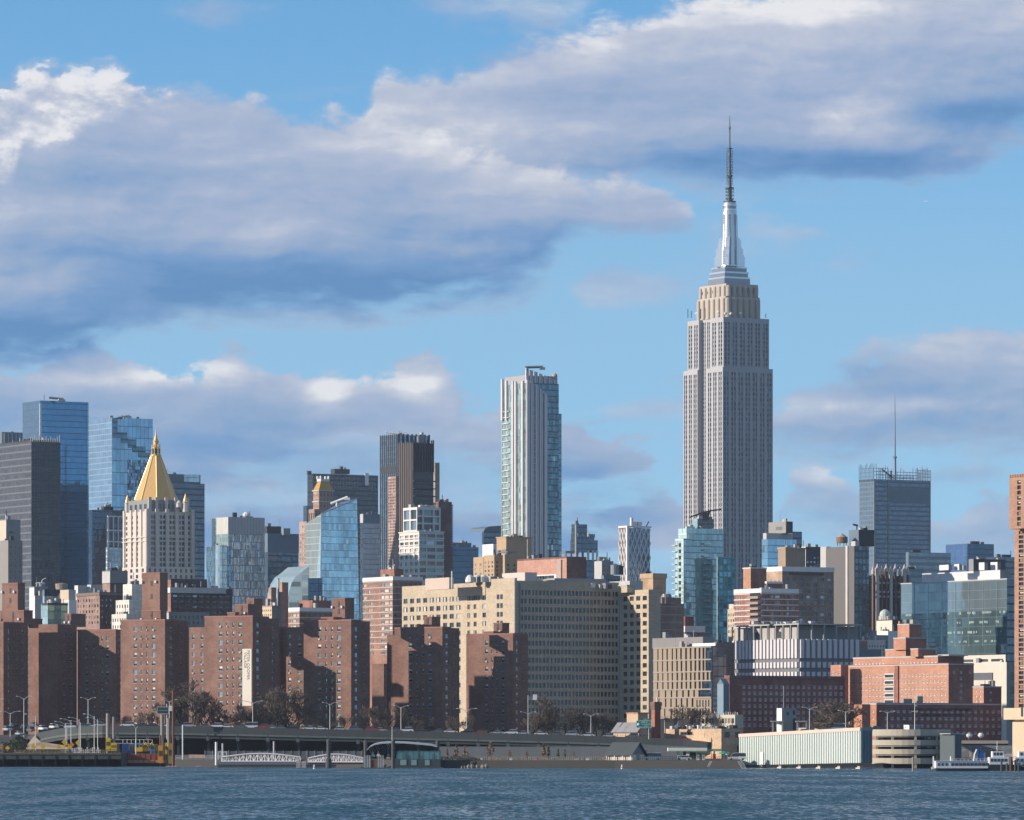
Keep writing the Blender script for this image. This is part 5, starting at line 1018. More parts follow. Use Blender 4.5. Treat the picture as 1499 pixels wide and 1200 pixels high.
# ================================================================== right side: clinic blocks
B = Bld('glass_laboratory', 'wide grey green glass laboratory with a pale plant storey on top', 'laboratory', 1474, 847, 2420)
k = B.blk(1319, 1474, 1487, 848); GLAB = glass('glass_lab', (.21, .28, .32), .5, 4.4, 4.3, .014, .035, (.16, .22, .26), var=.14, tilt=.012, stain=.35)
B.walls('glazing', k, GL_SLATE, matL=GLAB)
BLS = [plain('blind_pale_green', (.34, .44, .42), .6), plain('blind_pale_grey', (.24, .32, .33), .6)]
low = glass('glass_lab_low', (.10, .16, .18), .45, 4.4, 4.3, .03, .06, (.07, .12, .14), var=.35, tilt=.03, stain=.4)
b = MB(); b.box(-.12, -.02, .5, k['b']-.5, 0, B.zpx(k, 893), low); b.build('lower_glazing', B.o)
for y, hh in ((893.5, 4.2), (907.5, 4.0), (922, 4.0), (936, 3.6)):
    b = MB(); t = .05
    while t < .96:
        L_ = random.uniform(.02, .10)
        for q in range(int(L_*90)):
            if random.random() < .75: y0 = k['b']*(1-t)-q*k['b']*.011; b.box(-.2, -.13, y0-k['b']*.008, y0, B.zpx(k, y+hh*random.uniform(.6, 1)), B.zpx(k, y), random.choice(BLS))
        t += L_+random.uniform(.01, .08)
    b.build('blind', B.o, kind='stuff')
for t in (.13, .26, .39, .52, .65, .78, .91): b = MB(); y0 = k['b']*(1-t); b.box(-.22, -.13, y0-.1, y0+.1, B.zpx(k, 945), k['z1']-.5, GL_PALE); b.build('mullion', B.o)
for t, ya, yb_ in ((.16, 868, 893), (.30, 862, 893), (.34, 870, 890), (.72, 865, 893)):       # darker bays seen in the glass
    pass
k2 = B.blk(1350, 1464, 1478, 834, 848, 10); B.walls('plant_storey', k2, GREYC, matL=plain('plant_white', (.60, .60, .61), .7, streak=.08))
for xl, xc, xr, yt in ((1375, 1388.5, 1394, 826.5), (1402, 1410, 1415, 827.5), (1397, 1404, 1408, 825.5), (1433, 1441, 1446, 823), (1450, 1460, 1465, 822.5)): B.walls('exhaust_stack', B.blk(xl, xc, xr, yt, 834.2, 22), GREYC, matL=WHITE)
B.slab('roof_edge', k, PALEC, .2, k['z1']+.01, k['z1']+.5)
B = Bld('white_podium', 'cream framed podium building with big square windows under the glass laboratory', 'building', 1473, 958, 2130)
CRM = plain('cream_panel', (.62, .56, .48), .8, streak=.1)
k = B.blk(1404, 1473.5, 1487, 969); B.walls('wall', k, GREYC, matL=CRM, R=fac(grid(0, 4, hf=.62, ztop=980, zbot=1060, cols=[(.55, .45)]), [('pane_dark', None, 0, 0, (), None)])); k2 = B.blk(1404, 1472, 1474, 958, 969.2, 4); B.walls('terrace_frame', k2, GREYC, matL=CRM, Lf=fac(grid(3, 1, .8, .75), [S_GREY]))
b = MB(); b.box(-.3, -.03, k['b']*.28, k['b'], B.zpx(k, 1003), B.zpx(k, 984), plain('strip_dark', (.12, .13, .15), .4)); b.build('ribbon_window', B.o)
b = MB(); b.box(-1.2, -.31, k['b']*.27, k['b'], B.zpx(k, 1003), B.zpx(k, 995), CRM); b.build('sunshade', B.o); B.done(10)
# brick high-rise at the edge
B = Bld('brick_highrise', 'tall orange brown brick tower with projecting top storeys at the river edge', 'apartment tower', 1499, 696, 1800)
WBR = brick('brick_river_tower', (.36, .21, .15), (.40, .24, .17), var=.06); WS = [('pane_dark', 'frame_dark', .15, 1, (.4,), None), ('pane_blind', 'frame_dark', .15, 1, (.4,), 'half'), ('pane_tan', 'frame_dark', .15, 1, (.4,), None)]
k = B.blk(1485, 1506, 1540, 700); B.walls('wall', k, WBR, Lf=fac(grid(0, 38, hf=.72, ztop=775, zbot=1036, cols=[(.47, .34)]), WS, [4, 2, 2], .5))
k2 = B.blk(1477.5, 1502, 1540, 697, 773, -6); B.walls('projecting_top', k2, WBR, Lf=fac(grid(0, 9, hf=.75, ztop=701, zbot=770, cols=[(.58, .22)]), WS, [4, 2, 2], .5))
for i in range(9): b = MB(); y = k2['b']*(.1+.1*i); b.box(k2['u']-.3, k2['u']+.6, k2['v']+y, k2['v']+y+.6, k2['z1']+.01, k2['z1']+.9, WBR); b.build('parapet_tooth', B.o)
B.done(90)
B = Bld('concrete_plinth', 'cream concrete plinth under the brick river tower', 'podium', 1499, 1036, 1690)
k = B.blk(1469, 1510, 1540, 1036, 1053); CR2 = plain('plinth_cream', (.60, .48, .34), .85, streak=.12); B.walls('upper_deck', k, CR2); k2 = B.blk(1482, 1510, 1540, 1054, None, 4); B.walls('wall', k2, CR2); b = MB(); b.box(k['u']-.2, k['u']-.02, k['v']+k['b']*.3, k['v']+k['b']*.36, k['z0']+1, k['z0']+4, DARKC); b.build('slot', B.o)
# white finned science building
B = Bld('finned_science_building', 'white building clad in tall vertical fins with a roof pergola', 'laboratory', 1170, 912, 2230)
k = B.blk(1073, 1170, 1258.5, 935); GW = plain('science_wall', (.16, .17, .19), .7); FW = plain('science_fin', (.62, .60, .62), .55, var=.04)
B.walls('wall', k, GW)
def finpanels(side, n):
    W = k['a'] if side == 'R' else k['b']; p = W/n
    for i in range(n):
        for ya, yb_ in ((935, 963), (968.5, 977), (983, 996)):
            b = MB(); z0, z1 = B.zpx(k, yb_), B.zpx(k, ya); s0 = p*(i+.12); s1 = p*(i+.72)
            if side == 'R': b.box(s0, s1, -.8, -.02, z0, z1, FW)
            else: b.box(-.8, -.02, W-s1, W-s0, z0, z1, FW)
            b.build('fin_panel', B.o)
finpanels('L', 19); finpanels('R', 11)
k2 = B.blk(1076, 1168, 1256, 916, 935, 5); B.walls('roof_storey', k2, GREYC, matL=plain('science_upper', (.42, .40, .38), .7))
b = MB(); b.box(-.8, k['a']+.8, -.8, k['b']+.8, B.zpx(k, 914.2), B.zpx(k, 912.3), plain('pergola_grey', (.40, .41, .40), .6)); b.build('pergola_roof', B.o)
for t in [i/9 for i in range(10)]: b = MB(); y = k['b']*t; b.box(-.75, -.1, y-.35, y+.35, B.zpx(k, 935), B.zpx(k, 914.3), GREYC); b.build('pergola_post', B.o)
for t in [i/5 for i in range(1, 6)]: b = MB(); x = k['a']*t; b.box(x-.4, x+.4, -.75, -.1, B.zpx(k, 935), B.zpx(k, 914.3), GREYC); b.build('pergola_post', B.o)
for t, w_ in ((.62, .07), (.26, .07)): b = MB(); b.box(k2['u']-.15, k2['u']-.02, k2['v']+k2['b']*t, k2['v']+k2['b']*(t+w_), k2['z0']+.6, k2['z0']+3.4, DARKC); b.build('louvre', B.o)
for i in range(14): q = B.local(at(random.uniform(1100, 1200), 911.5, 2245)); b = MB(); b.box(q[0], q[0]+random.uniform(1, 3), q[1], q[1]+2, q[2]-.6, q[2]+random.uniform(.2, 1), random.choice([WHITE, PALEC, STEEL])); b.build('roof_unit', B.o)
# shaded brick ward block and blue wall
PURB = brick('brick_purple_brown', (.20, .095, .085), var=.12)
WH = [('pane_dark', 'frame_white', .17, 1, (.5,), None), ('pane_grey', 'frame_white', .17, 1, (.35,), None), ('pane_dark', 'frame_white', .2, 0, (.6,), None)]
B = Bld('shaded_brick_ward', 'long shaded purple brown brick block with white framed windows', 'hospital', 1068, 991, 1825)
k = B.blk(1060, 1068, 1237, 991); B.walls('wall', k, PURB, R=fac(grid(19, 7, .50, .52, .10, .01, ztop=1000.5, zbot=1066), WH, [3, 2, 1], .2), parapet=.6)
bands(B, k, [k['z1']-.7], .5, plain('coping_dark', (.12, .10, .10), .8), .15, 'coping'); B.done(100)
B = Bld('blue_wall_block', 'blank pale blue painted wall next to the shaded brick block', 'building', 1059, 999, 1815)
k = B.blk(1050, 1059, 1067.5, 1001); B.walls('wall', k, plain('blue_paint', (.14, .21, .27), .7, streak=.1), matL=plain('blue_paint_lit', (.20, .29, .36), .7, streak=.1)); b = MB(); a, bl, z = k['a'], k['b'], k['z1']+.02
b.poly([(0, 0, z), (a, 0, z), (a, bl*.5, z+1.8), (0, bl*.5, z+1.8)], STEEL); b.poly([(0, bl*.5, z+1.8), (a, bl*.5, z+1.8), (a, bl, z), (0, bl, z)], STEEL); b.poly([(0, 0, z), (0, bl*.5, z+1.8), (0, bl, z)], BLUEC); b.poly([(a, 0, z), (a, bl, z), (a, bl*.5, z+1.8)], BLUEC); b.build('gable_roof', B.o)
# stepped orange brick hospital
ORB = brick('brick_hospital_orange', (.45, .235, .165), (.49, .26, .185), var=.07, streak=.08); ORD = brick('brick_hospital_shade', (.26, .125, .10), var=.1)  # same brick twice: sunlit tone, and a copy with shade in its colour
B = Bld('stepped_brick_hospital', 'sunlit orange brick hospital stepping up to a central tower', 'hospital', 1388, 912, 1905)
k = B.blk(1232.5, 1388.5, 1425.5, 972.5)
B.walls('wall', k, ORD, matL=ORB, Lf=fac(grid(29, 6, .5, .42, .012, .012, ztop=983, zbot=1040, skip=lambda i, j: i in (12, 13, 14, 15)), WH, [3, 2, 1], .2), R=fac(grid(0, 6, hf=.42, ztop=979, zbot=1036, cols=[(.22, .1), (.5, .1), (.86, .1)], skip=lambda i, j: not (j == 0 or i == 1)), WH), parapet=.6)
for j in range(6): b = MB(); z = B.zpx(k, 983+9.5*(j+.5)); b.box(-.3, -.02, k['b']*(1-.505), k['b']*(1-.415), z-.9, z+.9, FR_W); b.box(-.36, -.31, k['b']*(1-.5), k['b']*(1-.42), z-.55, z+.5, PANE_M); b.build('wide_window', B.o)
b = MB(); b.box(-.5, -.02, k['b']*(1-.545), k['b']*(1-.515), 0, k['z1'], ORD); b.build('slot_shade', B.o)  # flat dark strip stands for the shade inside a vertical slot
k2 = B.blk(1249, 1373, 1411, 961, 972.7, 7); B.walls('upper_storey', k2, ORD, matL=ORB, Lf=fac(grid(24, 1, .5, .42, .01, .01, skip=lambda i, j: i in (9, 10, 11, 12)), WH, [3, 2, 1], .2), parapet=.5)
bands(B, k2, [k2['z1']-.1], .5, PALEC, .12, 'coping'); bands(B, k, [k['z1']-.1], .4, PALEC, .12, 'coping')
b = MB(); b.box(k2['u']+2, k2['u']+k2['a']-1, k2['v']-4, k2['v']+3, k2['z1']+.3, k2['z1']+.8, PALEC); b.build('roof_canopy', B.o)
for xl, xc, xr, yt, yb_, dy in ((1296, 1326, 1334, 950.5, 961.2, 26), (1333, 1344, 1369.5, 950, 961.2, 14), (1308, 1326, 1356, 934, 951, 24), (1314, 1331, 1349, 914, 935, 28)):
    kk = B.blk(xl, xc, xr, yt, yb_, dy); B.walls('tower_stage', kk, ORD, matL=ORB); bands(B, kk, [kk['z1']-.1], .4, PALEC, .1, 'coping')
kk = B.blk(1315, 1317, 1320, 909, 914.5, 34); B.walls('chimney', kk, ORB)
kk = B.blk(1216, 1231, 1242, 973, None, 46); B.walls('far_wing', kk, ORD, matL=ORB, Lf=fac(grid(3, 5, .45, .42, ztop=980, zbot=1030), WH)); B.done(100)
small('white_tank_block', 'white stuccoed block with domed tank behind the stepped brick hospital', 'building', 2350, [(1283, 1306, 1321, 908, None, 0, brick('brick_dark_slab2', (.12, .07, .07)), plain('white_stucco', (.66, .61, .52), .8, streak=.1), dict(L=fac(grid(0, 2, hf=.3, ztop=912, zbot=940, cols=[(.3, .06), (.6, .06)]), [S_DARK]))), (1276, 1300, 1318, 925, None, -6, WHITE, WHITE)])
o = empty('domed_tank', at(1295.5, 908, 2360), 0, 'pale green domed tank on the white stuccoed block', 'water tank'); b = MB(); b.lathe((0, 0, 0), [(2.5, 0), (2.5, 2.8), (2.1, 4.0), (.9, 4.9), (.1, 5.1)], plain('tank_pale_green', (.50, .56, .50), .6), 12); b.build('tank', o)
small('pale_terrace_row', 'low pale terrace houses between the fin clad building and brick hospital', 'row house', 2300, [(1258, 1270, 1296, 938, None, 0, STONE, PINKB, dict(R=fac(grid(6, 3, .4, .5, zbot=960), [S_DARK]))), (1262, 1283, 1300, 931, None, 8, GREYC, WHITE, dict(R=fac(grid(4, 2, .4, .5, zbot=950), [S_DARK]))), (1255, 1258, 1290, 952, None, -10, BLUEC, STEEL)])
# dental college with lettering
B = Bld('lettered_college', 'shaded brick college with dark wall lettering and lit end bays', 'college', 1283, 1030, 1785)
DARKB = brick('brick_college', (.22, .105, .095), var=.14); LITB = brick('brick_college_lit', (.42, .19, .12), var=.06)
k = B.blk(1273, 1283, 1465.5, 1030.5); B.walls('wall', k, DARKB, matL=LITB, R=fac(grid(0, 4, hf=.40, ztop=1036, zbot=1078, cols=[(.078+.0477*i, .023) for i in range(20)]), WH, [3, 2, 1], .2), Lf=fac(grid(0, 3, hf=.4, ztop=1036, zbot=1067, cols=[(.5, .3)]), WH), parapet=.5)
bands(B, k, [k['z1']-.2], .5, PALEC, .12, 'coping')
LETT = plain('letter_dark', (.035, .03, .035), .6)
text('NEW YORK UNIVERSITY COLLEGE OF DENTISTRY', 1.35, LETT, 'lettering', B.o, (k['a']*.515, -.09, k['z1']-1.9), (pi/2, 0, 0), .05, sx=.88)
text('DAVID B. KRISER DENTAL CENTER', 1.25, LETT, 'lettering', B.o, (k['a']*.52, -.09, k['z1']-3.75), (pi/2, 0, 0), .05, sx=.92)
k2 = B.blk(1250, 1262, 1274, 1032.5, None, -9); B.walls('end_stair_tower', k2, brick('brick_college_mid', (.28, .13, .095)), matL=LITB, parapet=.4); k3 = B.blk(1424, 1440, 1466, 1005.5, None, 66); B.walls('rear_wing', k3, DARKB, matL=ORB, Lf=fac(grid(2, 3, .35, .35, .1, .1, ztop=1008, zbot=1030), WH), R=fac(grid(0, 2, hf=.3, ztop=1008, zbot=1030, cols=[(.4, .12)]), WH)); bands(B, k3, [k3['z1']-.1], .4, PALEC, .1, 'coping'); B.done(100)
# panelled college
B = Bld('panelled_college', 'college clad in staggered tan panels and dark slots with glass end', 'college', 1043, 937, 1965)
k = B.blk(958, 1043, 1063, 946); PANEL = plain('panel_tan', (.32, .255, .19), .7, var=.05); SLOT = plain('slot_dark', (.03, .032, .038), .3)
B.walls('wall', k, glass('glass_college', (.14, .22, .28), .55, 2.4, 3.8, .1, .12, (.08, .1, .12), var=.5), matL=SLOT)
ys = [947, 965.5, 983, 996.5, 1009, 1021, 1036, 1052]
for j in range(7):
    z1, z0 = B.zpx(k, ys[j]+.7), B.zpx(k, ys[j+1]-.7); t = .0; lim = (.90, .90, .98, .84, .8, .74, .70)[j]
    b = MB(); b.box(-.7, -.02, 0, k['b'], z1+.05, z1+.55, plain('panel_sill', (.32, .29, .26), .6)); b.build('floor_band', B.o)
    while t < lim:
        w_ = (.058 if j not in (4, 5, 6) else .075)*(1.25-t*.75)*random.uniform(.85, 1.15); g_ = .016+.02*t+.006*random.random(); y1 = k['b']*(1-t); y0 = y1-k['b']*min(w_, lim-t)
        b = MB(); b.box(-.5, -.02, y0, y1, z0, z1, PANEL); b.build('panel', B.o); t += w_+g_
    b = MB(); b.box(-.25, -.03, 0, k['b']*(1-lim-.01), z0, z1, GL_NAVY); b.build('glazing', B.o)
b = MB(); q = B.local(at(1034, 1042, 1955)); b.box(-.6, -.03, 0, k['b']*.27, B.zpx(k, 1052), B.zpx(k, 1022), PANEL)
for i in range(5): y = k['b']*(.03+.05*i); b.box(-.66, -.61, y, y+k['b']*.02, B.zpx(k, 1050), B.zpx(k, 1024), SLOT)
b.build('low_panel', B.o)
k2 = B.blk(955, 1029, 1045, 932, 946.2, 16); B.walls('plant_screen', k2, GREYC, matL=plain('screen_grey', (.23, .22, .22), .7)); b = MB(); b.box(k2['u']-3, k2['u']-2.6, 2, k2['b']*.5, k['z1']+.3, k['z1']+1.4, WHITE); b.build('rail', B.o)
k3 = B.blk(1040, 1049, 1075, 940, None, 30); B.walls('brown_rear_wall', k3, BRS, R=fac(grid(3, 6, .3, .3, zbot=1000), [S_DARK])); B.done(20)
# ================================================================== the brick housing towers
PANE_P = pane('pane_pale', (.36, .44, .42), metal=.3); HB = brick('brick_housing', (.212, .122, .098), (.25, .148, .118), var=.13, streak=.14); HBD = HB
VS = [('pane_pale', 'frame_grey', .12, 0, (.5,), 'half'), ('pane_green', 'frame_grey', .12, 0, (.5,), 'ac'), ('pane_sky', 'frame_grey', .12, 1, (.5,), 'sill'), ('pane_blind', 'frame_grey', .12, 0, (.5,), 'half')]
TH2 = 55.0
MAIN = [(.335, .075), (.475, .036), (.60, .036), (.745, .075)]
def housing(label, Y, main, steps, extra, bulk, rows=13, y0=907, pitch=12.7, cols=MAIN, side=((.55, .3),)):
    xl, xc, xr, yt = main; B = Bld('brick_tower', label, 'apartment tower', xc, yt, Y, TH2, 'brick housing towers along the highway')
    k = B.blk(xl, xc, xr, yt); zb = yt+5.5+pitch*rows
    B.walls('wall', k, HB, Lf=fac(grid(0, rows, hf=.56, ztop=yt+5.5, zbot=zb, cols=cols), VS, [3, 2, 2, 1], .22), R=fac(grid(0, rows, hf=.5, ztop=yt+5.5, zbot=zb, cols=list(side)), [VS[0], VS[2]], None, .22), parapet=.5)
    bands(B, k, [k['z1']-.05], .45, plain('coping_brick', (.30, .15, .12), .8), .1, 'coping')
    for (a0, a1, a2, ay, dY, cR) in steps:
        kk = B.blk(a0, a1, a2, ay, None, dY); B.walls('wing', kk, HB, R=fac(grid(0, rows, hf=.5, ztop=ay+6, zbot=zb, cols=cR), [VS[0], VS[2]], None, .22) if cR else None, parapet=.5)
    for (a0, a1, a2, ay, dY, cL) in extra:
        kk = B.blk(a0, a1, a2, ay, None, dY); B.walls('wing', kk, HB, Lf=fac(grid(0, rows-1, hf=.56, ztop=ay+6, zbot=ay+6+pitch*(rows-1), cols=cL), VS, [3, 2, 2, 1], .22) if cL else None, parapet=.5)
    for (a0, a1, a2, ay, ab, dY) in bulk:
        kk = B.blk(a0, a1, a2, ay, ab, dY); B.walls('bulkhead', kk, HB); bands(B, kk, [kk['z1']-.3], .35, plain('coping_brick', (.30, .15, .12), .8), .12, 'coping')
        if ab-ay > 12:
            for f in (.25, .6): b = MB(); y = kk['v']+kk['b']*.42; z = kk['z1']-(kk['z1']-kk['z0'])*f; b.box(kk['u']-.1, kk['u']-.02, y, y+.8, z-1.2, z+.6, DARKC); b.build('slot_window', B.o)
            for y in (kk['v']+kk['b']*.97, kk['v']+kk['b']*.2): b = MB(); b.box(kk['u']-.7, kk['u']-.02, y-.3, y+.3, kk['z1']-3.6, kk['z1']-2.8, WHITE); b.build('floodlight', B.o)
    B.done(100); return B, k
housing('brick housing tower at the edge, mostly shaded with a tall lit bulkhead', 1845, (-25, 5, 41, 912), [(42, 84.5, 112.5, 915.5, 14, [(.35, .12), (.72, .12)])], [], [(3, 26, 36.5, 853, 893.5, 22), (0, 35, 48, 893, 912.5, 18), (30, 42, 62, 905, 915.5, 30)], cols=[(.3, .1), (.7, .1)], side=((.22, .07), (.42, .03), (.55, .03), (.78, .07)))
housing('dull brown brick housing tower lower than its neighbours with a dark wing', 1858, (113.5, 169.5, 172, 922.5), [(160, 170.5, 190.5, 963, 6, [(.3, .12)])], [], [(95.5, 104, 125.5, 898, 917, 60)], 11, cols=[(.24, .075), (.44, .04), (.64, .04), (.78, .08)])
housing('sunlit brick housing tower with the tallest square stair bulkhead', 1812, (176.5, 241.5, 258, 908), [(250, 258, 275.5, 910, 8, [(.4, .14)])], [], [(208, 234, 245.5, 838, 894, 20), (207, 235, 244, 893, 908.5, 16)])
P4, k4_ = housing('sunlit brick housing tower carrying a tall white banner', 1785, (299.5, 369.8, 384, 902.5), [(376, 384, 394, 904, 8, None), (386, 393, 408.5, 907, 14, [(.4, .14)])], [(277, 300.5, 303, 920, 16, [(.25, .16), (.8, .16)])], [(344.5, 363, 372, 884, 903, 14), (361, 372, 384, 876, 903, 40), (333, 344, 350, 896, 903, 12)])
housing('half shaded brick housing tower with octagonal bulkhead, a lit recess beside it', 1822, (444.5, 514, 528, 908.5), [(520, 528, 541.5, 911, 8, [(.4, .14)])], [(402.5, 408, 421, 919, 26, None), (409, 445, 447, 919.5, 22, [(.42, .1), (.82, .16)])], [(486.5, 505, 518.5, 875, 905.5, 14), (470, 488, 500, 903, 909, 10)])
housing('half shaded brick housing tower with a small flat bulkhead, at the beige hospital end', 1838, (577.5, 647.5, 660, 919), [(652, 660, 672.5, 921, 8, [(.4, .14)])], [(566.5, 579, 584, 931, 12, None)], [(620.5, 632, 644.5, 902.5, 919, 14), (608, 622, 630, 914, 919, 10)])
housing('shortest half shaded brick housing tower, at the corner of the beige hospital', 1857, (693, 751, 762, 928.5), [(755, 762, 773, 930, 8, [(.4, .14)])], [(682.5, 695, 700, 929.5, 10, None)], [(722.5, 735, 745.5, 911.5, 928, 14), (708, 722, 740, 924, 928.8, 10)])
# banner on the sunny wall
bn = empty('banner', (0, 0, 0), 0, 'tall white wall banner with dark vertical lettering on a brick housing tower', 'banner')
bn.location = (P4.X, P4.Y, GROUND); bn.rotation_euler = (0, 0, P4.th)
b = MB(); y0 = k4_['b']*(1-.985); y1 = k4_['b']*(1-.795); z0, z1 = P4.zpx(k4_, 1033), P4.zpx(k4_, 949.5)
b.box(-.22, -.08, y0, y1, z0, z1, plain('banner_cloth', (.66, .62, .54), .8, var=.03)); b.build('cloth', bn)
BT = plain('banner_ink', (.16, .15, .13), .8)
def vert(t, ycol, ztop, size, step):
    for i, ch in enumerate(t):
        if ch != ' ': text(ch, size, BT, 'letter', bn, (-.26, ycol, ztop-step*i), (pi/2, 0, -pi/2), .02)
text('PETER COOPER', 1.55, BT, 'lettering', bn, (-.26, y0+(y1-y0)*.36, z1-5.6), (0, -pi/2, pi) if False else Matrix(((0, 0, -1), (0, -1, 0), (-1, 0, 0))).to_euler(), .02, sx=.95)
text('VILLAGE', 1.55, BT, 'lettering', bn, (-.26, y0+(y1-y0)*.68, z1-3.9), Matrix(((0, 0, -1), (0, -1, 0), (-1, 0, 0))).to_euler(), .02, sx=.95)
B = Bld('brown_annex', 'low plain brown brick annex between two half shaded housing towers', 'building', 556, 972, 1900, TH2)
k = B.blk(544.5, 562, 567, 973); B.walls('wall', k, HB, parapet=.4)
# ================================================================== the riverside: viaduct, trees, lamps, cars, landing, boats
VG = plain('viaduct_green', (.055, .065, .07), .7, streak=.2); VL = plain('viaduct_flange', (.105, .13, .127), .6, streak=.2); VD = plain('viaduct_shadow_steel', (.05, .06, .062), .7); YEL = plain('machine_yellow', (.62, .40, .03), .55, streak=.15); ORA = plain('sign_orange', (.70, .20, .03), .5); RUST = plain('rust', (.20, .085, .055), .85, streak=.3); PILE = plain('pile_steel', (.30, .26, .23), .75, streak=.3); DKP = plain('pile_dark', (.075, .075, .08), .7, streak=.2); BLU = plain('tarp_blue', (.02, .09, .30), .5); GRN = plain('sign_green', (.01, .26, .19), .5); RED = plain('paint_red', (.45, .03, .03), .45)
VP = [(40, 1770, 1078), (62, 1758, 1071), (85, 1748, 1066.5), (112, 1738, 1063.5), (150, 1732, 1062), (250, 1728, 1062.5), (330, 1726, 1064), (400, 1724, 1065.5), (500, 1722, 1067.7), (600, 1720, 1070), (680, 1718, 1071.8), (750, 1716, 1073.5), (830, 1714, 1075.6), (900, 1712, 1078), (950, 1710, 1079.7), (1000, 1708, 1082), (1045, 1705, 1086.5), (1100, 1702, 1094)]
def deck_at(x):
    for (x0, Y0, y0), (x1, Y1, y1) in zip(VP, VP[1:]):
        if x0 <= x <= x1: t = (x-x0)/(x1-x0); Y = Y0+(Y1-Y0)*t; return Y, Z_(y0+(y1-y0)*t, Y)
    return VP[-1][1], Z_(VP[-1][2], VP[-1][1])
V_ = empty('viaduct', at(600, 1100, 1680), 0, 'long low elevated highway on steel bents along the river', 'viaduct'); vo = V_.location
def strip(y0, y1, z0, z1, m, name):      # a band following the deck, y across (away from the river), z below the parapet top
    b = MB(); P = []
    for x, Y, y in VP: X = X_(x, Y)-vo.x; Zt = Z_(y, Y)-vo.z; P.append((X, Y-vo.y, Zt))
    for (xa, ya, za), (xb, yb, zb) in zip(P, P[1:]):
        f0, f1, f2, f3 = (xa, ya+y0, za+z0), (xb, yb+y0, zb+z0), (xb, yb+y0, zb+z1), (xa, ya+y0, za+z1); g0, g1, g2, g3 = (xa, ya+y1, za+z0), (xb, yb+y1, zb+z0), (xb, yb+y1, zb+z1), (xa, ya+y1, za+z1)
        b.poly([f0, f1, f2, f3], m); b.poly([g1, g0, g3, g2], m); b.poly([f3, f2, g2, g3], m); b.poly([f1, f0, g0, g1], m)
    return b.build(name, V_)
strip(0, .4, -2.3, 0, VG, 'parapet'); strip(23, 23.4, -2.3, 0, VG, 'parapet'); strip(.41, 22.99, -1.2, -.45, plain('asphalt_road', (.06, .06, .062), .9), 'road_deck'); strip(-.35, .9, -2.95, -2.32, VL, 'flange'); strip(.2, .7, -4.0, -2.96, VD, 'girder'); strip(8, 8.5, -3.4, -1.6, VD, 'girder'); strip(16, 16.5, -3.4, -1.6, VD, 'girder')
def leg(z0, x, y, w_, z1): 
    b = MB(); b.box(x-w_, x+w_, y-w_, y+w_, z0, z1, VG); b.box(x-w_*1.5, x+w_*1.5, y-w_*1.5, y+w_*1.5, z0, z0+.5, CONC); return b
for i, x in enumerate(range(128, 1060, 44)):
    Y, Zt = deck_at(x); X = X_(x, Y)-vo.x; zt = Zt-vo.z
    if Zt-GROUND < 4.6: continue
    b = MB(); yy = Y-vo.y; b.box(X-.5, X+.5, yy+1, yy+22, zt-4.9, zt-4.05, VG); b.box(X-.55, X+.55, yy+.1, yy+1, zt-4.6, zt-3.0, VL); b.build('cross_beam', V_)
    for d in (4, 18): leg(GROUND-vo.z, X, yy+d, .42, zt-4.91).build('column', V_)
    b = MB()
    for q in range(3): xx = X+q*44*Y/F/3; b.box(xx-.07, xx+.07, yy-.42, yy-.36, zt-2.95, zt-2.3, VD)
    b.build('joint_trim', V_)
# ramp at the upstream end
b = MB(); b.poly([at(-60, 1098, 1690), at(40, 1082, 1768), at(62, 1075, 1776), at(-60, 1076, 1830)], plain('asphalt_road', (.06, .06, .062), .9)); b.build('road', kind='structure')
o = empty('ramp_wall', at(60, 1097, 1740), 0, 'tan concrete retaining wall where the highway ramp comes down', 'wall'); b = MB(); q = o.location
f = [at(38, 1097, 1740)-q, at(102, 1097, 1736)-q, at(102, 1092, 1736)-q, at(60, 1086, 1738)-q, at(50, 1077, 1739)-q, at(40, 1090, 1740)-q]; g = [p+Vector((0, 1.2, 0)) for p in f]; TW = plain('wall_tan', (.42, .34, .25), .85, streak=.2)
b.poly(f, TW); 
for i in range(len(f)): j = (i+1) % len(f); b.poly([f[i], g[i], g[j], f[j]], TW)
b.build('wall_face', o); b = MB(); b.box(-3, 3, -.2, -.02, -1.6, .4, DARKC); b.build('opening', o)
# ------------------------------------------------------------------ bare winter trees
def branch_mesh(seed, spread=.5, depth=7):
    rnd = random.Random(seed); trunk, crown = MB(), MB(); BK = plain('bark', (.085, .065, .055), .9); TWG = plain('twig', (.135, .105, .085), .9)
    def grow(p, d, L, r, lv):
        q = p+d*L; q2 = q
        (trunk if lv < 2 else crown).tube(p, q, r, BK if lv < 3 else TWG, r*.68, n=5 if lv < 2 else 3, caps=False)
        if lv >= depth: return
        for i in range(2 if lv in (0,) else rnd.choice((2, 2, 3, 3))):
            ax = Vector((rnd.uniform(-1, 1), rnd.uniform(-1, 1), rnd.uniform(-.3, .9))).normalized()
            nd = (d*(1-spread*.8)+ax*spread*1.15+Vector((0, 0, .10))).normalized()
            t = rnd.uniform(.55, 1.0) if i else 1.0
            grow(p+d*L*t, nd, L*rnd.uniform(.62, .84), max(r*.63, .0030), lv+1)
    grow(Vector((0, 0, 0)), Vector((0, 0, 1)), .22, .018, 0)
    top = max(v[2] for v in crown.v); trunk.v = [(x/top, y/top, z/top) for x, y, z in trunk.v]; crown.v = [(x/top, y/top, z/top) for x, y, z in crown.v]
    return trunk.mesh('trunk'), crown.mesh('crown')
TREE = [branch_mesh(s, sp) for s, sp in ((3, .5), (11, .58), (29, .46), (41, .62))]
def tree(x, yb, yt, Y, label, k=0, group='bare winter trees by the highway', wide=1.0):
    h_ = (yb-yt)*Y/F; o = empty('bare_tree', at(x, yb, Y), random.uniform(0, 6), label, 'tree', group)
    link_mesh(TREE[k][0], 'trunk', o); link_mesh(TREE[k][1], 'crown', o); s_ = h_; o.scale = (s_*wide, s_*wide, s_); return o
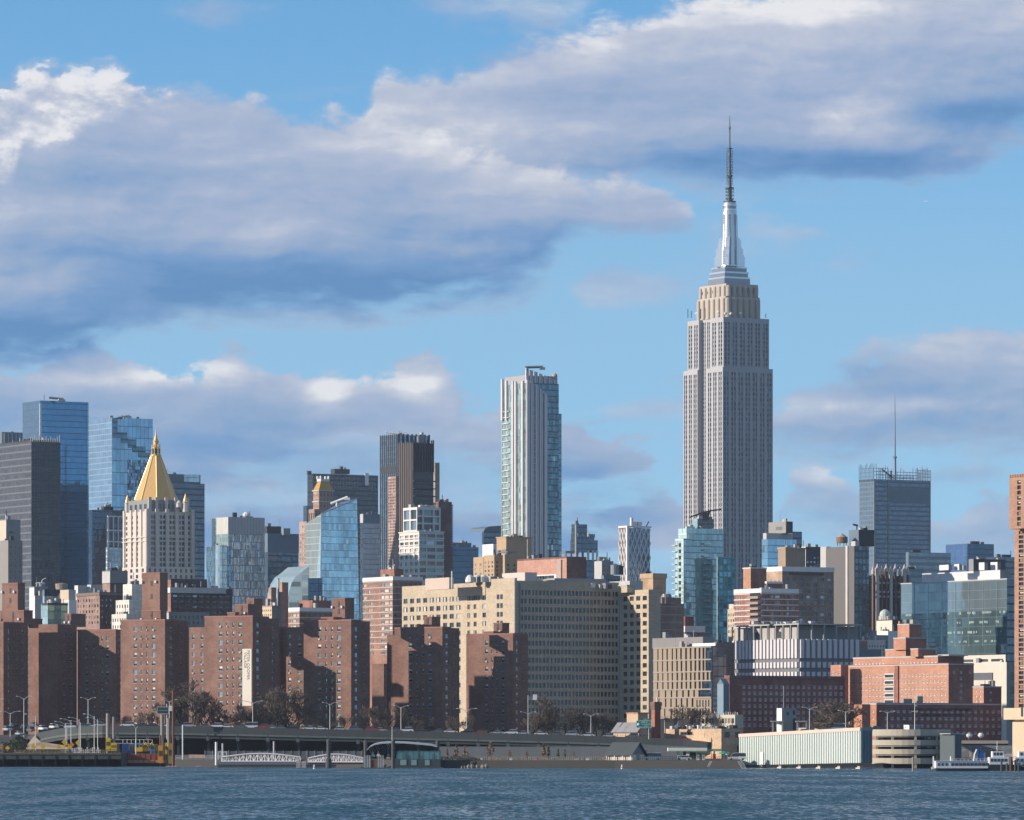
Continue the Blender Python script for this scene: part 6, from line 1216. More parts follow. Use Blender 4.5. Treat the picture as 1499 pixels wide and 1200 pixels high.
strip(22.2, 22.6, -9.5, -3.2, plain('shade_backing_dark', (.05, .048, .046), .9, streak=.3), 'shade_backing')  # dark sheet added behind the columns to imitate shade under the deck
TL = 'bare brown winter tree among the brick housing towers'
for i, (x, yt, w_) in enumerate(((283, 992, 1.1), (262, 1016, 1), (296, 1008, 1), (312, 1028, 1), (334, 1026, 1), (355, 1032, .9), (404, 1006, 1.1), (420, 1000, 1.2), (436, 1012, 1), (448, 1030, .8), (549, 1032, 1), (563, 1026, 1), (680, 1038, .8), (688, 1046, .8), (222, 1040, .9), (206, 1044, .9), (272, 1002, 1.2), (290, 1012, 1.2), (252, 1026, 1), (304, 1034, 1), (324, 1036, 1), (345, 1040, 1), (366, 1040, .9), (412, 1018, 1.2), (428, 1014, 1.2), (395, 1030, 1), (556, 1044, 1), (542, 1046, 1), (575, 1044, 1), (470, 1046, .9), (500, 1046, .9), (600, 1048, .9), (630, 1048, .9), (660, 1046, 1), (185, 1046, .9), (150, 1048, .9))):
    tree(x, 1100, yt, 1770+4*(i % 3), TL, i % 4, wide=w_)
for i, (x, yt) in enumerate(((786, 1040), (802, 1036), (818, 1038), (836, 1040), (852, 1042), (868, 1044), (778, 1012), (884, 1048), (794, 1044), (810, 1046), (828, 1032), (844, 1034), (860, 1036), (900, 1050), (876, 1040))):
    tree(x, 1100, yt, 1768+4*(i % 3), 'bare dark tree along the foot of the beige hospital', (i+1) % 4, 'bare trees at the beige hospital', 1.1)
for i, (x, yt) in enumerate(((984, 1034), (998, 1030), (1012, 1036), (1027, 1032), (1038, 1042))):
    tree(x, 1092, yt, 1730+3*i, 'bare tree above the flat buff brick roof terrace', i % 4, 'bare trees by the roof terrace', 1.1)
for i, (x, yt) in enumerate(((1218, 1026), (1232, 1022), (1244, 1032), (1206, 1044), (1224, 1034), (1238, 1040), (1194, 1048))):
    tree(x, 1096, yt, 1690+3*i, 'spreading bare tree by the lit end bay of the brick college', (i+2) % 4, 'bare trees by the brick college', 1.7)
# leafy and conifer shrubs
def leafy(name, x, yb, yt, Y, label, cols, wide=.5, cone=True, n=260, group=None):
    h_ = (yb-yt)*Y/F; o = empty(name, at(x, yb, Y), 0, label, 'tree' if h_ > 3 else 'shrub', group); rnd = random.Random(int(x*10))
    b = MB(); b.tube((0, 0, 0), (0, 0, h_*.8), .035*h_, plain('bark', (.085, .065, .055), .9), .008*h_, n=5); b.build('trunk', o)
    b = MB()
    for i in range(n):
        t = rnd.random()**.8; z = h_*(.10+.90*t); rr = h_*wide*((1-t)*.95+.06 if cone else sin(pi*(.12+.85*t)))*sqrt(rnd.random()); a_ = rnd.uniform(0, 6.283); c = Vector((rr*cos(a_), rr*sin(a_), z)); s_ = h_*rnd.uniform(.035, .075)
        e = Vector((rnd.uniform(-1, 1), rnd.uniform(-1, 1), rnd.uniform(-.6, .6))).normalized()*s_; f = Vector((rnd.uniform(-1, 1), rnd.uniform(-1, 1), rnd.uniform(-.6, .6))).normalized()*s_
        b.poly([c-e, c+f, c+e, c-f], rnd.choice(cols))
    b.build('crown', o); return o
CON = [plain('needle_dark', (.035, .06, .03), .8), plain('needle_mid', (.06, .09, .045), .8)]; AUT = [plain('leaf_rust', (.24, .12, .07), .8), plain('leaf_tan', (.30, .19, .10), .8)]; GRE = [plain('leaf_olive', (.12, .14, .06), .8), plain('leaf_yellow', (.30, .26, .10), .8)]
leafy('pine_tree', 27, 1103, 1077, 1668, 'dark green pine on the quay near the ramp wall', CON, .62, False, 520)
leafy('pine_tree', 4, 1103, 1086, 1670, 'low dark pine half out of view at the quay end', CON, .6, False, 260)
for x, yt, c in ((718, 1086, AUT), (666, 1098, AUT), (684, 1100, AUT), (746, 1098, AUT), (771, 1099, AUT), (840, 1101, GRE)): leafy('rust_shrub', x, 1112, yt, 1582, 'small rusty autumn tree in the riverside garden', c, .22, False, 160, 'rusty garden shrubs')
for x, yt in ((796, 1087), (655, 1096), (668, 1090), (680, 1092)): leafy('rust_shrub', x, 1112, yt, 1588, 'small rusty autumn tree in the riverside garden', AUT, .2, True, 160, 'rusty garden shrubs')
for x, yt in ((803, 1090), (817, 1096), (827, 1097)): leafy('young_conifer', x, 1112, yt, 1585, 'slim young green conifer in the riverside garden', CON+GRE[:1], .2, True, 150, 'young conifers in the garden')
# meadow grass and planting: uncountable
b = MB(); GR = [plain('grass_straw', (.34, .25, .14), .9), plain('grass_green', (.10, .12, .05), .9), AUT[0]]
for i in range(2600):
    x = random.choice((random.uniform(645, 890), random.uniform(645, 760), random.uniform(20, 170))); Y = random.uniform(1566, 1590) if x > 300 else random.uniform(1660, 1675); p = at(x, 1100, Y); p.z = GROUND if x > 300 else 4.4; h_ = random.uniform(.25, 1.1); d = random.uniform(-.3, .3); w_ = random.uniform(.08, .22)
    b.poly([p, p+Vector((w_, 0, 0)), p+Vector((w_+d, .1, h_)), p+Vector((d, .1, h_))], random.choice(GR))
b.build('meadow_grass', kind='stuff')
# ------------------------------------------------------------------ street lamps
LS = plain('lamp_grey', (.46, .47, .48), .5, .3)
def lamp(x, yb, yt, Y, label, double=True, arm=9, group='double armed highway lamps'):
    s_ = Y/F; h_ = (yb-yt)*s_; o = empty('street_lamp', at(x, yb, Y), 0, label, 'street lamp', group)
    b = MB(); b.tube((0, 0, 0), (0, 0, h_*.95), .16, LS, .10, 6); b.build('pole', o)
    for sd in ((-1, 1) if double == True else (double,)):
        A_ = arm*s_*sd; b = MB(); b.path([(0, 0, h_*.93-.4*abs(A_)*.3), (A_*.5, 0, h_*.98), (A_, 0, h_)], .085, LS, 5); b.build('arm', o)
        b = MB(); b.box(min(A_, A_*1.28), max(A_, A_*1.28), -.18, .18, h_-.08, h_+.14, plain('lamp_head', (.62, .62, .62), .4)); b.build('lamp_head', o)
    return o
LG = 'double armed grey lamp rising from the elevated highway'
for x, yt in ((35, 1019), (129, 1021), (483, 1028), (587, 1033), (865, 1045), (248, 1024), (-6, 1023)):
    Y, Zt = deck_at(max(x, 42)); lamp(x, HY-(Zt-1-H)*F/(Y+11), yt, Y+11, LG)
for x, yt, sd in ((370, 1026, 1), (683, 1037, 1), (973, 1047, 1), (15, 1041, 1)):
    Y, Zt = deck_at(max(x, 42)); lamp(x, HY-(Zt-1-H)*F/(Y+20), yt, Y+20, 'single armed grey lamp on the far side of the highway', sd, 12, 'single armed highway lamps')
for x, yt, sd in ((52, 1045, -1), (96, 1056, -1), (98, 1061, -1), (104, 1052, -1), (116, 1050, -1), (118, 1055, -1), (138, 1045, -1), (143, 1050, -1)): lamp(x, 1102, yt, 1664, 'single armed pale lamp on the construction quay', sd, 13, 'quay lamps')
for x, yt in ((199, 1064), (574, 1062)): lamp(x, 1104, yt, 1652, 'plain pale lamp post below the elevated highway', 1, 2, 'short promenade lamps')
lamp(1185, 1074, 1035, 1590, 'grey lamp on the garage roof near the white stair block', 1, 9, None); lamp(1238, 1070, 1040, 1590, 'curved grey lamp on the garage roof behind the white van', 1, 9, None); lamp(1299, 1070, 1041, 1590, 'twin armed lamp on the round garage roof', True, 9, None)
lamp(1459, 1100, 1087, 1690, 'wide twin armed lamp behind the moored white boat', True, 7, None)
# tall lamp with floodlights near the hospital corner
Y, Zt = deck_at(773); o = lamp(773, HY-(Zt-1-H)*F/(Y+11), 1042, Y+11, 'highway lamp with extra floodlight panel at the beige hospital corner', True, 9, None); b = MB(); b.tube((0, 0, 5), (0, 0, 14), .1, LS); b.box(1.6, 3.0, -.3, .3, 12.4, 14.2, WHITE); b.tube((0, 0, 12.6), (1.6, 0, 12.6), .1, LS); b.build('floodlight_panel', o)
# ------------------------------------------------------------------ vehicles
CARM = {}
def car(x, kind, paint, Y=None, z=None, label='', heading=0.0, group=None, sc_=1.0):
    key = (kind, paint)
    if key not in CARM:
        pc = {'white': (.75, .75, .76), 'silver': (.42, .44, .46), 'black': (.02, .02, .024), 'grey': (.13, .14, .15), 'red': (.36, .03, .03), 'yellow': (.72, .42, .02), 'blue': (.03, .07, .2)}[paint]
        pm = plain('car_'+paint, pc, .25, .1, var=.02, spec=.6); L_, hb, hr = {'sedan': (4.7, .82, 1.45), 'suv': (4.8, 1.02, 1.78), 'van': (5.6, 1.15, 2.25)}[kind]
        def side(b, prof, w_, m):
            n = len(prof); k = len(b.v); q = b.mat(m); b.v += [(px_, -w_, z_) for px_, z_ in prof]+[(px_, w_, z_) for px_, z_ in prof]
            b.f.append(tuple(range(k, k+n))[::-1]); b.mi.append(q); b.f.append(tuple(range(k+n, k+2*n))); b.mi.append(q)
            for i in range(n): j = (i+1) % n; b.f.append((k+i, k+j, k+n+j, k+n+i)); b.mi.append(q)
        h_ = L_/2; body = MB(); side(body, [(-h_, .35), (-h_+.05, hb*.8), (-h_+.3, hb), (h_*.55, hb), (h_-.15, hb*.78), (h_, .55), (h_-.02, .3), (-h_+.05, .28)][::-1], .9, pm)
        c0, c1, c2, c3 = {'sedan': (-1.75, -1.15, .45, 1.2), 'suv': (-2.2, -1.95, .5, 1.15), 'van': (-2.7, -2.6, 1.2, 1.9)}[kind]
        side(body, [(c1, hr-.1), (c1+.15, hr), (c2-.1, hr), (c2, hr-.1)], .74, pm)
        gl_ = MB(); side(gl_, [(c0, hb+.005), (c1, hr-.105), (c2, hr-.105), (c3, hb+.005)], .8, PANE_D)
        wh = MB(); wh.tube((0, -.12, 0), (0, .12, 0), .33, DARKM, n=12); wh.tube((0, -.13, 0), (0, -.125, 0), .2, STEEL, n=10)
        tl = MB(); tl.box(-.03, .03, -.15, .15, -.1, .1, plain('tail_lamp_red', (.5, .01, .02), .3))
        CARM[key] = (body.mesh('body'), gl_.mesh('glasshouse'), wh.mesh('wheel'), tl.mesh('tail_light'), h_, hb)
    bm_, gm, wm, tm, h_, hb = CARM[key]
    p = Vector((X_(x, Y), Y, z)); o = empty('parked_car' if 'parked' in label else ('van' if kind == 'van' else 'car'), p, heading, label, 'van' if kind == 'van' else ('taxi' if paint == 'yellow' else 'car'), group)
    link_mesh(bm_, 'body', o); link_mesh(gm, 'glasshouse', o)
    for sx in (-.62, .62):
        for sy in (-.8, .8): link_mesh(wm, 'wheel', o, (sx*h_, sy, .33))
    for sy in (-.62, .62): link_mesh(tm, 'tail_light', o, (-h_-.02, sy, hb*.75))
    return o
cars = [(104, 'suv', 'white'), (122, 'sedan', 'grey'), (148, 'suv', 'silver'), (168, 'sedan', 'red'), (208, 'sedan', 'grey'), (222, 'sedan', 'black'), (277, 'suv', 'silver'), (301, 'sedan', 'grey'), (332, 'sedan', 'white'), (385, 'suv', 'red'), (396, 'sedan', 'silver'), (412, 'sedan', 'grey'), (443, 'sedan', 'yellow'), (453, 'sedan', 'white'), (499, 'sedan', 'silver'), (545, 'suv', 'red'), (558, 'sedan', 'silver'), (577, 'sedan', 'grey'), (616, 'sedan', 'black'), (641, 'sedan', 'grey'), (703, 'sedan', 'red'), (727, 'sedan', 'silver'), (765, 'sedan', 'silver'), (792, 'sedan', 'white'), (814, 'sedan', 'grey'), (1002, 'sedan', 'red'), (131, 'sedan', 'white'), (186, 'suv', 'white'), (240, 'sedan', 'white'), (258, 'suv', 'black'), (316, 'suv', 'white'), (352, 'sedan', 'grey'), (366, 'van', 'white'), (428, 'suv', 'black'), (470, 'sedan', 'white'), (521, 'suv', 'grey'), (595, 'suv', 'white'), (660, 'sedan', 'white'), (684, 'suv', 'black'), (748, 'suv', 'white'), (838, 'suv', 'silver'), (860, 'sedan', 'white'), (892, 'sedan', 'silver'), (925, 'suv', 'grey')]
for i, (x, kd_, pt) in enumerate(cars):
    Y, Zt = deck_at(x); Y2 = Y+(1.8 if i % 2 else 5.0); car(x, kd_, pt, Y2, Zt-.43, '%s %s driving along the elevated highway' % (pt, {'sedan': 'saloon car', 'suv': 'tall estate car', 'van': 'delivery van'}[kd_]) if pt != 'yellow' else 'yellow taxi driving along the elevated highway', random.choice((0, pi)), '%s %ss on the elevated highway' % (pt, kd_))
for x, Y, y, kd_, pt, lb in ((11, 1742, 1070, 'suv', 'silver', 'silver estate car coming down the highway ramp by the pine'), (20, 1762, 1064, 'sedan', 'black', 'black car at the top of the ramp traffic queue'), (29, 1728, 1076, 'sedan', 'silver', 'silver saloon lowest on the ramp, right above the pine'), (46, 1738, 1071, 'suv', 'grey', 'grey estate car in the ramp queue'), (63, 1744, 1069, 'suv', 'white', 'white estate car in the middle of the ramp queue'), (79, 1748, 1066.5, 'suv', 'white', 'white estate car at the head of the ramp queue'), (36, 1756, 1066, 'sedan', 'black', 'black saloon behind the grey estate car on the ramp'), (50, 1764, 1063, 'sedan', 'grey', 'dark grey saloon on the far ramp lane')):
    Y += 32; p = at(x, y, Y); car(x, kd_, pt, Y, p.z, lb, -1.1)
for x, y, Y, kd_, pt, lb in ((955, 1113, 1572, 'van', 'white', 'white van parked between the boathouse and fuel station'), (1001, 1115, 1568, 'sedan', 'white', 'white saloon parked at the fuel pumps'), (1079, 1114, 1560, 'van', 'white', 'white van parked against the pale ramp building'), (1227, 1069.5, 1600, 'van', 'white', 'white van parked on the garage roof'), (1271, 1069, 1592, 'sedan', 'black', 'black car parked on the garage roof beside the round ramp'), (1282, 1069, 1596, 'sedan', 'blue', 'dark blue car parked on the garage roof edge'), (1175, 1074, 1585, 'sedan', 'black', 'black car parked on the garage roof by the white stair block'), (1215, 1070, 1612, 'sedan', 'blue', 'dark blue car parked behind the white roof van')):
    car(x, kd_, pt, Y, max(GROUND, Z_(y, Y)), lb, random.choice((0, pi)))
# ------------------------------------------------------------------ signs
def board(x, y0, y1, w_, Y, label, face, lines, cat='road sign', posts=True, yb=1082, name='highway_sign'):
    s_ = Y/F; o = empty(name, at(x, (y0+y1)/2, Y), 0, label, cat); W = w_*s_/2; hh = (y1-y0)*s_/2
    b = MB(); b.box(-W, W, 0, .15, -hh, hh, face); b.build('panel', o)
    WT = plain('sign_white', (.80, .85, .83), .5)
    b = MB(); t = .1; b.box(-W, W, -.03, -.01, hh-t, hh, WT); b.box(-W, W, -.03, -.01, -hh, -hh+t, WT); b.box(-W, -W+t, -.03, -.01, -hh+t, hh-t, WT); b.box(W-t, W, -.03, -.01, -hh+t, hh-t, WT); b.build('border', o)
    for tx, sz, dx_, dz_ in lines: text(tx, sz, WT, 'lettering', o, (dx_, -.04, dz_), (pi/2, 0, 0), .02)
    if posts:
        b = MB(); z0 = Z_(yb, Y)-o.location.z; b.tube((W*.65, .3, z0), (W*.65, .3, hh+1), .14, LS); b.tube((-W, .3, 0), (W*.65, .3, 0), .1, LS); b.build('post', o)
    return o
o = board(942.5, 1054.5, 1065.5, 22, 1700, 'green exit sign with white lettering beside the brick chimney', GRN, [('FDR N', .72, .2, .62), ('Waterside Plz', .66, .35, -.05), ('EXIT ONLY', .6, .1, -.75)]); s_ = 1700/F
b = MB(); b.box(-.2, 1.6, 0, .14, 1.22, 1.95, GRN); b.build('exit_tab', o); text('EXIT 7', .5, plain('sign_white', (.80, .85, .83), .5), 'lettering', o, (.7, -.04, 1.58), (pi/2, 0, 0), .02)
b = MB(); b.lathe((-1.75, -.05, -.35), [(.38, 0), (.38, .55), (.1, .8)], plain('shield_white', (.7, .78, .85), .5), 10); b.build('route_shield', o)
o = board(238.5, 1034.5, 1045, 17, 1722, 'dark green gantry sign seen in shadow on the highway lamp', plain('sign_dark_green', (.02, .07, .06), .6), []); 
b = MB(); b.box(-1.5, 1.5, -.05, -.01, -.1, .1, GREYC); b.build('faded_line', o)
b = MB(); b.box(2.2, 3.2, 0, .1, -.2, 1.6, WHITE); b.build('white_plate', o)
def diamond(x, y, Y, m, lb):
    o = empty('warning_sign', at(x, 1101, Y), 0, lb, 'road sign', 'construction warning signs'); z = Z_(y, Y)-o.location.z; r = .85
    b = MB(); b.poly([(0, -.05, z-r), (r, -.05, z), (0, -.05, z+r), (-r, -.05, z)], m); b.poly([(0, .05, z-r), (-r, .05, z), (0, .05, z+r), (r, .05, z)], m); b.build('panel', o); b = MB(); b.tube((0, .1, 0), (0, .1, z), .06, STEEL); b.build('post', o)
for x, y, m in ((94, 1086, YEL), (96, 1091, YEL), (100, 1092, YEL), (105, 1090, ORA), (86, 1093, YEL), (63, 1093, YEL), (49, 1093, YEL), (114, 1087, YEL), (11, 1095, YEL)): diamond(x, y, 1662, m, 'orange diamond construction sign' if m is ORA else 'yellow diamond construction sign by the quay lamps')
for i in range(16):
    x = 106+2.7*i; o = empty('jersey_barrier', at(x, 1101, 1661), 0, 'white plastic road barrier standing in a row on the quay', 'barrier', 'white barriers on the quay'); b = MB(); h_ = random.uniform(.9, 1.7); b.prism([(-.28, -.25), (.28, -.25), (.28, .25), (-.28, .25)], -1.0, -.5+h_*.3, WHITE); b.prism([(-.16, -.12), (.16, -.12), (.16, .12), (-.16, .12)], -.5+h_*.3, h_, WHITE); b.build('barrier_body', o)
o = empty('quay', at(60, 1122, 1655), 0, 'dark stained concrete quay block along the water edge', 'quay'); q = o.location; b = MB(); x0, x1 = X_(-400, 1655)-q.x, X_(177, 1655)-q.x; b.box(x0, x1, 0, 45, -2-q.z, 4.4-q.z, plain('quay_concrete', (.075, .075, .07), .9, streak=.35, var=.2)); b.build('wall', o); b = MB(); b.box(x0, x1, -.25, -.01, 3.9-q.z, 4.42-q.z, plain('quay_edge', (.11, .11, .10), .9, streak=.3)); b.build('coping', o); b = MB()
for i in range(30): xx = x0+(x1-x0)*i/30; b.box(xx, xx+.25, -.2, -.01, -1-q.z, 3.7-q.z, DARKM)
b.build('timber_fender', o, kind='stuff')
# quay railing
def railing(x0, x1, Y, h_, label, n, mat=STEEL, ground=GROUND, Y1=None):
    Y1 = Y1 or Y; A_, B_ = Vector((X_(x0, Y), Y, ground)), Vector((X_(x1, Y1), Y1, ground)); o = empty('railing', A_, 0, label, 'railing'); D_ = B_-A_
    b = MB()
    for i in range(n+1): p = D_*(i/n); b.tube(p, p+Vector((0, 0, h_)), .05, mat, n=4)
    b.build('baluster', o, kind='stuff'); b = MB()
    for z in (h_*.5, h_): b.tube(Vector((0, 0, z)), D_+Vector((0, 0, z)), .05, mat, n=4)
    b.build('rail', o)
railing(-10, 176, 1655.5, 1.2, 'dark railing along the construction quay edge', 90, DARKM, ground=4.4); railing(257, 330, 1640, 1.3, 'pale railing between the rusty pole and white gangway', 40, PALEC); railing(642, 888, 1563, 1.15, 'grey railing along the riverside garden', 80, STEEL, Y1=1548); railing(935, 1080, 1545, 1.1, 'dark railing along the fuel station quay', 50, DARKM, Y1=1532)
o = empty('garden_wall', at(640, 1106, 1604), 0, 'long low grey wall behind the riverside garden', 'wall'); b = MB(); L_ = X_(1000, 1604)-X_(640, 1604); b.box(0, L_, 0, .4, -1.5, 2.6, plain('wall_grey', (.20, .21, .22), .85, streak=.15)); b.build('wall_face', o); b = MB(); b.box(0, L_, -.05, .45, 2.61, 2.8, GREYC); b.build('coping', o)
o = empty('hoarding', at(300, 1108, 1650), 0, 'grey construction fence behind the white gangways', 'fence'); b = MB(); L_ = X_(530, 1650)-X_(300, 1650); 
for i in range(40): b.box(L_*i/40, L_*(i+.96)/40, 0, .1, -.5, 1.9, plain('hoarding_grey', (.13, .14, .15), .8, streak=.15))
b.build('hoarding_panel_trim', o); b = MB()
for i in range(0, 41, 2): b.tube((L_*i/40, -.1, -.5), (L_*i/40, -.1, 2.1), .07, STEEL)
b.build('fence_post', o, kind='stuff')
# ------------------------------------------------------------------ construction barge with spuds
def pile(x, y0, y1, Y, r, mat, label, name='steel_pile', group=None, cap=None):
    o = empty(name, at(x, y1, Y), 0, label, 'pile', group); h_ = (y1-y0)*Y/F; b = MB(); b.tube((0, 0, -1.5), (0, 0, h_), r, mat, n=12); b.build('shaft', o)
    if cap: b = MB(); b.lathe((0, 0, h_), [(r*1.1, -.4), (r*1.1, .1), (.05, r*1.2)], cap, 12); b.build('cap', o)
    return o
Yb = 1682; sb = Yb/F
o = empty('work_barge', at(178, 1121, Yb), 0, 'rust red flat work barge moored against the quay', 'barge'); W = 62*sb
b = MB(); b.box(0, W, 0, 14, .9, 4.0, plain('hull_rust', (.26, .085, .065), .8, streak=.35, var=.25)); b.build('hull', o); b = MB(); b.box(-.1, W+.1, -.1, 14.1, .95, 1.9, plain('hull_orange', (.48, .25, .16), .8, streak=.3, var=.2)); b.build('hull_stripe', o); b = MB(); b.box(.2, W-.2, .2, 13.8, -.8, .89, DARKM); b.build('bottom', o)
b = MB()
for i in range(8): b.box(W*i/8+.2, W*i/8+.4, -.18, -.11, 1.1, 3.9, RUST)
b.build('fender_trim', o)
def container(x0, x1, y0, y1, m, lb, Y=1688):
    s_ = Y/F; o = empty('site_container', at(x0, y1, Y), 0, lb, 'container'); w_ = (x1-x0)*s_; h_ = (y1-y0)*s_; b = MB(); b.box(0, w_, 0, 2.4, 0, h_, m); b.build('box', o); b = MB()
    for i in range(int(w_/.5)): b.box(.25+i*.5, .35+i*.5, -.06, -.01, .2, h_-.2, m)
    b.build('corrugation', o); b = MB(); b.box(w_*.35, w_*.6, -.1, -.065, .1, h_*.75, DARKC); b.build('door', o)
container(179, 187, 1088, 1103, BLU, 'deep blue site container at the barge end'); container(188, 195, 1089, 1103, plain('container_grey_blue', (.10, .15, .19), .7), 'grey blue site container beside the deep blue one'); container(196, 207, 1087.5, 1094, plain('container_sky', (.14, .28, .40), .6), 'sky blue container stacked above the yellow excavator', 1692); container(208, 216, 1088, 1095, plain('container_teal', (.03, .13, .2), .6), 'small teal container at the middle of the barge', 1692); container(217, 230, 1089, 1103, plain('container_olive', (.14, .14, .10), .7), 'olive site container near the orange pile'); container(220, 226, 1097, 1103, plain('container_bright_blue', (.08, .25, .55), .5), 'small bright blue box before the olive container', 1684); container(184, 190, 1097, 1103, plain('container_royal', (.03, .06, .30), .5), 'royal blue skip before the deep blue container', 1684)
def excavator(x, y, Y, lb):
    o = empty('excavator', at(x, y, Y), 0, lb, 'excavator'); b = MB(); b.box(-1.3, 1.3, -.9, .9, .7, 2.0, YEL); b.build('body', o); b = MB(); b.box(.2, 1.2, -.85, .2, 2.01, 3.1, YEL); b.box(.3, 1.1, -.9, -.86, 2.2, 2.95, PANE_D); b.build('cab', o)
    for sy in (-.75, .75): b = MB(); b.box(-1.5, 1.5, sy-.25, sy+.25, 0, .69, DARKM); b.build('track', o)
    b = MB(); b.path([(.9, -.2, 1.8), (2.4, -.2, 3.6), (3.4, -.2, 1.8)], .18, YEL); b.build('boom', o); b = MB(); b.box(3.1, 3.8, -.6, .2, 1.0, 1.8, STEEL); b.build('bucket', o)
excavator(203, 1103, 1685, 'yellow excavator on the barge deck, nearer the blue containers'); excavator(212, 1103, 1686, 'yellow excavator on the barge deck, nearer the olive container')
o = empty('deck_frame', at(180, 1088, 1695), 0, 'white pipe handrail frame behind the barge containers', 'railing'); b = MB(); L_ = 43*1695/F
for z in (0, 1.2): b.tube((-4, 0, z), (L_, 0, z), .08, WHITE)
for i in range(8): b.tube((L_*i/7, 0, -3.4), (L_*i/7, 0, 1.2), .08, WHITE)
b.build('frame', o)
pile(158, 1044, 1109, 1658.5, .62, PILE, 'taller pale steel spud pile in the yellow quay frame'); pile(166.5, 1049, 1109, 1658.5, .52, PILE, 'shorter pale steel spud pile in the yellow quay frame')
def spud_frame(x0, x1, y0, y1, Y, m, lb):
    s_ = Y/F; o = empty('spud_frame', at(x0, y1, Y), 0, lb, 'pile frame'); w_ = (x1-x0)*s_; h_ = (y1-y0)*s_; b = MB(); b.box(0, w_, -.8, -.5, 0, h_, m); b.box(0, w_, .9, 1.2, 0, h_, m); b.box(0, .25, -.5, .9, 0, h_, m); b.box(w_-.25, w_, -.5, .9, 0, h_, m); b.build('sleeve', o); b = MB()
    for i in range(3): b.box(w_*(.2+.3*i)-.12, w_*(.2+.3*i)+.12, -.86, -.81, h_*.4, h_*.7, DARKC)
    b.build('bolt_slot_trim', o)
spud_frame(155, 162, 1080, 1099, 1658, YEL, 'tall yellow spud frame on the quay end'); spud_frame(162.5, 171, 1087, 1099, 1658, YEL, 'square yellow spud frame beside the tall one'); spud_frame(241.5, 246.5, 1087, 1104, 1683, YEL, 'bright yellow spud frame left of the olive one'); spud_frame(246.8, 253, 1088, 1118, 1680, plain('frame_olive', (.28, .24, .05), .6, streak=.2), 'olive yellow spud frame standing in the water')
spud_frame(231.5, 238.5, 1091, 1117, 1680, plain('frame_orange', (.62, .28, .03), .6, streak=.2), 'orange spud frame at the barge corner')
pile(237.5, 1046, 1122, 1686, .6, PILE, 'pale pile by the gantry sign'); pile(247.5, 1051, 1122, 1680.3, .6, plain('pile_brown', (.26, .21, .17), .8, streak=.3), 'brown mottled pile between the yellow frames'); pile(235, 1076, 1124, 1680.2, .35, RUST, 'short rusty pile through the orange frame'); pile(253.5, 1010, 1122, 1676, .38, RUST, 'tall thin rusty pole towering over the barge')
pile(267.5, 1061, 1112, 1641, .22, WHITE, 'thin white pole with fittings between barge and gangway', 'white_pole')
for i, x in enumerate((243, 251, 286)):
    o = empty('mooring_boom', at(x, 1122.5, 1636-4*i), 0, 'pinkish floating boom on the water near the spud frames', 'floating boom', 'floating booms'); b = MB(); b.tube((0, 0, .1), (1.6, .2, .12), .2, plain('boom_pink', (.55, .35, .35), .6), n=8); b.build('float', o)
# ------------------------------------------------------------------ ferry landing
def gangway(x0, x1, yb, yt0, yt1, Y, label):
    s_ = Y/F; o = empty('gangway', at(x0, yb, Y), 0, label, 'gangway'); L_ = (x1-x0)*s_; lo = lambda t: 0; up = lambda t: ((yb-yt0)+(yt0-yt1)*sin(pi*min(1, t)))*s_; n = 22
    GW_ = plain('gangway_white', (.78, .74, .74), .45, var=.04)
    for sy in (0, 2.6):
        b = MB()
        for i in range(n): a_, c = i/n, (i+1)/n; b.tube((L_*a_, sy, 0), (L_*c, sy, 0), .30, GW_); b.tube((L_*a_, sy, up(a_)), (L_*c, sy, up(c)), .27, GW_)
        b.build('chord', o); b = MB()
        for i in range(n+1): t = i/n; b.tube((L_*t, sy, 0), (L_*t, sy, up(t)), .06, GW_, n=4)
        for i in range(n): b.tube((L_*i/n, sy, 0 if i % 2 else up(i/n)), (L_*(i+1)/n, sy, up((i+1)/n) if i % 2 else 0), .05, GW_, n=4)
        b.build('lattice', o)
    b = MB(); b.box(0, L_, .1, 2.5, .1, .25, CONC); b.build('deck', o); b = MB(); b.box(0, L_, .2, 2.4, -.6, .09, DARKM); b.build('underframe', o)
gangway(324, 440, 1114.5, 1108.5, 1103, 1608, 'longer white trussed gangway arching to the ferry landing'); gangway(451, 533, 1115.5, 1110, 1104, 1584, 'shorter white trussed gangway meeting the landing fence')
o = empty('floating_dock', at(318, 1122, 1600), 0, 'low dark floating dock under the white gangways', 'dock'); L_ = (535-318)*1600/F; b = MB(); b.box(0, L_, 1, 5, -1, 1.2, DKP); b.build('hull', o); b = MB(); b.box(0, L_, .8, 1, .6, 1.25, STEEL); b.build('fender', o)
for x, y0 in ((433.5, 1114), (441.5, 1114)): o = empty('concrete_block', at(x, 1122, 1580), 0, 'pale concrete pile block where the gangways meet', 'pile cap', 'pale pile blocks under the gangway joint'); b = MB(); b.box(0, 1.35, 0, 2, -1, 1.75, CONC); b.build('block', o); b = MB(); b.box(-.05, 1.4, -.05, 2.05, 1.2, 1.4, STONE); b.build('cap', o)
pile(316.5, 1086, 1113, 1612, .38, WHITE, 'white column by the portal at the gangway start', 'white_column'); pile(326, 1088, 1113, 1616, .3, PALEC, 'pale column behind the white portal', 'white_column'); pile(401, 1085, 1112, 1630, .3, PALEC, 'pale column behind the long gangway', 'white_column')
o = empty('gangway_portal', at(318, 1112, 1610), 0, 'white square portal frames at the start of the long gangway', 'portal'); s_ = 1610/F
for i in range(2): b = MB(); x = (1+7*i)*s_; b.box(x, x+.2, 0, .2, 0, 12*s_, WHITE); b.box(x+5*s_, x+5*s_+.2, 0, .2, 0, 12*s_, WHITE); b.box(x+.2, x+5*s_, 0, .2, 12*s_-.2, 12*s_, WHITE); b.box(x+.2, x+5*s_, 0, .2, 5*s_, 5*s_+.15, WHITE); b.build('frame', o)
DG = 'dark steel mooring pile at the ferry landing'
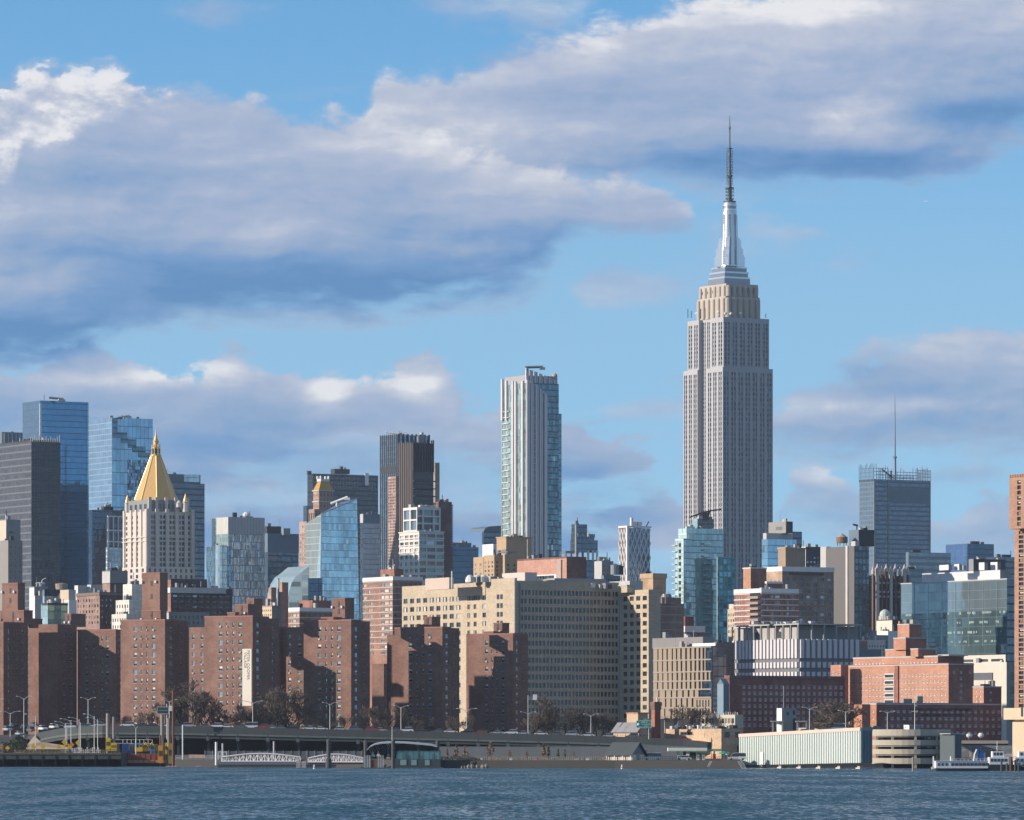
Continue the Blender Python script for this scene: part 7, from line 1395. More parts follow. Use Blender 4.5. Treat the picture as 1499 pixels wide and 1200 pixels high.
pile(481, 1084, 1124, 1578, .62, DKP, 'dark mooring pile with thick collar between the gangways', cap=DKP); o = bpy.data.objects['steel_pile.%03d' % 0] if 'steel_pile.000' in bpy.data.objects else None
b = MB(); b.lathe(at(481, 1124, 1578), [(.95, -1), (.95, 2.6), (.65, 3.1)], DKP, 12); c_ = [x for x in bpy.data.objects if x.get('label') == 'dark mooring pile with thick collar between the gangways'][0]
bb2 = b.build('collar', c_); bb2.location = -c_.location
for x in (535, 575.5, 640.5): pile(x, 1085.5, 1123.5, 1560 if x != 575.5 else 1544, .55, DKP, DG, group='landing mooring piles', cap=DKP)
Yt = 1556; s_ = Yt/F; o = empty('ferry_landing', at(532, 1124, Yt), 0, 'ferry landing pavilion with curved grey canopy over green glass', 'ferry landing')
L_ = 114*s_; gp = glass('glass_landing', (.12, .24, .25), .5, 1.6, 2.4, .08, .06, (.03, .05, .055), var=.4)
b = MB(); b.box(48*s_, 113*s_, 1, 9, 0.3, 25*s_, gp); b.build('glass_hall', o); b = MB(); b.box(-1, L_+.5, -.5, 10, -1, .28, DKP); b.build('pontoon', o)
prof = [(5, 27), (9, 31.5), (16, 35), (26, 37), (42, 38), (60, 37.5), (80, 36), (100, 34), (108, 32)]; b = MB(); CAN = plain('canopy_grey', (.50, .52, .52), .4, .3)
for (x0, z0), (x1, z1) in zip(prof, prof[1:]):
    q = [(x0*s_, -.8, z0*s_), (x1*s_, -.8, z1*s_), (x1*s_, 10.5, z1*s_+.3), (x0*s_, 10.5, z0*s_+.3)]; b.poly(q, CAN); b.poly([(x, y, z-.35) for x, y, z in q][::-1], CAN); b.poly([(q[0][0], -.8, q[0][2]-.35), (q[1][0], -.8, q[1][2]-.35), q[1], q[0]], CAN)
b.build('curved_canopy', o); b = MB()
for i in range(12): t = 8+i*3.2; z = (30+6.5*sin(min(1, i/9)*pi/2))*s_; b.tube((t*s_, 1, z-.5), ((t+3)*s_, 5, z-1.6), .1, STEEL, n=4); b.tube(((t+3)*s_, 1, z-1.5), (t*s_, 5, z-.6), .1, STEEL, n=4)
b.build('canopy_truss_lattice', o)
for x in (44, 62, 82, 104, 112): b = MB(); b.box(x*s_-.15, x*s_+.15, -.2, .1, .3, 26*s_, DKP); b.build('post', o)
b = MB(); b.box(46*s_, 113*s_, -.3, -.1, .3, 13*s_, plain('landing_panel', (.045, .07, .075), .5)); b.build('lower_panel', o)
for x, w_ in ((54, 9), (70, 8), (90, 7)): b = MB(); b.box(x*s_, (x+w_)*s_, -.42, -.31, 4*s_, 12*s_, plain('panel_pale_green', (.22, .32, .32), .5)); b.build('poster_board', o)
o = empty('slatted_screen', at(532, 1123.5, 1546), 0, 'screen of tall grey slats at the landing entrance', 'fence'); b = MB()
for i in range(18):
    if 6 < i < 12: continue
    x = i*1.65*s_; b.box(x, x+.22, 0, .2, 0, 18*s_, PALEC if i % 2 else STEEL)
b.build('slat', o, kind='stuff'); b = MB(); b.box(11*s_, 20*s_, .2, .4, 0, 2.4, RUST); b.build('gate', o)
for x, y in ((546, 1099), (554, 1098)):
    o = empty('white_awning', at(x, 1107, 1560), 0, 'bright white peaked awning under the curved canopy', 'awning', 'peaked white awnings'); b = MB(); w_ = 6*s_; h_ = (1107-y)*s_; b.poly([(-w_/2, 0, 0), (w_/2, 0, 0), (-w_*.1, .8, h_)], WHITE); b.poly([(w_/2, 0, 0), (w_/2, 2, 0), (-w_*.1, .8, h_)], WHITE); b.poly([(w_/2, 2, 0), (-w_/2, 2, 0), (-w_*.1, .8, h_)], WHITE); b.poly([(-w_/2, 2, 0), (-w_/2, 0, 0), (-w_*.1, .8, h_)], WHITE); b.build('fabric', o); b = MB(); b.tube((0, .5, -1.8), (0, .5, .1), .08, STEEL); b.build('pole', o)
for x, lb in ((460, 'white and red channel marker below the gangway joint'), (910.5, 'white channel marker in the water before the boathouse')):
    o = empty('channel_marker', at(x, 1125.5, 1505), 0, lb, 'buoy'); b = MB(); b.lathe((0, 0, -.3), [(.32, 0), (.32, .9), (.2, 1.0), (.2, 1.5), (.05, 1.6)], WHITE, 10); b.build('body', o); b = MB(); b.lathe((0, 0, .4), [(.335, 0), (.335, .2)], RED, 10); b.build('band', o)
for i in range(16):
    x = 676+random.uniform(0, 40); r = random.uniform(.3, .8); o = empty('rock', at(x, 1122.5, 1554), random.uniform(0, 6), 'pale riprap boulder at the waterline of the garden', 'rock', 'riprap boulders'); b = MB(); rr = random.Random(i); b.lathe((0, 0, -.4), [(r*.8, 0), (r*rr.uniform(.9, 1.1), .5*r+.2), (r*.6, r+.3), (r*.2, r*1.2+.4)], plain('rock_tan', (.24, .21, .17), .9), 7, rr.random()); b.build('stone', o)
for x, w_, m in ((746, 4, WHITE), (650, 6, STONE), (663, 4, WHITE), (690, 5, CONC), (703, 4, WHITE), (786, 3, RED), (728, 4, GRE[1]), (841, 6, CONC), (858, 4, WHITE)):
    s2 = 1564/F; o = empty('planter_box', at(x, 1112.5, 1564), 0, 'small planter or bench on the riverside garden edge', 'planter', 'garden planters'); b = MB(); b.box(0, w_*s2, 0, .6, 0, .7, m); b.box(.1, w_*s2-.1, .1, .5, .71, .85, DARKC); b.build('box', o)
# ------------------------------------------------------------------ boathouse, pump house, chimney, fuel station
Yh = 1568; s_ = Yh/F
o = empty('boathouse', at(890, 1112.5, Yh), radians(-36), 'small white boathouse with dark gabled roof on the quay', 'shed'); W = 43*s_; D_ = 6.5; hw = 8.0*s_
b = MB(); b.box(0, W, 0, D_, -.5, hw, plain('boathouse_wall', (.66, .60, .54), .8)); b.poly([(W, 0, hw), (W, D_, hw), (W, D_/2, hw+3.6)], BLUEC); b.poly([(0, 0, hw), (0, D_/2, hw+3.6), (0, D_, hw)], WHITE); b.build('wall', o)
b = MB(); ov = .7
for y0, y1, z0, z1 in ((-1, D_/2, hw-.1, hw+3.75), (D_/2, D_+1, hw+3.75, hw-.1)): b.poly([(-ov, y0, z0), (W+ov, y0, z0), (W+ov, y1, z1), (-ov, y1, z1)], plain('boathouse_roof', (.075, .09, .095), .7, streak=.1)); b.poly([(-ov, y0, z0-.2), (W+ov, y0, z0-.2), (W+ov, y1, z1-.2), (-ov, y1, z1-.2)][::-1], DARKC)
b.poly([(-ov, -1, hw-.3), (W+ov, -1, hw-.3), (W+ov, -1, hw-.1), (-ov, -1, hw-.1)], DARKC); b.build('roof', o)
for i in range(6): b = MB(); x = W*(i+.5)/6; b.box(x-.55, x+.55, -.08, -.02, -.3, hw-.4, plain('shutter_pale', (.55, .47, .40), .7)); b.build('shutter', o)
for i in range(4): b = MB(); x = W*i/3; b.box(x-.12, x+.12, -.9, -.7, -.5, hw-.25, WHITE); b.build('post', o)
b = MB(); b.box(W+.02, W+.1, D_*.35, D_*.6, 0, 2.0, GREYC); b.build('door', o)
o = empty('kiosk', at(936, 1111, 1574), 0, 'small salmon kiosk beside the boathouse', 'kiosk'); b = MB(); b.box(0, 2.2, 0, 2, 0, 2.4, plain('kiosk_salmon', (.5, .26, .2), .7)); b.build('wall', o); b = MB(); b.box(.3, .9, -.05, -.01, 1, 1.9, WHITE); b.build('window', o); b = MB(); b.box(-.2, 2.4, -.2, 2.2, 2.41, 2.6, DARKC); b.build('roof', o)
B = Bld('brick_chimney', 'square red brick chimney with corbelled dark top behind the green exit sign', 'chimney', 960, 1027, 1720)
k = B.blk(953.5, 958.5, 967, 1027); CHB = brick('brick_chimney', (.24, .085, .07)); B.walls('shaft', k, CHB, matL=brick('brick_chimney_lit', (.36, .15, .11)))
for e, z0, z1 in ((.35, 27.0, 28.1), (.2, 25.9, 26.95)): B.slab('corbel', k, plain('corbel_brown', (.18, .11, .09), .8), e, k['z1']-1.4*(1 if e > .3 else 1.9), k['z1']-1.4*(1 if e > .3 else 1.9)+1.2)
b = MB(); b.tube((k['u']+k['a']*.6, 1, k['z1']), (k['u']+k['a']*.6, 1, k['z1']+1.6), .25, WHITE); b.build('flue_cap', B.o)
B = Bld('pump_house', 'old pump house with grey pitched roof and buff gable below the hospital wing', 'building', 934, 1060, 1715, 20)
k = B.blk(898, 935, 951, 1072); B.walls('wall', k, plain('pump_wall', (.48, .34, .25), .85, streak=.15), R=fac(grid(3, 1, .5, .6, top=.6, zbot=1078), [S_DARK]), Lf=fac(grid(9, 1, .5, .6, top=.6, zbot=1078), [('pane_tan', 'frame_white', .15, 1, (), None)]))
b = MB(); a, bl, z = k['a'], k['b'], k['z1']; RS = plain('roof_slate', (.24, .24, .25), .7, streak=.1); p0, p1 = (-.6, -.6, z), (-.6, bl+.6, z); r0, r1 = (a/2, -.6, z+3.4), (a/2, bl+.6, z+3.4); q0, q1 = (a+.6, -.6, z), (a+.6, bl+.6, z); b.poly([p1, p0, r0, r1], RS); b.poly([q0, q1, r1, r0], RS); b.build('roof', B.o); b = MB(); b.poly([(0, -.02, z), (a, -.02, z), (a/2, -.02, z+3.1)], plain('pump_wall', (.48, .34, .25), .85)); b.build('gable', B.o); B.done(20)
pk = B.blk(917.5, 934, 948.5, 1044.5, 1066, 16); B.walls('buff_annex', pk, plain('annex_buff', (.50, .37, .25), .8)); B.slab('coping', pk, ORNG, .2, pk['z1']+.01, pk['z1']+.4)
B = Bld('roof_terrace_building', 'low buff brick building with cluttered roof terrace behind the fuel station', 'building', 1055, 1066, 1700)
k = B.blk(974, 1056, 1088, 1066.5); BUF = brick('brick_buff_low', (.46, .33, .22), var=.05); B.walls('wall', k, BUF, Lf=fac(grid(0, 1, hf=.55, ztop=1069, zbot=1078, cols=[(.38, .22)]), [('pane_dark', 'frame_grey', .12, 3, (), None)]), R=fac(grid(2, 1, .5, .6, ztop=1069, zbot=1082), [('pane_dark', 'frame_dark', .12, 2, (), None)]))
for i in range(34): q = B.local(at(random.uniform(982, 1084), 1066.5, 1716)); b = MB(); s2 = random.uniform(.25, .7); b.box(q[0]-s2, q[0]+s2, q[1]-s2, q[1]+s2, q[2]-.2, q[2]+random.uniform(.5, 1.3), random.choice([WHITE, PINKB, RUST, PALEC, DARKC, WHITE])); b.build('roof_clutter', B.o)
k2 = B.blk(1026, 1076, 1088, 1046, 1066, 26); B.walls('roof_greenhouse', k2, plain('greenhouse_frame', (.50, .47, .38), .7), Lf=fac(grid(10, 1, .82, .62, .02, .02, top=.7, bot=1.2), [('pane_tan', None, 0, 0, (), None), S_GREY])); 
for i in range(16): q = B.local(at(1030+i*3.3, 1046, 1740)); b = MB(); b.tube(q, (q[0], q[1], q[2]+random.uniform(.4, 1.1)), .16, random.choice([WHITE, PALEC])); b.build('roof_vent', B.o)
b = MB(); q = B.local(at(987, 1066, 1706)); b.poly([q, (q[0]+1.2, q[1], q[2]), (q[0]+2, q[1], q[2]+3)], WHITE); b.build('white_umbrella', B.o); B.done(40)
Yf = 1572; s_ = Yf/F; o = empty('fuel_station_canopy', at(978, 1113, Yf), 0, 'white and green fuel station canopy on white columns', 'fuel station'); W = 78*s_
b = MB(); b.box(0, 57*s_, 0, 8, 13.5*s_, 18.5*s_, WHITE); b.box(57*s_+.01, W, .4, 8, 13.5*s_, 17*s_, plain('canopy_green', (.20, .34, .22), .6)); b.build('canopy', o); b = MB(); b.box(-.03, 57*s_+.03, -.05, -.01, 13.4*s_, 14.6*s_, plain('canopy_lime', (.34, .50, .25), .5)); b.build('green_stripe', o)
for x in (15, 28, 43, 68): b = MB(); b.box(x*s_-.25, x*s_+.25, 2, 2.5, 0, 13.4*s_, WHITE); b.build('column', o)
for x, m in ((15, GRN), (43, GRN), (28, WHITE), (67, RED), (51, GRN)): q = empty('fuel_pump', at(978+x-1.5, 1113, Yf-1), 0, {'GRN': 'green topped fuel pump'}.get('x', 'fuel pump standing under the green canopy'), 'fuel pump', 'fuel pumps'); b = MB(); b.box(0, .9, 0, .5, 0, 1.5, WHITE if m is GRN else m); b.box(.15, .75, -.03, -.01, .9, 1.3, DARKC); b.build('cabinet', q); b = MB(); b.box(-.05, .95, -.03, .53, 1.51, 2.0, m); b.build('topper', q)
o = empty('green_umbrella', at(1060, 1113, 1566), 0, 'wide green parasol by the pale ramp building', 'parasol'); b = MB(); b.lathe((0, 0, 2.0), [(1.7, 0), (1.5, .3), (.1, .9)], plain('parasol_green', (.02, .3, .16), .6), 8); b.build('canopy', o); b = MB(); b.tube((0, 0, 0), (0, 0, 2.2), .06, STEEL); b.build('pole', o)
o = empty('satellite_dish', at(1065, 1104, 1590), 0, 'white round dish on a post near the green parasol', 'satellite dish'); b = MB(); b.tube((0, .2, -2), (0, .2, 0), .08, STEEL); b.build('pole', o); b = MB(); b.lathe((0, 0, -.3), [(.2, 0), (.6, .25), (.7, .6), (.5, 1.0)], WHITE, 10); b.build('dish', o)
for i, (x0, y0, x1, y1) in enumerate(((1036, 1122, 1040, 1114), (1087, 1126, 1080, 1114), (1091, 1126, 1084, 1112))): o = empty('ladder', at(x0, y0, 1528), 0, 'pale inclined boat ladder down the fuel quay', 'ladder', 'boat ladders'); b = MB(); e = at(x1, y1, 1528)-o.location; b.tube((0, 0, 0), e, .1, PALEC); b.tube((.4, 0, 0), e+Vector((.4, 0, 0)), .1, PALEC); b.build('stringer', o)
# ------------------------------------------------------------------ pale ramp building and round garage
CORR = plain('corrugated_pale', (.52, .58, .55), .5, .1, streak=.08, var=.05); CORB = plain('corrugated_blue', (.12, .19, .23), .5, .1, streak=.1)
B = Bld('ramp_building', 'pale green corrugated ramp building on piles over the water', 'parking ramp', 1260, 1068, 1520, ground=0.0)
k = B.blk(1082, 1260, 1277, 1068); GROUND_ = 0.0
def zr(y, v): Yp = 1520+v*cos(B.th); return Z_(y, Yp)
a, bl = k['a'], k['b']; zc, zl = zr(1069.5, 0), zr(1079, bl); bc, bl_ = zr(1116.5, 0), zr(1120, bl)
b = MB(); b.poly([(0, bl, bl_), (0, 0, bc), (0, 0, zc), (0, bl, zl)], CORR); b.poly([(a, 0, bc), (a, bl, bl_), (a, bl, zl), (a, 0, zc)], CORR); b.poly([(a, bl, bl_), (0, bl, bl_), (0, bl, zl), (a, bl, zl)], CORR); b.poly([(0, 0, zc), (a, 0, zc), (a, bl, zl), (0, bl, zl)], CONC); b.poly([(0, 0, bc), (0, bl, bl_), (a, bl, bl_), (a, 0, bc)], DARKM); b.build('wall', B.o)
b = MB(); b.poly([(0, 0, bc), (a, 0, bc), (a, 0, zc), (0, 0, zc)], CORB); b.build('end_wall', B.o)
b = MB(); n_ = 52
for i in range(n_): t = (i+.5)/n_; y = bl*t; z0 = bc+(bl_-bc)*t; z1 = zc+(zl-zc)*t; b.box(-.22, -.01, y-.28, y+.28, z0, z1-.05, CORR)
b.build('corrugation', B.o); b = MB()
for i in range(4): b.box(a*(.06+.25*i), a*(.16+.25*i), -.2, -.01, bc, zc-.05, CORB)
b.build('corrugation', B.o)
b = MB(); CP = plain('coping_pink', (.62, .50, .43), .7); b.poly([(-.25, bl, zl), (-.25, 0, zc), (-.25, 0, zc+1.0), (-.25, bl, zl+1.0)], CP); b.poly([(-.25, 0, zc+1.0), (.4, 0, zc+1.0), (.4, bl, zl+1.0), (-.25, bl, zl+1.0)], CP); b.poly([(.4, bl, zl), (.4, 0, zc), (.4, 0, zc+1.0), (.4, bl, zl+1.0)][::-1], CP); b.build('coping', B.o); b = MB(); b.box(0, a, -.22, .3, zc, zc+1.0, GREYC); b.build('end_coping', B.o)
b = MB(); y = bl*.79; b.box(-.30, -.23, y, y+1.8, bl_+.3, bl_+4, WHITE); b.build('hatch', B.o)
for i in range(6):
    y = bl*(.02+.16*i); b = MB(); b.box(.6, 2.0, y, y+1.4, -2, min(bc, bl_)-.02, CONC); b.box(.3, 2.3, y-.4, y+1.8, -2, .35, STONE); b.build('pier', B.o)
# garage drum
Yg = 1562; s_ = Yg/F; R_ = 58*s_; C0 = Vector((X_(1334, Yg+R_*.75), Yg+R_*.75, 0))
o = empty('round_garage', C0, 0, 'round open parking garage with curved cream parapets', 'parking garage'); CG = plain('garage_concrete', (.44, .40, .32), .85, streak=.15); n_ = 40
def ring(z0, z1, r0, r1, m, name):
    b = MB(); b.lathe((0, 0, 0), [(r0, z0), (r1, z1)], m, n_); b.build(name, o)
zg = lambda y: Z_(y, Yg)
for y0, y1 in ((1067.5, 1077), (1083, 1091), (1096.5, 1104), (1109.5, 1118)): ring(zg(y1), zg(y0), R_, R_, CG, 'parapet')
for y in (1078, 1092, 1105, 1117.5): b = MB(); b.lathe((0, 0, 0), [(R_-.3, zg(y+.8)), (R_-.3, zg(y))], CONC, n_); b.build('floor_slab', o)
b = MB(); b.lathe((0, 0, 0), [(R_*.72, -1), (R_*.72, zg(1070))], plain('garage_core_dark', (.045, .045, .05), .9), 24); b.build('core', o)
for i in range(5):
    a_ = radians(-160+36*i); b = MB(); b.box(R_*.955*cos(a_)-.35, R_*.955*cos(a_)+.35, R_*.955*sin(a_)-.35, R_*.955*sin(a_)+.35, -2, zg(1070), CG); b.build('column', o)
for i in range(16):
    a_ = radians(-60+random.uniform(-40, 40)); z = zg(random.choice((1094.5, 1108.5, 1081.5))); b = MB(); b.box(R_*.86*cos(a_)-.3, R_*.86*cos(a_)+.3, R_*.86*sin(a_)-.3, R_*.86*sin(a_)+.3, z, z+.5, random.choice([WHITE, STEEL])); b.build('bumper', o)
B = Bld('garage_stair_tower', 'dark blue grey corrugated stair tower at the end of the round garage', 'stair tower', 1399, 1076, 1556, 50, ground=0.0)
k = B.blk(1376, 1397, 1407.5, 1076, 1116); GROUND_ = 0; k['z1'] = Z_(1076, 1556); k['z0'] = Z_(1117, 1556); B.walls('wall', k, plain('stair_blue', (.06, .09, .105), .5, .1, streak=.12), parapet=.3); b = MB()
for i in range(9): y = k['b']*(i+.5)/9; b.box(-.18, -.01, y-.12, y+.12, k['z0'], k['z1'], CORB)
b.build('corrugation', B.o); b = MB(); b.box(2, 3.2, 2, 3.2, -2, k['z0']-.01, CONC); b.build('pier', B.o)
b = MB(); b.box(k['a']-5, k['a']+6, 1, 5, k['z1']+.31, k['z1']+.55, PALEC); b.build('canopy', B.o)
Yr = 1592
def roofbox(name, label, cat, xl, xc, xr, y0, y1, m, mL, extras=()):
    B = Bld(name, label, cat, xc, y0, Yr, ground=0.0); k = B.blk(xl, xc, xr, y0, y1); k['z1'] = Z_(y0, Yr); k['z0'] = Z_(y1, Yr); B.walls('wall', k, m, matL=mL); return B, k
B, k = roofbox('stair_head', 'white stair house with small windows and an aerial on the garage roof', 'stair house', 1137, 1144.5, 1166, 1036.5, 1075, GREYC, WHITE)
b = MB(); b.box(k['a']*.76, k['a']*.9, -.1, -.01, k['z1']-2, k['z1']-.6, DARKC); b.build('window', B.o); b = MB(); b.box(k['a']*.35, k['a']*.45, -.1, -.01, k['z1']-2.2, k['z1']-1.2, DARKC); b.build('window', B.o); b = MB(); b.box(k['a']*.77, k['a']*.95, -.1, -.01, k['z0']+.5, k['z0']+5, DARKC); b.build('door', B.o)
b = MB(); q = (k['a']*.25, 1, k['z1']); b.tube(q, (q[0], 1, q[2]+6.9), .09, LS); b.tube((q[0]-1, 1, q[2]+4), (q[0]+1, 1, q[2]+4), .05, LS); b.build('aerial', B.o)
for x0, x1, yy in ((1129, 1147, 1055), (1165, 1182, 1055)):
    B_ = empty('roof_canopy', at(x0, 1074, 1590), 0, 'concrete canopy on thick legs %s the white stair house' % ('before' if x0 < 1140 else 'behind'), 'canopy'); w_ = (x1-x0)*1590/F; h_ = (1074-yy)*1590/F; b = MB(); b.box(0, w_, 0, 4, h_-.35, h_, CONC); b.build('roof_slab', B_)
    for t in (.08, .85): b = MB(); b.box(w_*t, w_*t+.45, .2, .8, 0, h_-.36, CONC); b.build('leg', B_)
B, k = roofbox('roof_parapet', 'cream parapet wall behind the garage roof', 'wall', 1150, 1200, 1232, 1066, 1076, CG, CG); b = MB(); b.box(-.1, k['a'], -.1, k['b'], k['z1']+.01, k['z1']+.2, PALEC); b.build('coping', B.o)
B, k = roofbox('roof_cabin', 'small white and grey cabin on the round garage roof', 'cabin', 1323, 1331, 1347, 1061.5, 1070, GREYC, WHITE); b = MB(); b.box(-.1, k['a']+.1, -.1, k['b']+.1, k['z1']+.01, k['z1']+.15, PALEC); b.build('roof_edge', B.o)
o = empty('flagpole', at(1339, 1070, 1580), 0, 'white crossed mast with small flag on the round garage', 'flagpole'); s_ = 1580/F; b = MB(); b.tube((0, 0, 0), (0, 0, 42*s_), .14, WHITE, .08); b.build('pole', o); b = MB(); b.tube((-5*s_, 0, 29*s_), (5*s_, 0, 29*s_), .09, WHITE); b.build('yard', o); b = MB(); b.poly([(.1, 0, 40*s_), (4*s_, .1, 37*s_), (4*s_, .1, 36*s_), (.1, 0, 36.5*s_)], WHITE); b.build('flag', o)
# ------------------------------------------------------------------ right hand quay and boats
o = empty('river_drive', at(1404, 1087, 1640), 0, 'pale edged elevated drive between the garage and the river tower', 'viaduct'); s_ = 1640/F; L_ = 72*s_; b = MB(); b.box(0, L_, 0, 14, -.3, .7, plain('drive_edge', (.44, .37, .31), .8, streak=.1)); b.build('deck', o); b = MB(); b.box(0, L_, .4, 13, -1.4, -.31, DARKC); b.build('girder', o)
for i in range(5): b = MB(); b.box(L_*i/4.2, L_*i/4.2+.5, 4, 4.5, -4.6, -1.41, CONC); b.build('column', o)
o = empty('mesh_fence', at(1408, 1109, 1600), 0, 'tall grey green mesh fence on the quay behind the boats', 'fence'); s_ = 1600/F; L_ = 74*s_; b = MB()
for i in range(75): b.tube((L_*i/74, 0, -1), (L_*i/74, 0, 18*s_), .035, STEEL, n=4)
for z in (2, 9, 18): b.tube((0, 0, z*s_), (L_, 0, z*s_), .04, STEEL, n=4)
b.build('mesh', o, kind='stuff'); b = MB(); b.box(0, L_, .3, .4, 2, 13*s_, plain('fence_screen', (.20, .28, .26), .8, var=.3, scale=.6)); b.build('green_screen', o)
def hull(b, L_, w_, h_, m, bow=.18):
    pl = [(0, -w_*.42), (L_*(1-bow), -w_/2), (L_, 0), (L_*(1-bow), w_/2), (0, w_*.42)]; k = len(b.v); n = len(pl); q = b.mat(m)
    b.v += [(x*.97+L_*.01, y*.8, -.6) for x, y in pl]+[(x, y, h_) for x, y in pl]
    for i in range(n): j = (i+1) % n; b.f.append((k+i, k+j, k+n+j, k+n+i)); b.mi.append(q)
    b.f.append(tuple(k+n+i for i in range(n))); b.mi.append(q)
HD = plain('hull_navy', (.03, .04, .06), .4); BW = plain('boat_white', (.74, .72, .73), .4, var=.04)
Yq = 1400; s_ = Yq/F; o = empty('tour_boat', at(1367, 1128.5, Yq), radians(4), 'long white tour boat with a row of square windows, moored by the garage', 'boat'); L_ = 84*s_
b = MB(); hull(b, L_, 5.0, .75, HD); b.build('hull', o); b = MB(); b.box(.3, L_*.93, -2.2, 2.2, .77, 2.65, BW); b.build('cabin', o); b = MB(); b.box(.1, L_*.95, -2.4, 2.4, 2.66, 2.8, BW); b.build('roof', o)
for i in range(13): x = L_*.045+L_*.068*i; x += .5 if i > 2 else 0; b = MB(); b.box(x, x+(.62 if i < 3 else .9), -2.26, -2.21, 1.45, 2.2, PANE_D); b.build('window', o)
b = MB(); b.tube((-.4, -2, 0), (-.4, -2, 4.0), .2, BW); b.tube((4.5, -1, 2.8), (4.5, -1, 4.0), .25, BW); b.build('bollard_post', o); b = MB()
for i in range(10): b.tube((L_*.3+i*1.1, -2.2, 2.8), (L_*.3+i*1.1, -2.2, 3.3), .04, BW, n=4)
b.tube((L_*.3, -2.2, 3.3), (L_*.3+10, -2.2, 3.3), .04, BW, n=4); b.build('deck_rail', o)
def workboat(x, label, Y, L_, col):
    o = empty('motor_yacht', at(x, 1128, Y), radians(3), label, 'boat'); b = MB(); hull(b, L_, 4.6, 1.7, HD if col else BW); b.build('hull', o); b = MB(); b.box(L_*.08, L_*.8, -1.9, 1.9, 1.72, 3.7, BW); b.build('cabin', o); b = MB(); b.box(L_*.2, L_*.62, -1.5, 1.5, 3.72, 5.3, BW); b.build('upper_cabin', o)
    for i in range(5): b = MB(); xx = L_*(.12+.13*i); b.box(xx, xx+.7, -1.96, -1.91, 2.5, 3.3, PANE_D); b.build('window', o)
    for i in range(3): b = MB(); xx = L_*(.24+.12*i); b.box(xx, xx+.6, -1.56, -1.51, 4.2, 5.0, PANE_D); b.build('window', o)
    b = MB(); b.tube((L_*.4, 0, 5.3), (L_*.4, 0, 8.2), .08, BW); b.tube((L_*.34, 0, 6.6), (L_*.46, 0, 6.6), .06, BW); b.build('mast', o); b = MB()
    for i in range(9): b.tube((L_*.62+i*.28, -1.6, 3.7), (L_*.62+i*.28, -1.6, 4.6), .04, BW, n=4)
    b.tube((L_*.62, -1.6, 4.6), (L_*.62+2.3, -1.6, 4.6), .04, BW, n=4); b.build('deck_rail', o)
workboat(1444, 'white two decked motor yacht behind the dark mooring piles', 1415, 7.4, 1); workboat(1481, 'white motor yacht partly cut off at the river tower', 1420, 9.0, 1)
o = empty('service_skiff', at(1359, 1128.5, 1392), 0, 'tiny grey skiff at the stern of the tour boat', 'boat'); b = MB(); hull(b, 2.4, 1.1, .5, STEEL); b.build('hull', o); b = MB(); b.box(.8, 1.4, -.3, .3, .51, 1.1, WHITE); b.build('console', o)
o = empty('blue_crane_rig', at(1428, 1112, 1500), 0, 'bright blue covered machine standing behind the tour boat', 'machine'); s_ = 1500/F; b = MB(); b.box(.4*s_*10, 12*s_, 0, 2.4, -2, 13*s_, BLU); b.box(1*s_, 6*s_, .2, 2, 13*s_+.01, 17*s_, BLU); b.build('cover', o); b = MB(); b.box(12.2*s_, 14*s_, .2, .9, -2, 10*s_, WHITE); b.build('post', o); b = MB(); b.path([(-3*s_, 0, -1), (-1*s_, 0, 8*s_), (2*s_, 0, 15*s_)], .3, WHITE); b.build('arm', o)
for x, y0, m, lb in ((1466, 1114, DKP, 'dark wooden dolphin pile before the white motor yacht'), (1479.5, 1108, RUST, 'rust red mooring pile beside the gangplank'), (1474, 1117, DKP, 'short dark mooring pile between its taller neighbours'), (1486, 1112, DKP, 'dark mooring pile nearest the edge gangplank'), (1491, 1116, DKP, 'stubby dark mooring pile at the frame edge'), (1336.5, 1108, PILE, 'thin brown pile before the round garage')): pile(x, y0, 1130, 1385, .28, m, lb, 'mooring_pile')
o = empty('gangplank', at(1486, 1126, 1392), 0, 'grey railed gangplank leading down to the yachts', 'gangplank'); b = MB(); b.path([(-.6, 0, 2.2), (4.2, 0, -.2)], .14, STEEL); b.path([(-.6, 0, 3.2), (4.2, 0, .8)], .07, STEEL); b.build('stringer', o); b = MB()
for i in range(7): b.tube((-.6+.8*i, 0, 2.2-.4*i), (-.6+.8*i, 0, 3.2-.4*i), .05, STEEL, n=4)
b.build('post', o, kind='stuff')
for x, lb in ((1419, 'white dish among the plants before the lettered college'), (1436, 'larger white dish before the lettered college')): o = empty('satellite_dish', at(x, 1080, 1760), 0.5, lb, 'satellite dish'); b = MB(); b.tube((0, .3, -2), (0, .3, .4), .1, STEEL); b.build('pole', o); b = MB(); b.lathe((0, 0, 0), [(.4, 0), (1.0, .5), (1.1, 1.0), (.6, 1.7)], WHITE, 10); b.build('dish', o)
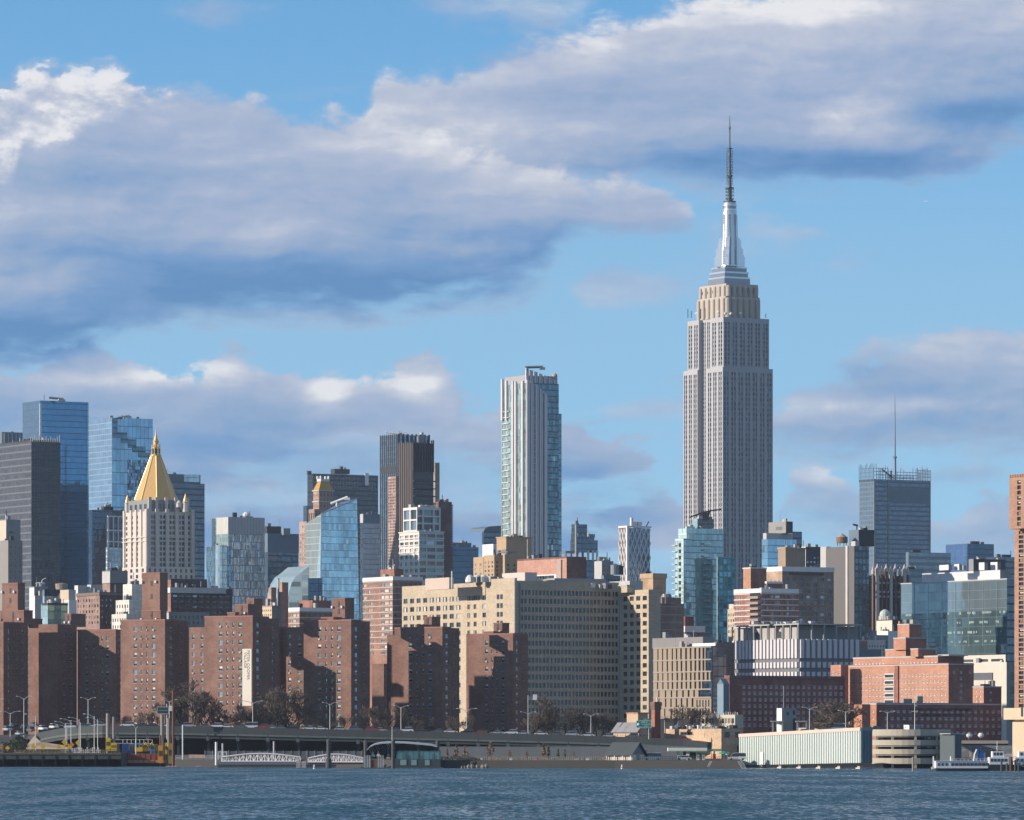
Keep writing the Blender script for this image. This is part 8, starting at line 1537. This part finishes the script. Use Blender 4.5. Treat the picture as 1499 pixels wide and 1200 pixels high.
# ------------------------------------------------------------------ an airliner far off
o = empty('airliner', at(1356, 294.5, 20000), radians(-42), 'tiny white airliner in the clear sky beside the spire', 'aeroplane'); 
b = MB(); b.tube((-7, 0, 0), (6, 0, .6), 1.0, BW, n=10); b.tube((6, 0, .6), (8.5, 0, .7), 1.0, BW, .2, 10); b.tube((-10, 0, .3), (-7, 0, 0), .2, BW, 1.0, 10); b.build('fuselage', o)
for sy in (-1, 1): b = MB(); b.poly([(1.5, sy*.8, 0), (-1.5, sy*.8, 0), (-4, sy*9, .6), (-3, sy*9, .6)], BW); b.poly([(1.5, sy*.8, -.2), (-1.5, sy*.8, -.2), (-4, sy*9, .4), (-3, sy*9, .4)][::-1], BW); b.build('wing', o)
b = MB(); b.poly([(-7.5, -.1, .8), (-9.8, -.1, .8), (-10.6, -.1, 3.8), (-9.6, -.1, 3.8)], BW); b.poly([(-7.5, .1, .8), (-9.8, .1, .8), (-10.6, .1, 3.8), (-9.6, .1, 3.8)][::-1], BW); b.build('tail_fin', o)

# ------------------------------------------------------------------ plant and pipes on the flat roofs
PLAIN_ROOF = ('brick_tower', 'pyramid_tower', 'slanted_tower', 'curved_glass_block', 'stepped_skyscraper', 'screened_tower', 'finned_tower', 'brick_chimney', 'pump_house', 'ramp_building', 'garage_stair_tower', 'blue_wall_block', 'roof_parapet', 'roof_cabin', 'rounded_tower', 'gold_capped_tower', 'stair_head', 'concrete_plinth', 'beige_hospital', 'roof_terrace_building', 'white_rooftop_units', 'gothic_tower')
rr = random.Random(5)
for Bq in ALL:
    if Bq.o.name.split('.')[0] in PLAIN_ROOF or not Bq.blocks: continue
    for k, pp in sorted(Bq.blocks, key=lambda t: -t[0]['z1'])[:3]:
        if k['a'] < 4 or k['b'] < 4: continue
        for i in range(rr.randint(2, 5) if Bq.Y < 2900 else 2):
            w_, d_, h_ = rr.uniform(.8, 2.6), rr.uniform(.8, 2.6), rr.uniform(.7, 2.4); w_ = min(w_, k['a']*.3); d_ = min(d_, k['b']*.3)
            x = k['u']+rr.uniform(.1, .95)*(k['a']-w_); y = k['v']+rr.uniform(.1, .9)*(k['b']-d_); b = MB(); b.box(x, x+w_, y, y+d_, k['z1']+.01, k['z1']+pp+h_, rr.choice([GREYC, PALEC, DARKC, STEEL, CONC])); b.build('roof_unit', Bq.o)
        x = k['u']+rr.uniform(.1, .9)*k['a']; y = k['v']+rr.uniform(.15, .8)*k['b']; b = MB(); b.tube((x, y, k['z1']+.01), (x, y, k['z1']+pp+rr.uniform(2, 5)), .12 if Bq.Y < 2400 else .22, rr.choice([PALEC, STEEL, DARKM])); b.build('vent_pipe', Bq.o)
# ================================================================== the air
hm = bpy.data.materials.new('haze'); hm.use_nodes = True; hn = hm.node_tree; hn.nodes.clear()
pv = hn.nodes.new('ShaderNodeVolumePrincipled'); ho = hn.nodes.new('ShaderNodeOutputMaterial'); hn.links.new(pv.outputs[0], ho.inputs['Volume'])
pv.inputs['Color'].default_value = (0.72, 0.84, 0.97, 1); pv.inputs['Density'].default_value = 3.0e-5; pv.inputs['Anisotropy'].default_value = 0.25
b = MB(); b.box(-3200, 3200, -400, 5200, -4.2, 480, hm); ob = b.build('haze', kind='stuff')
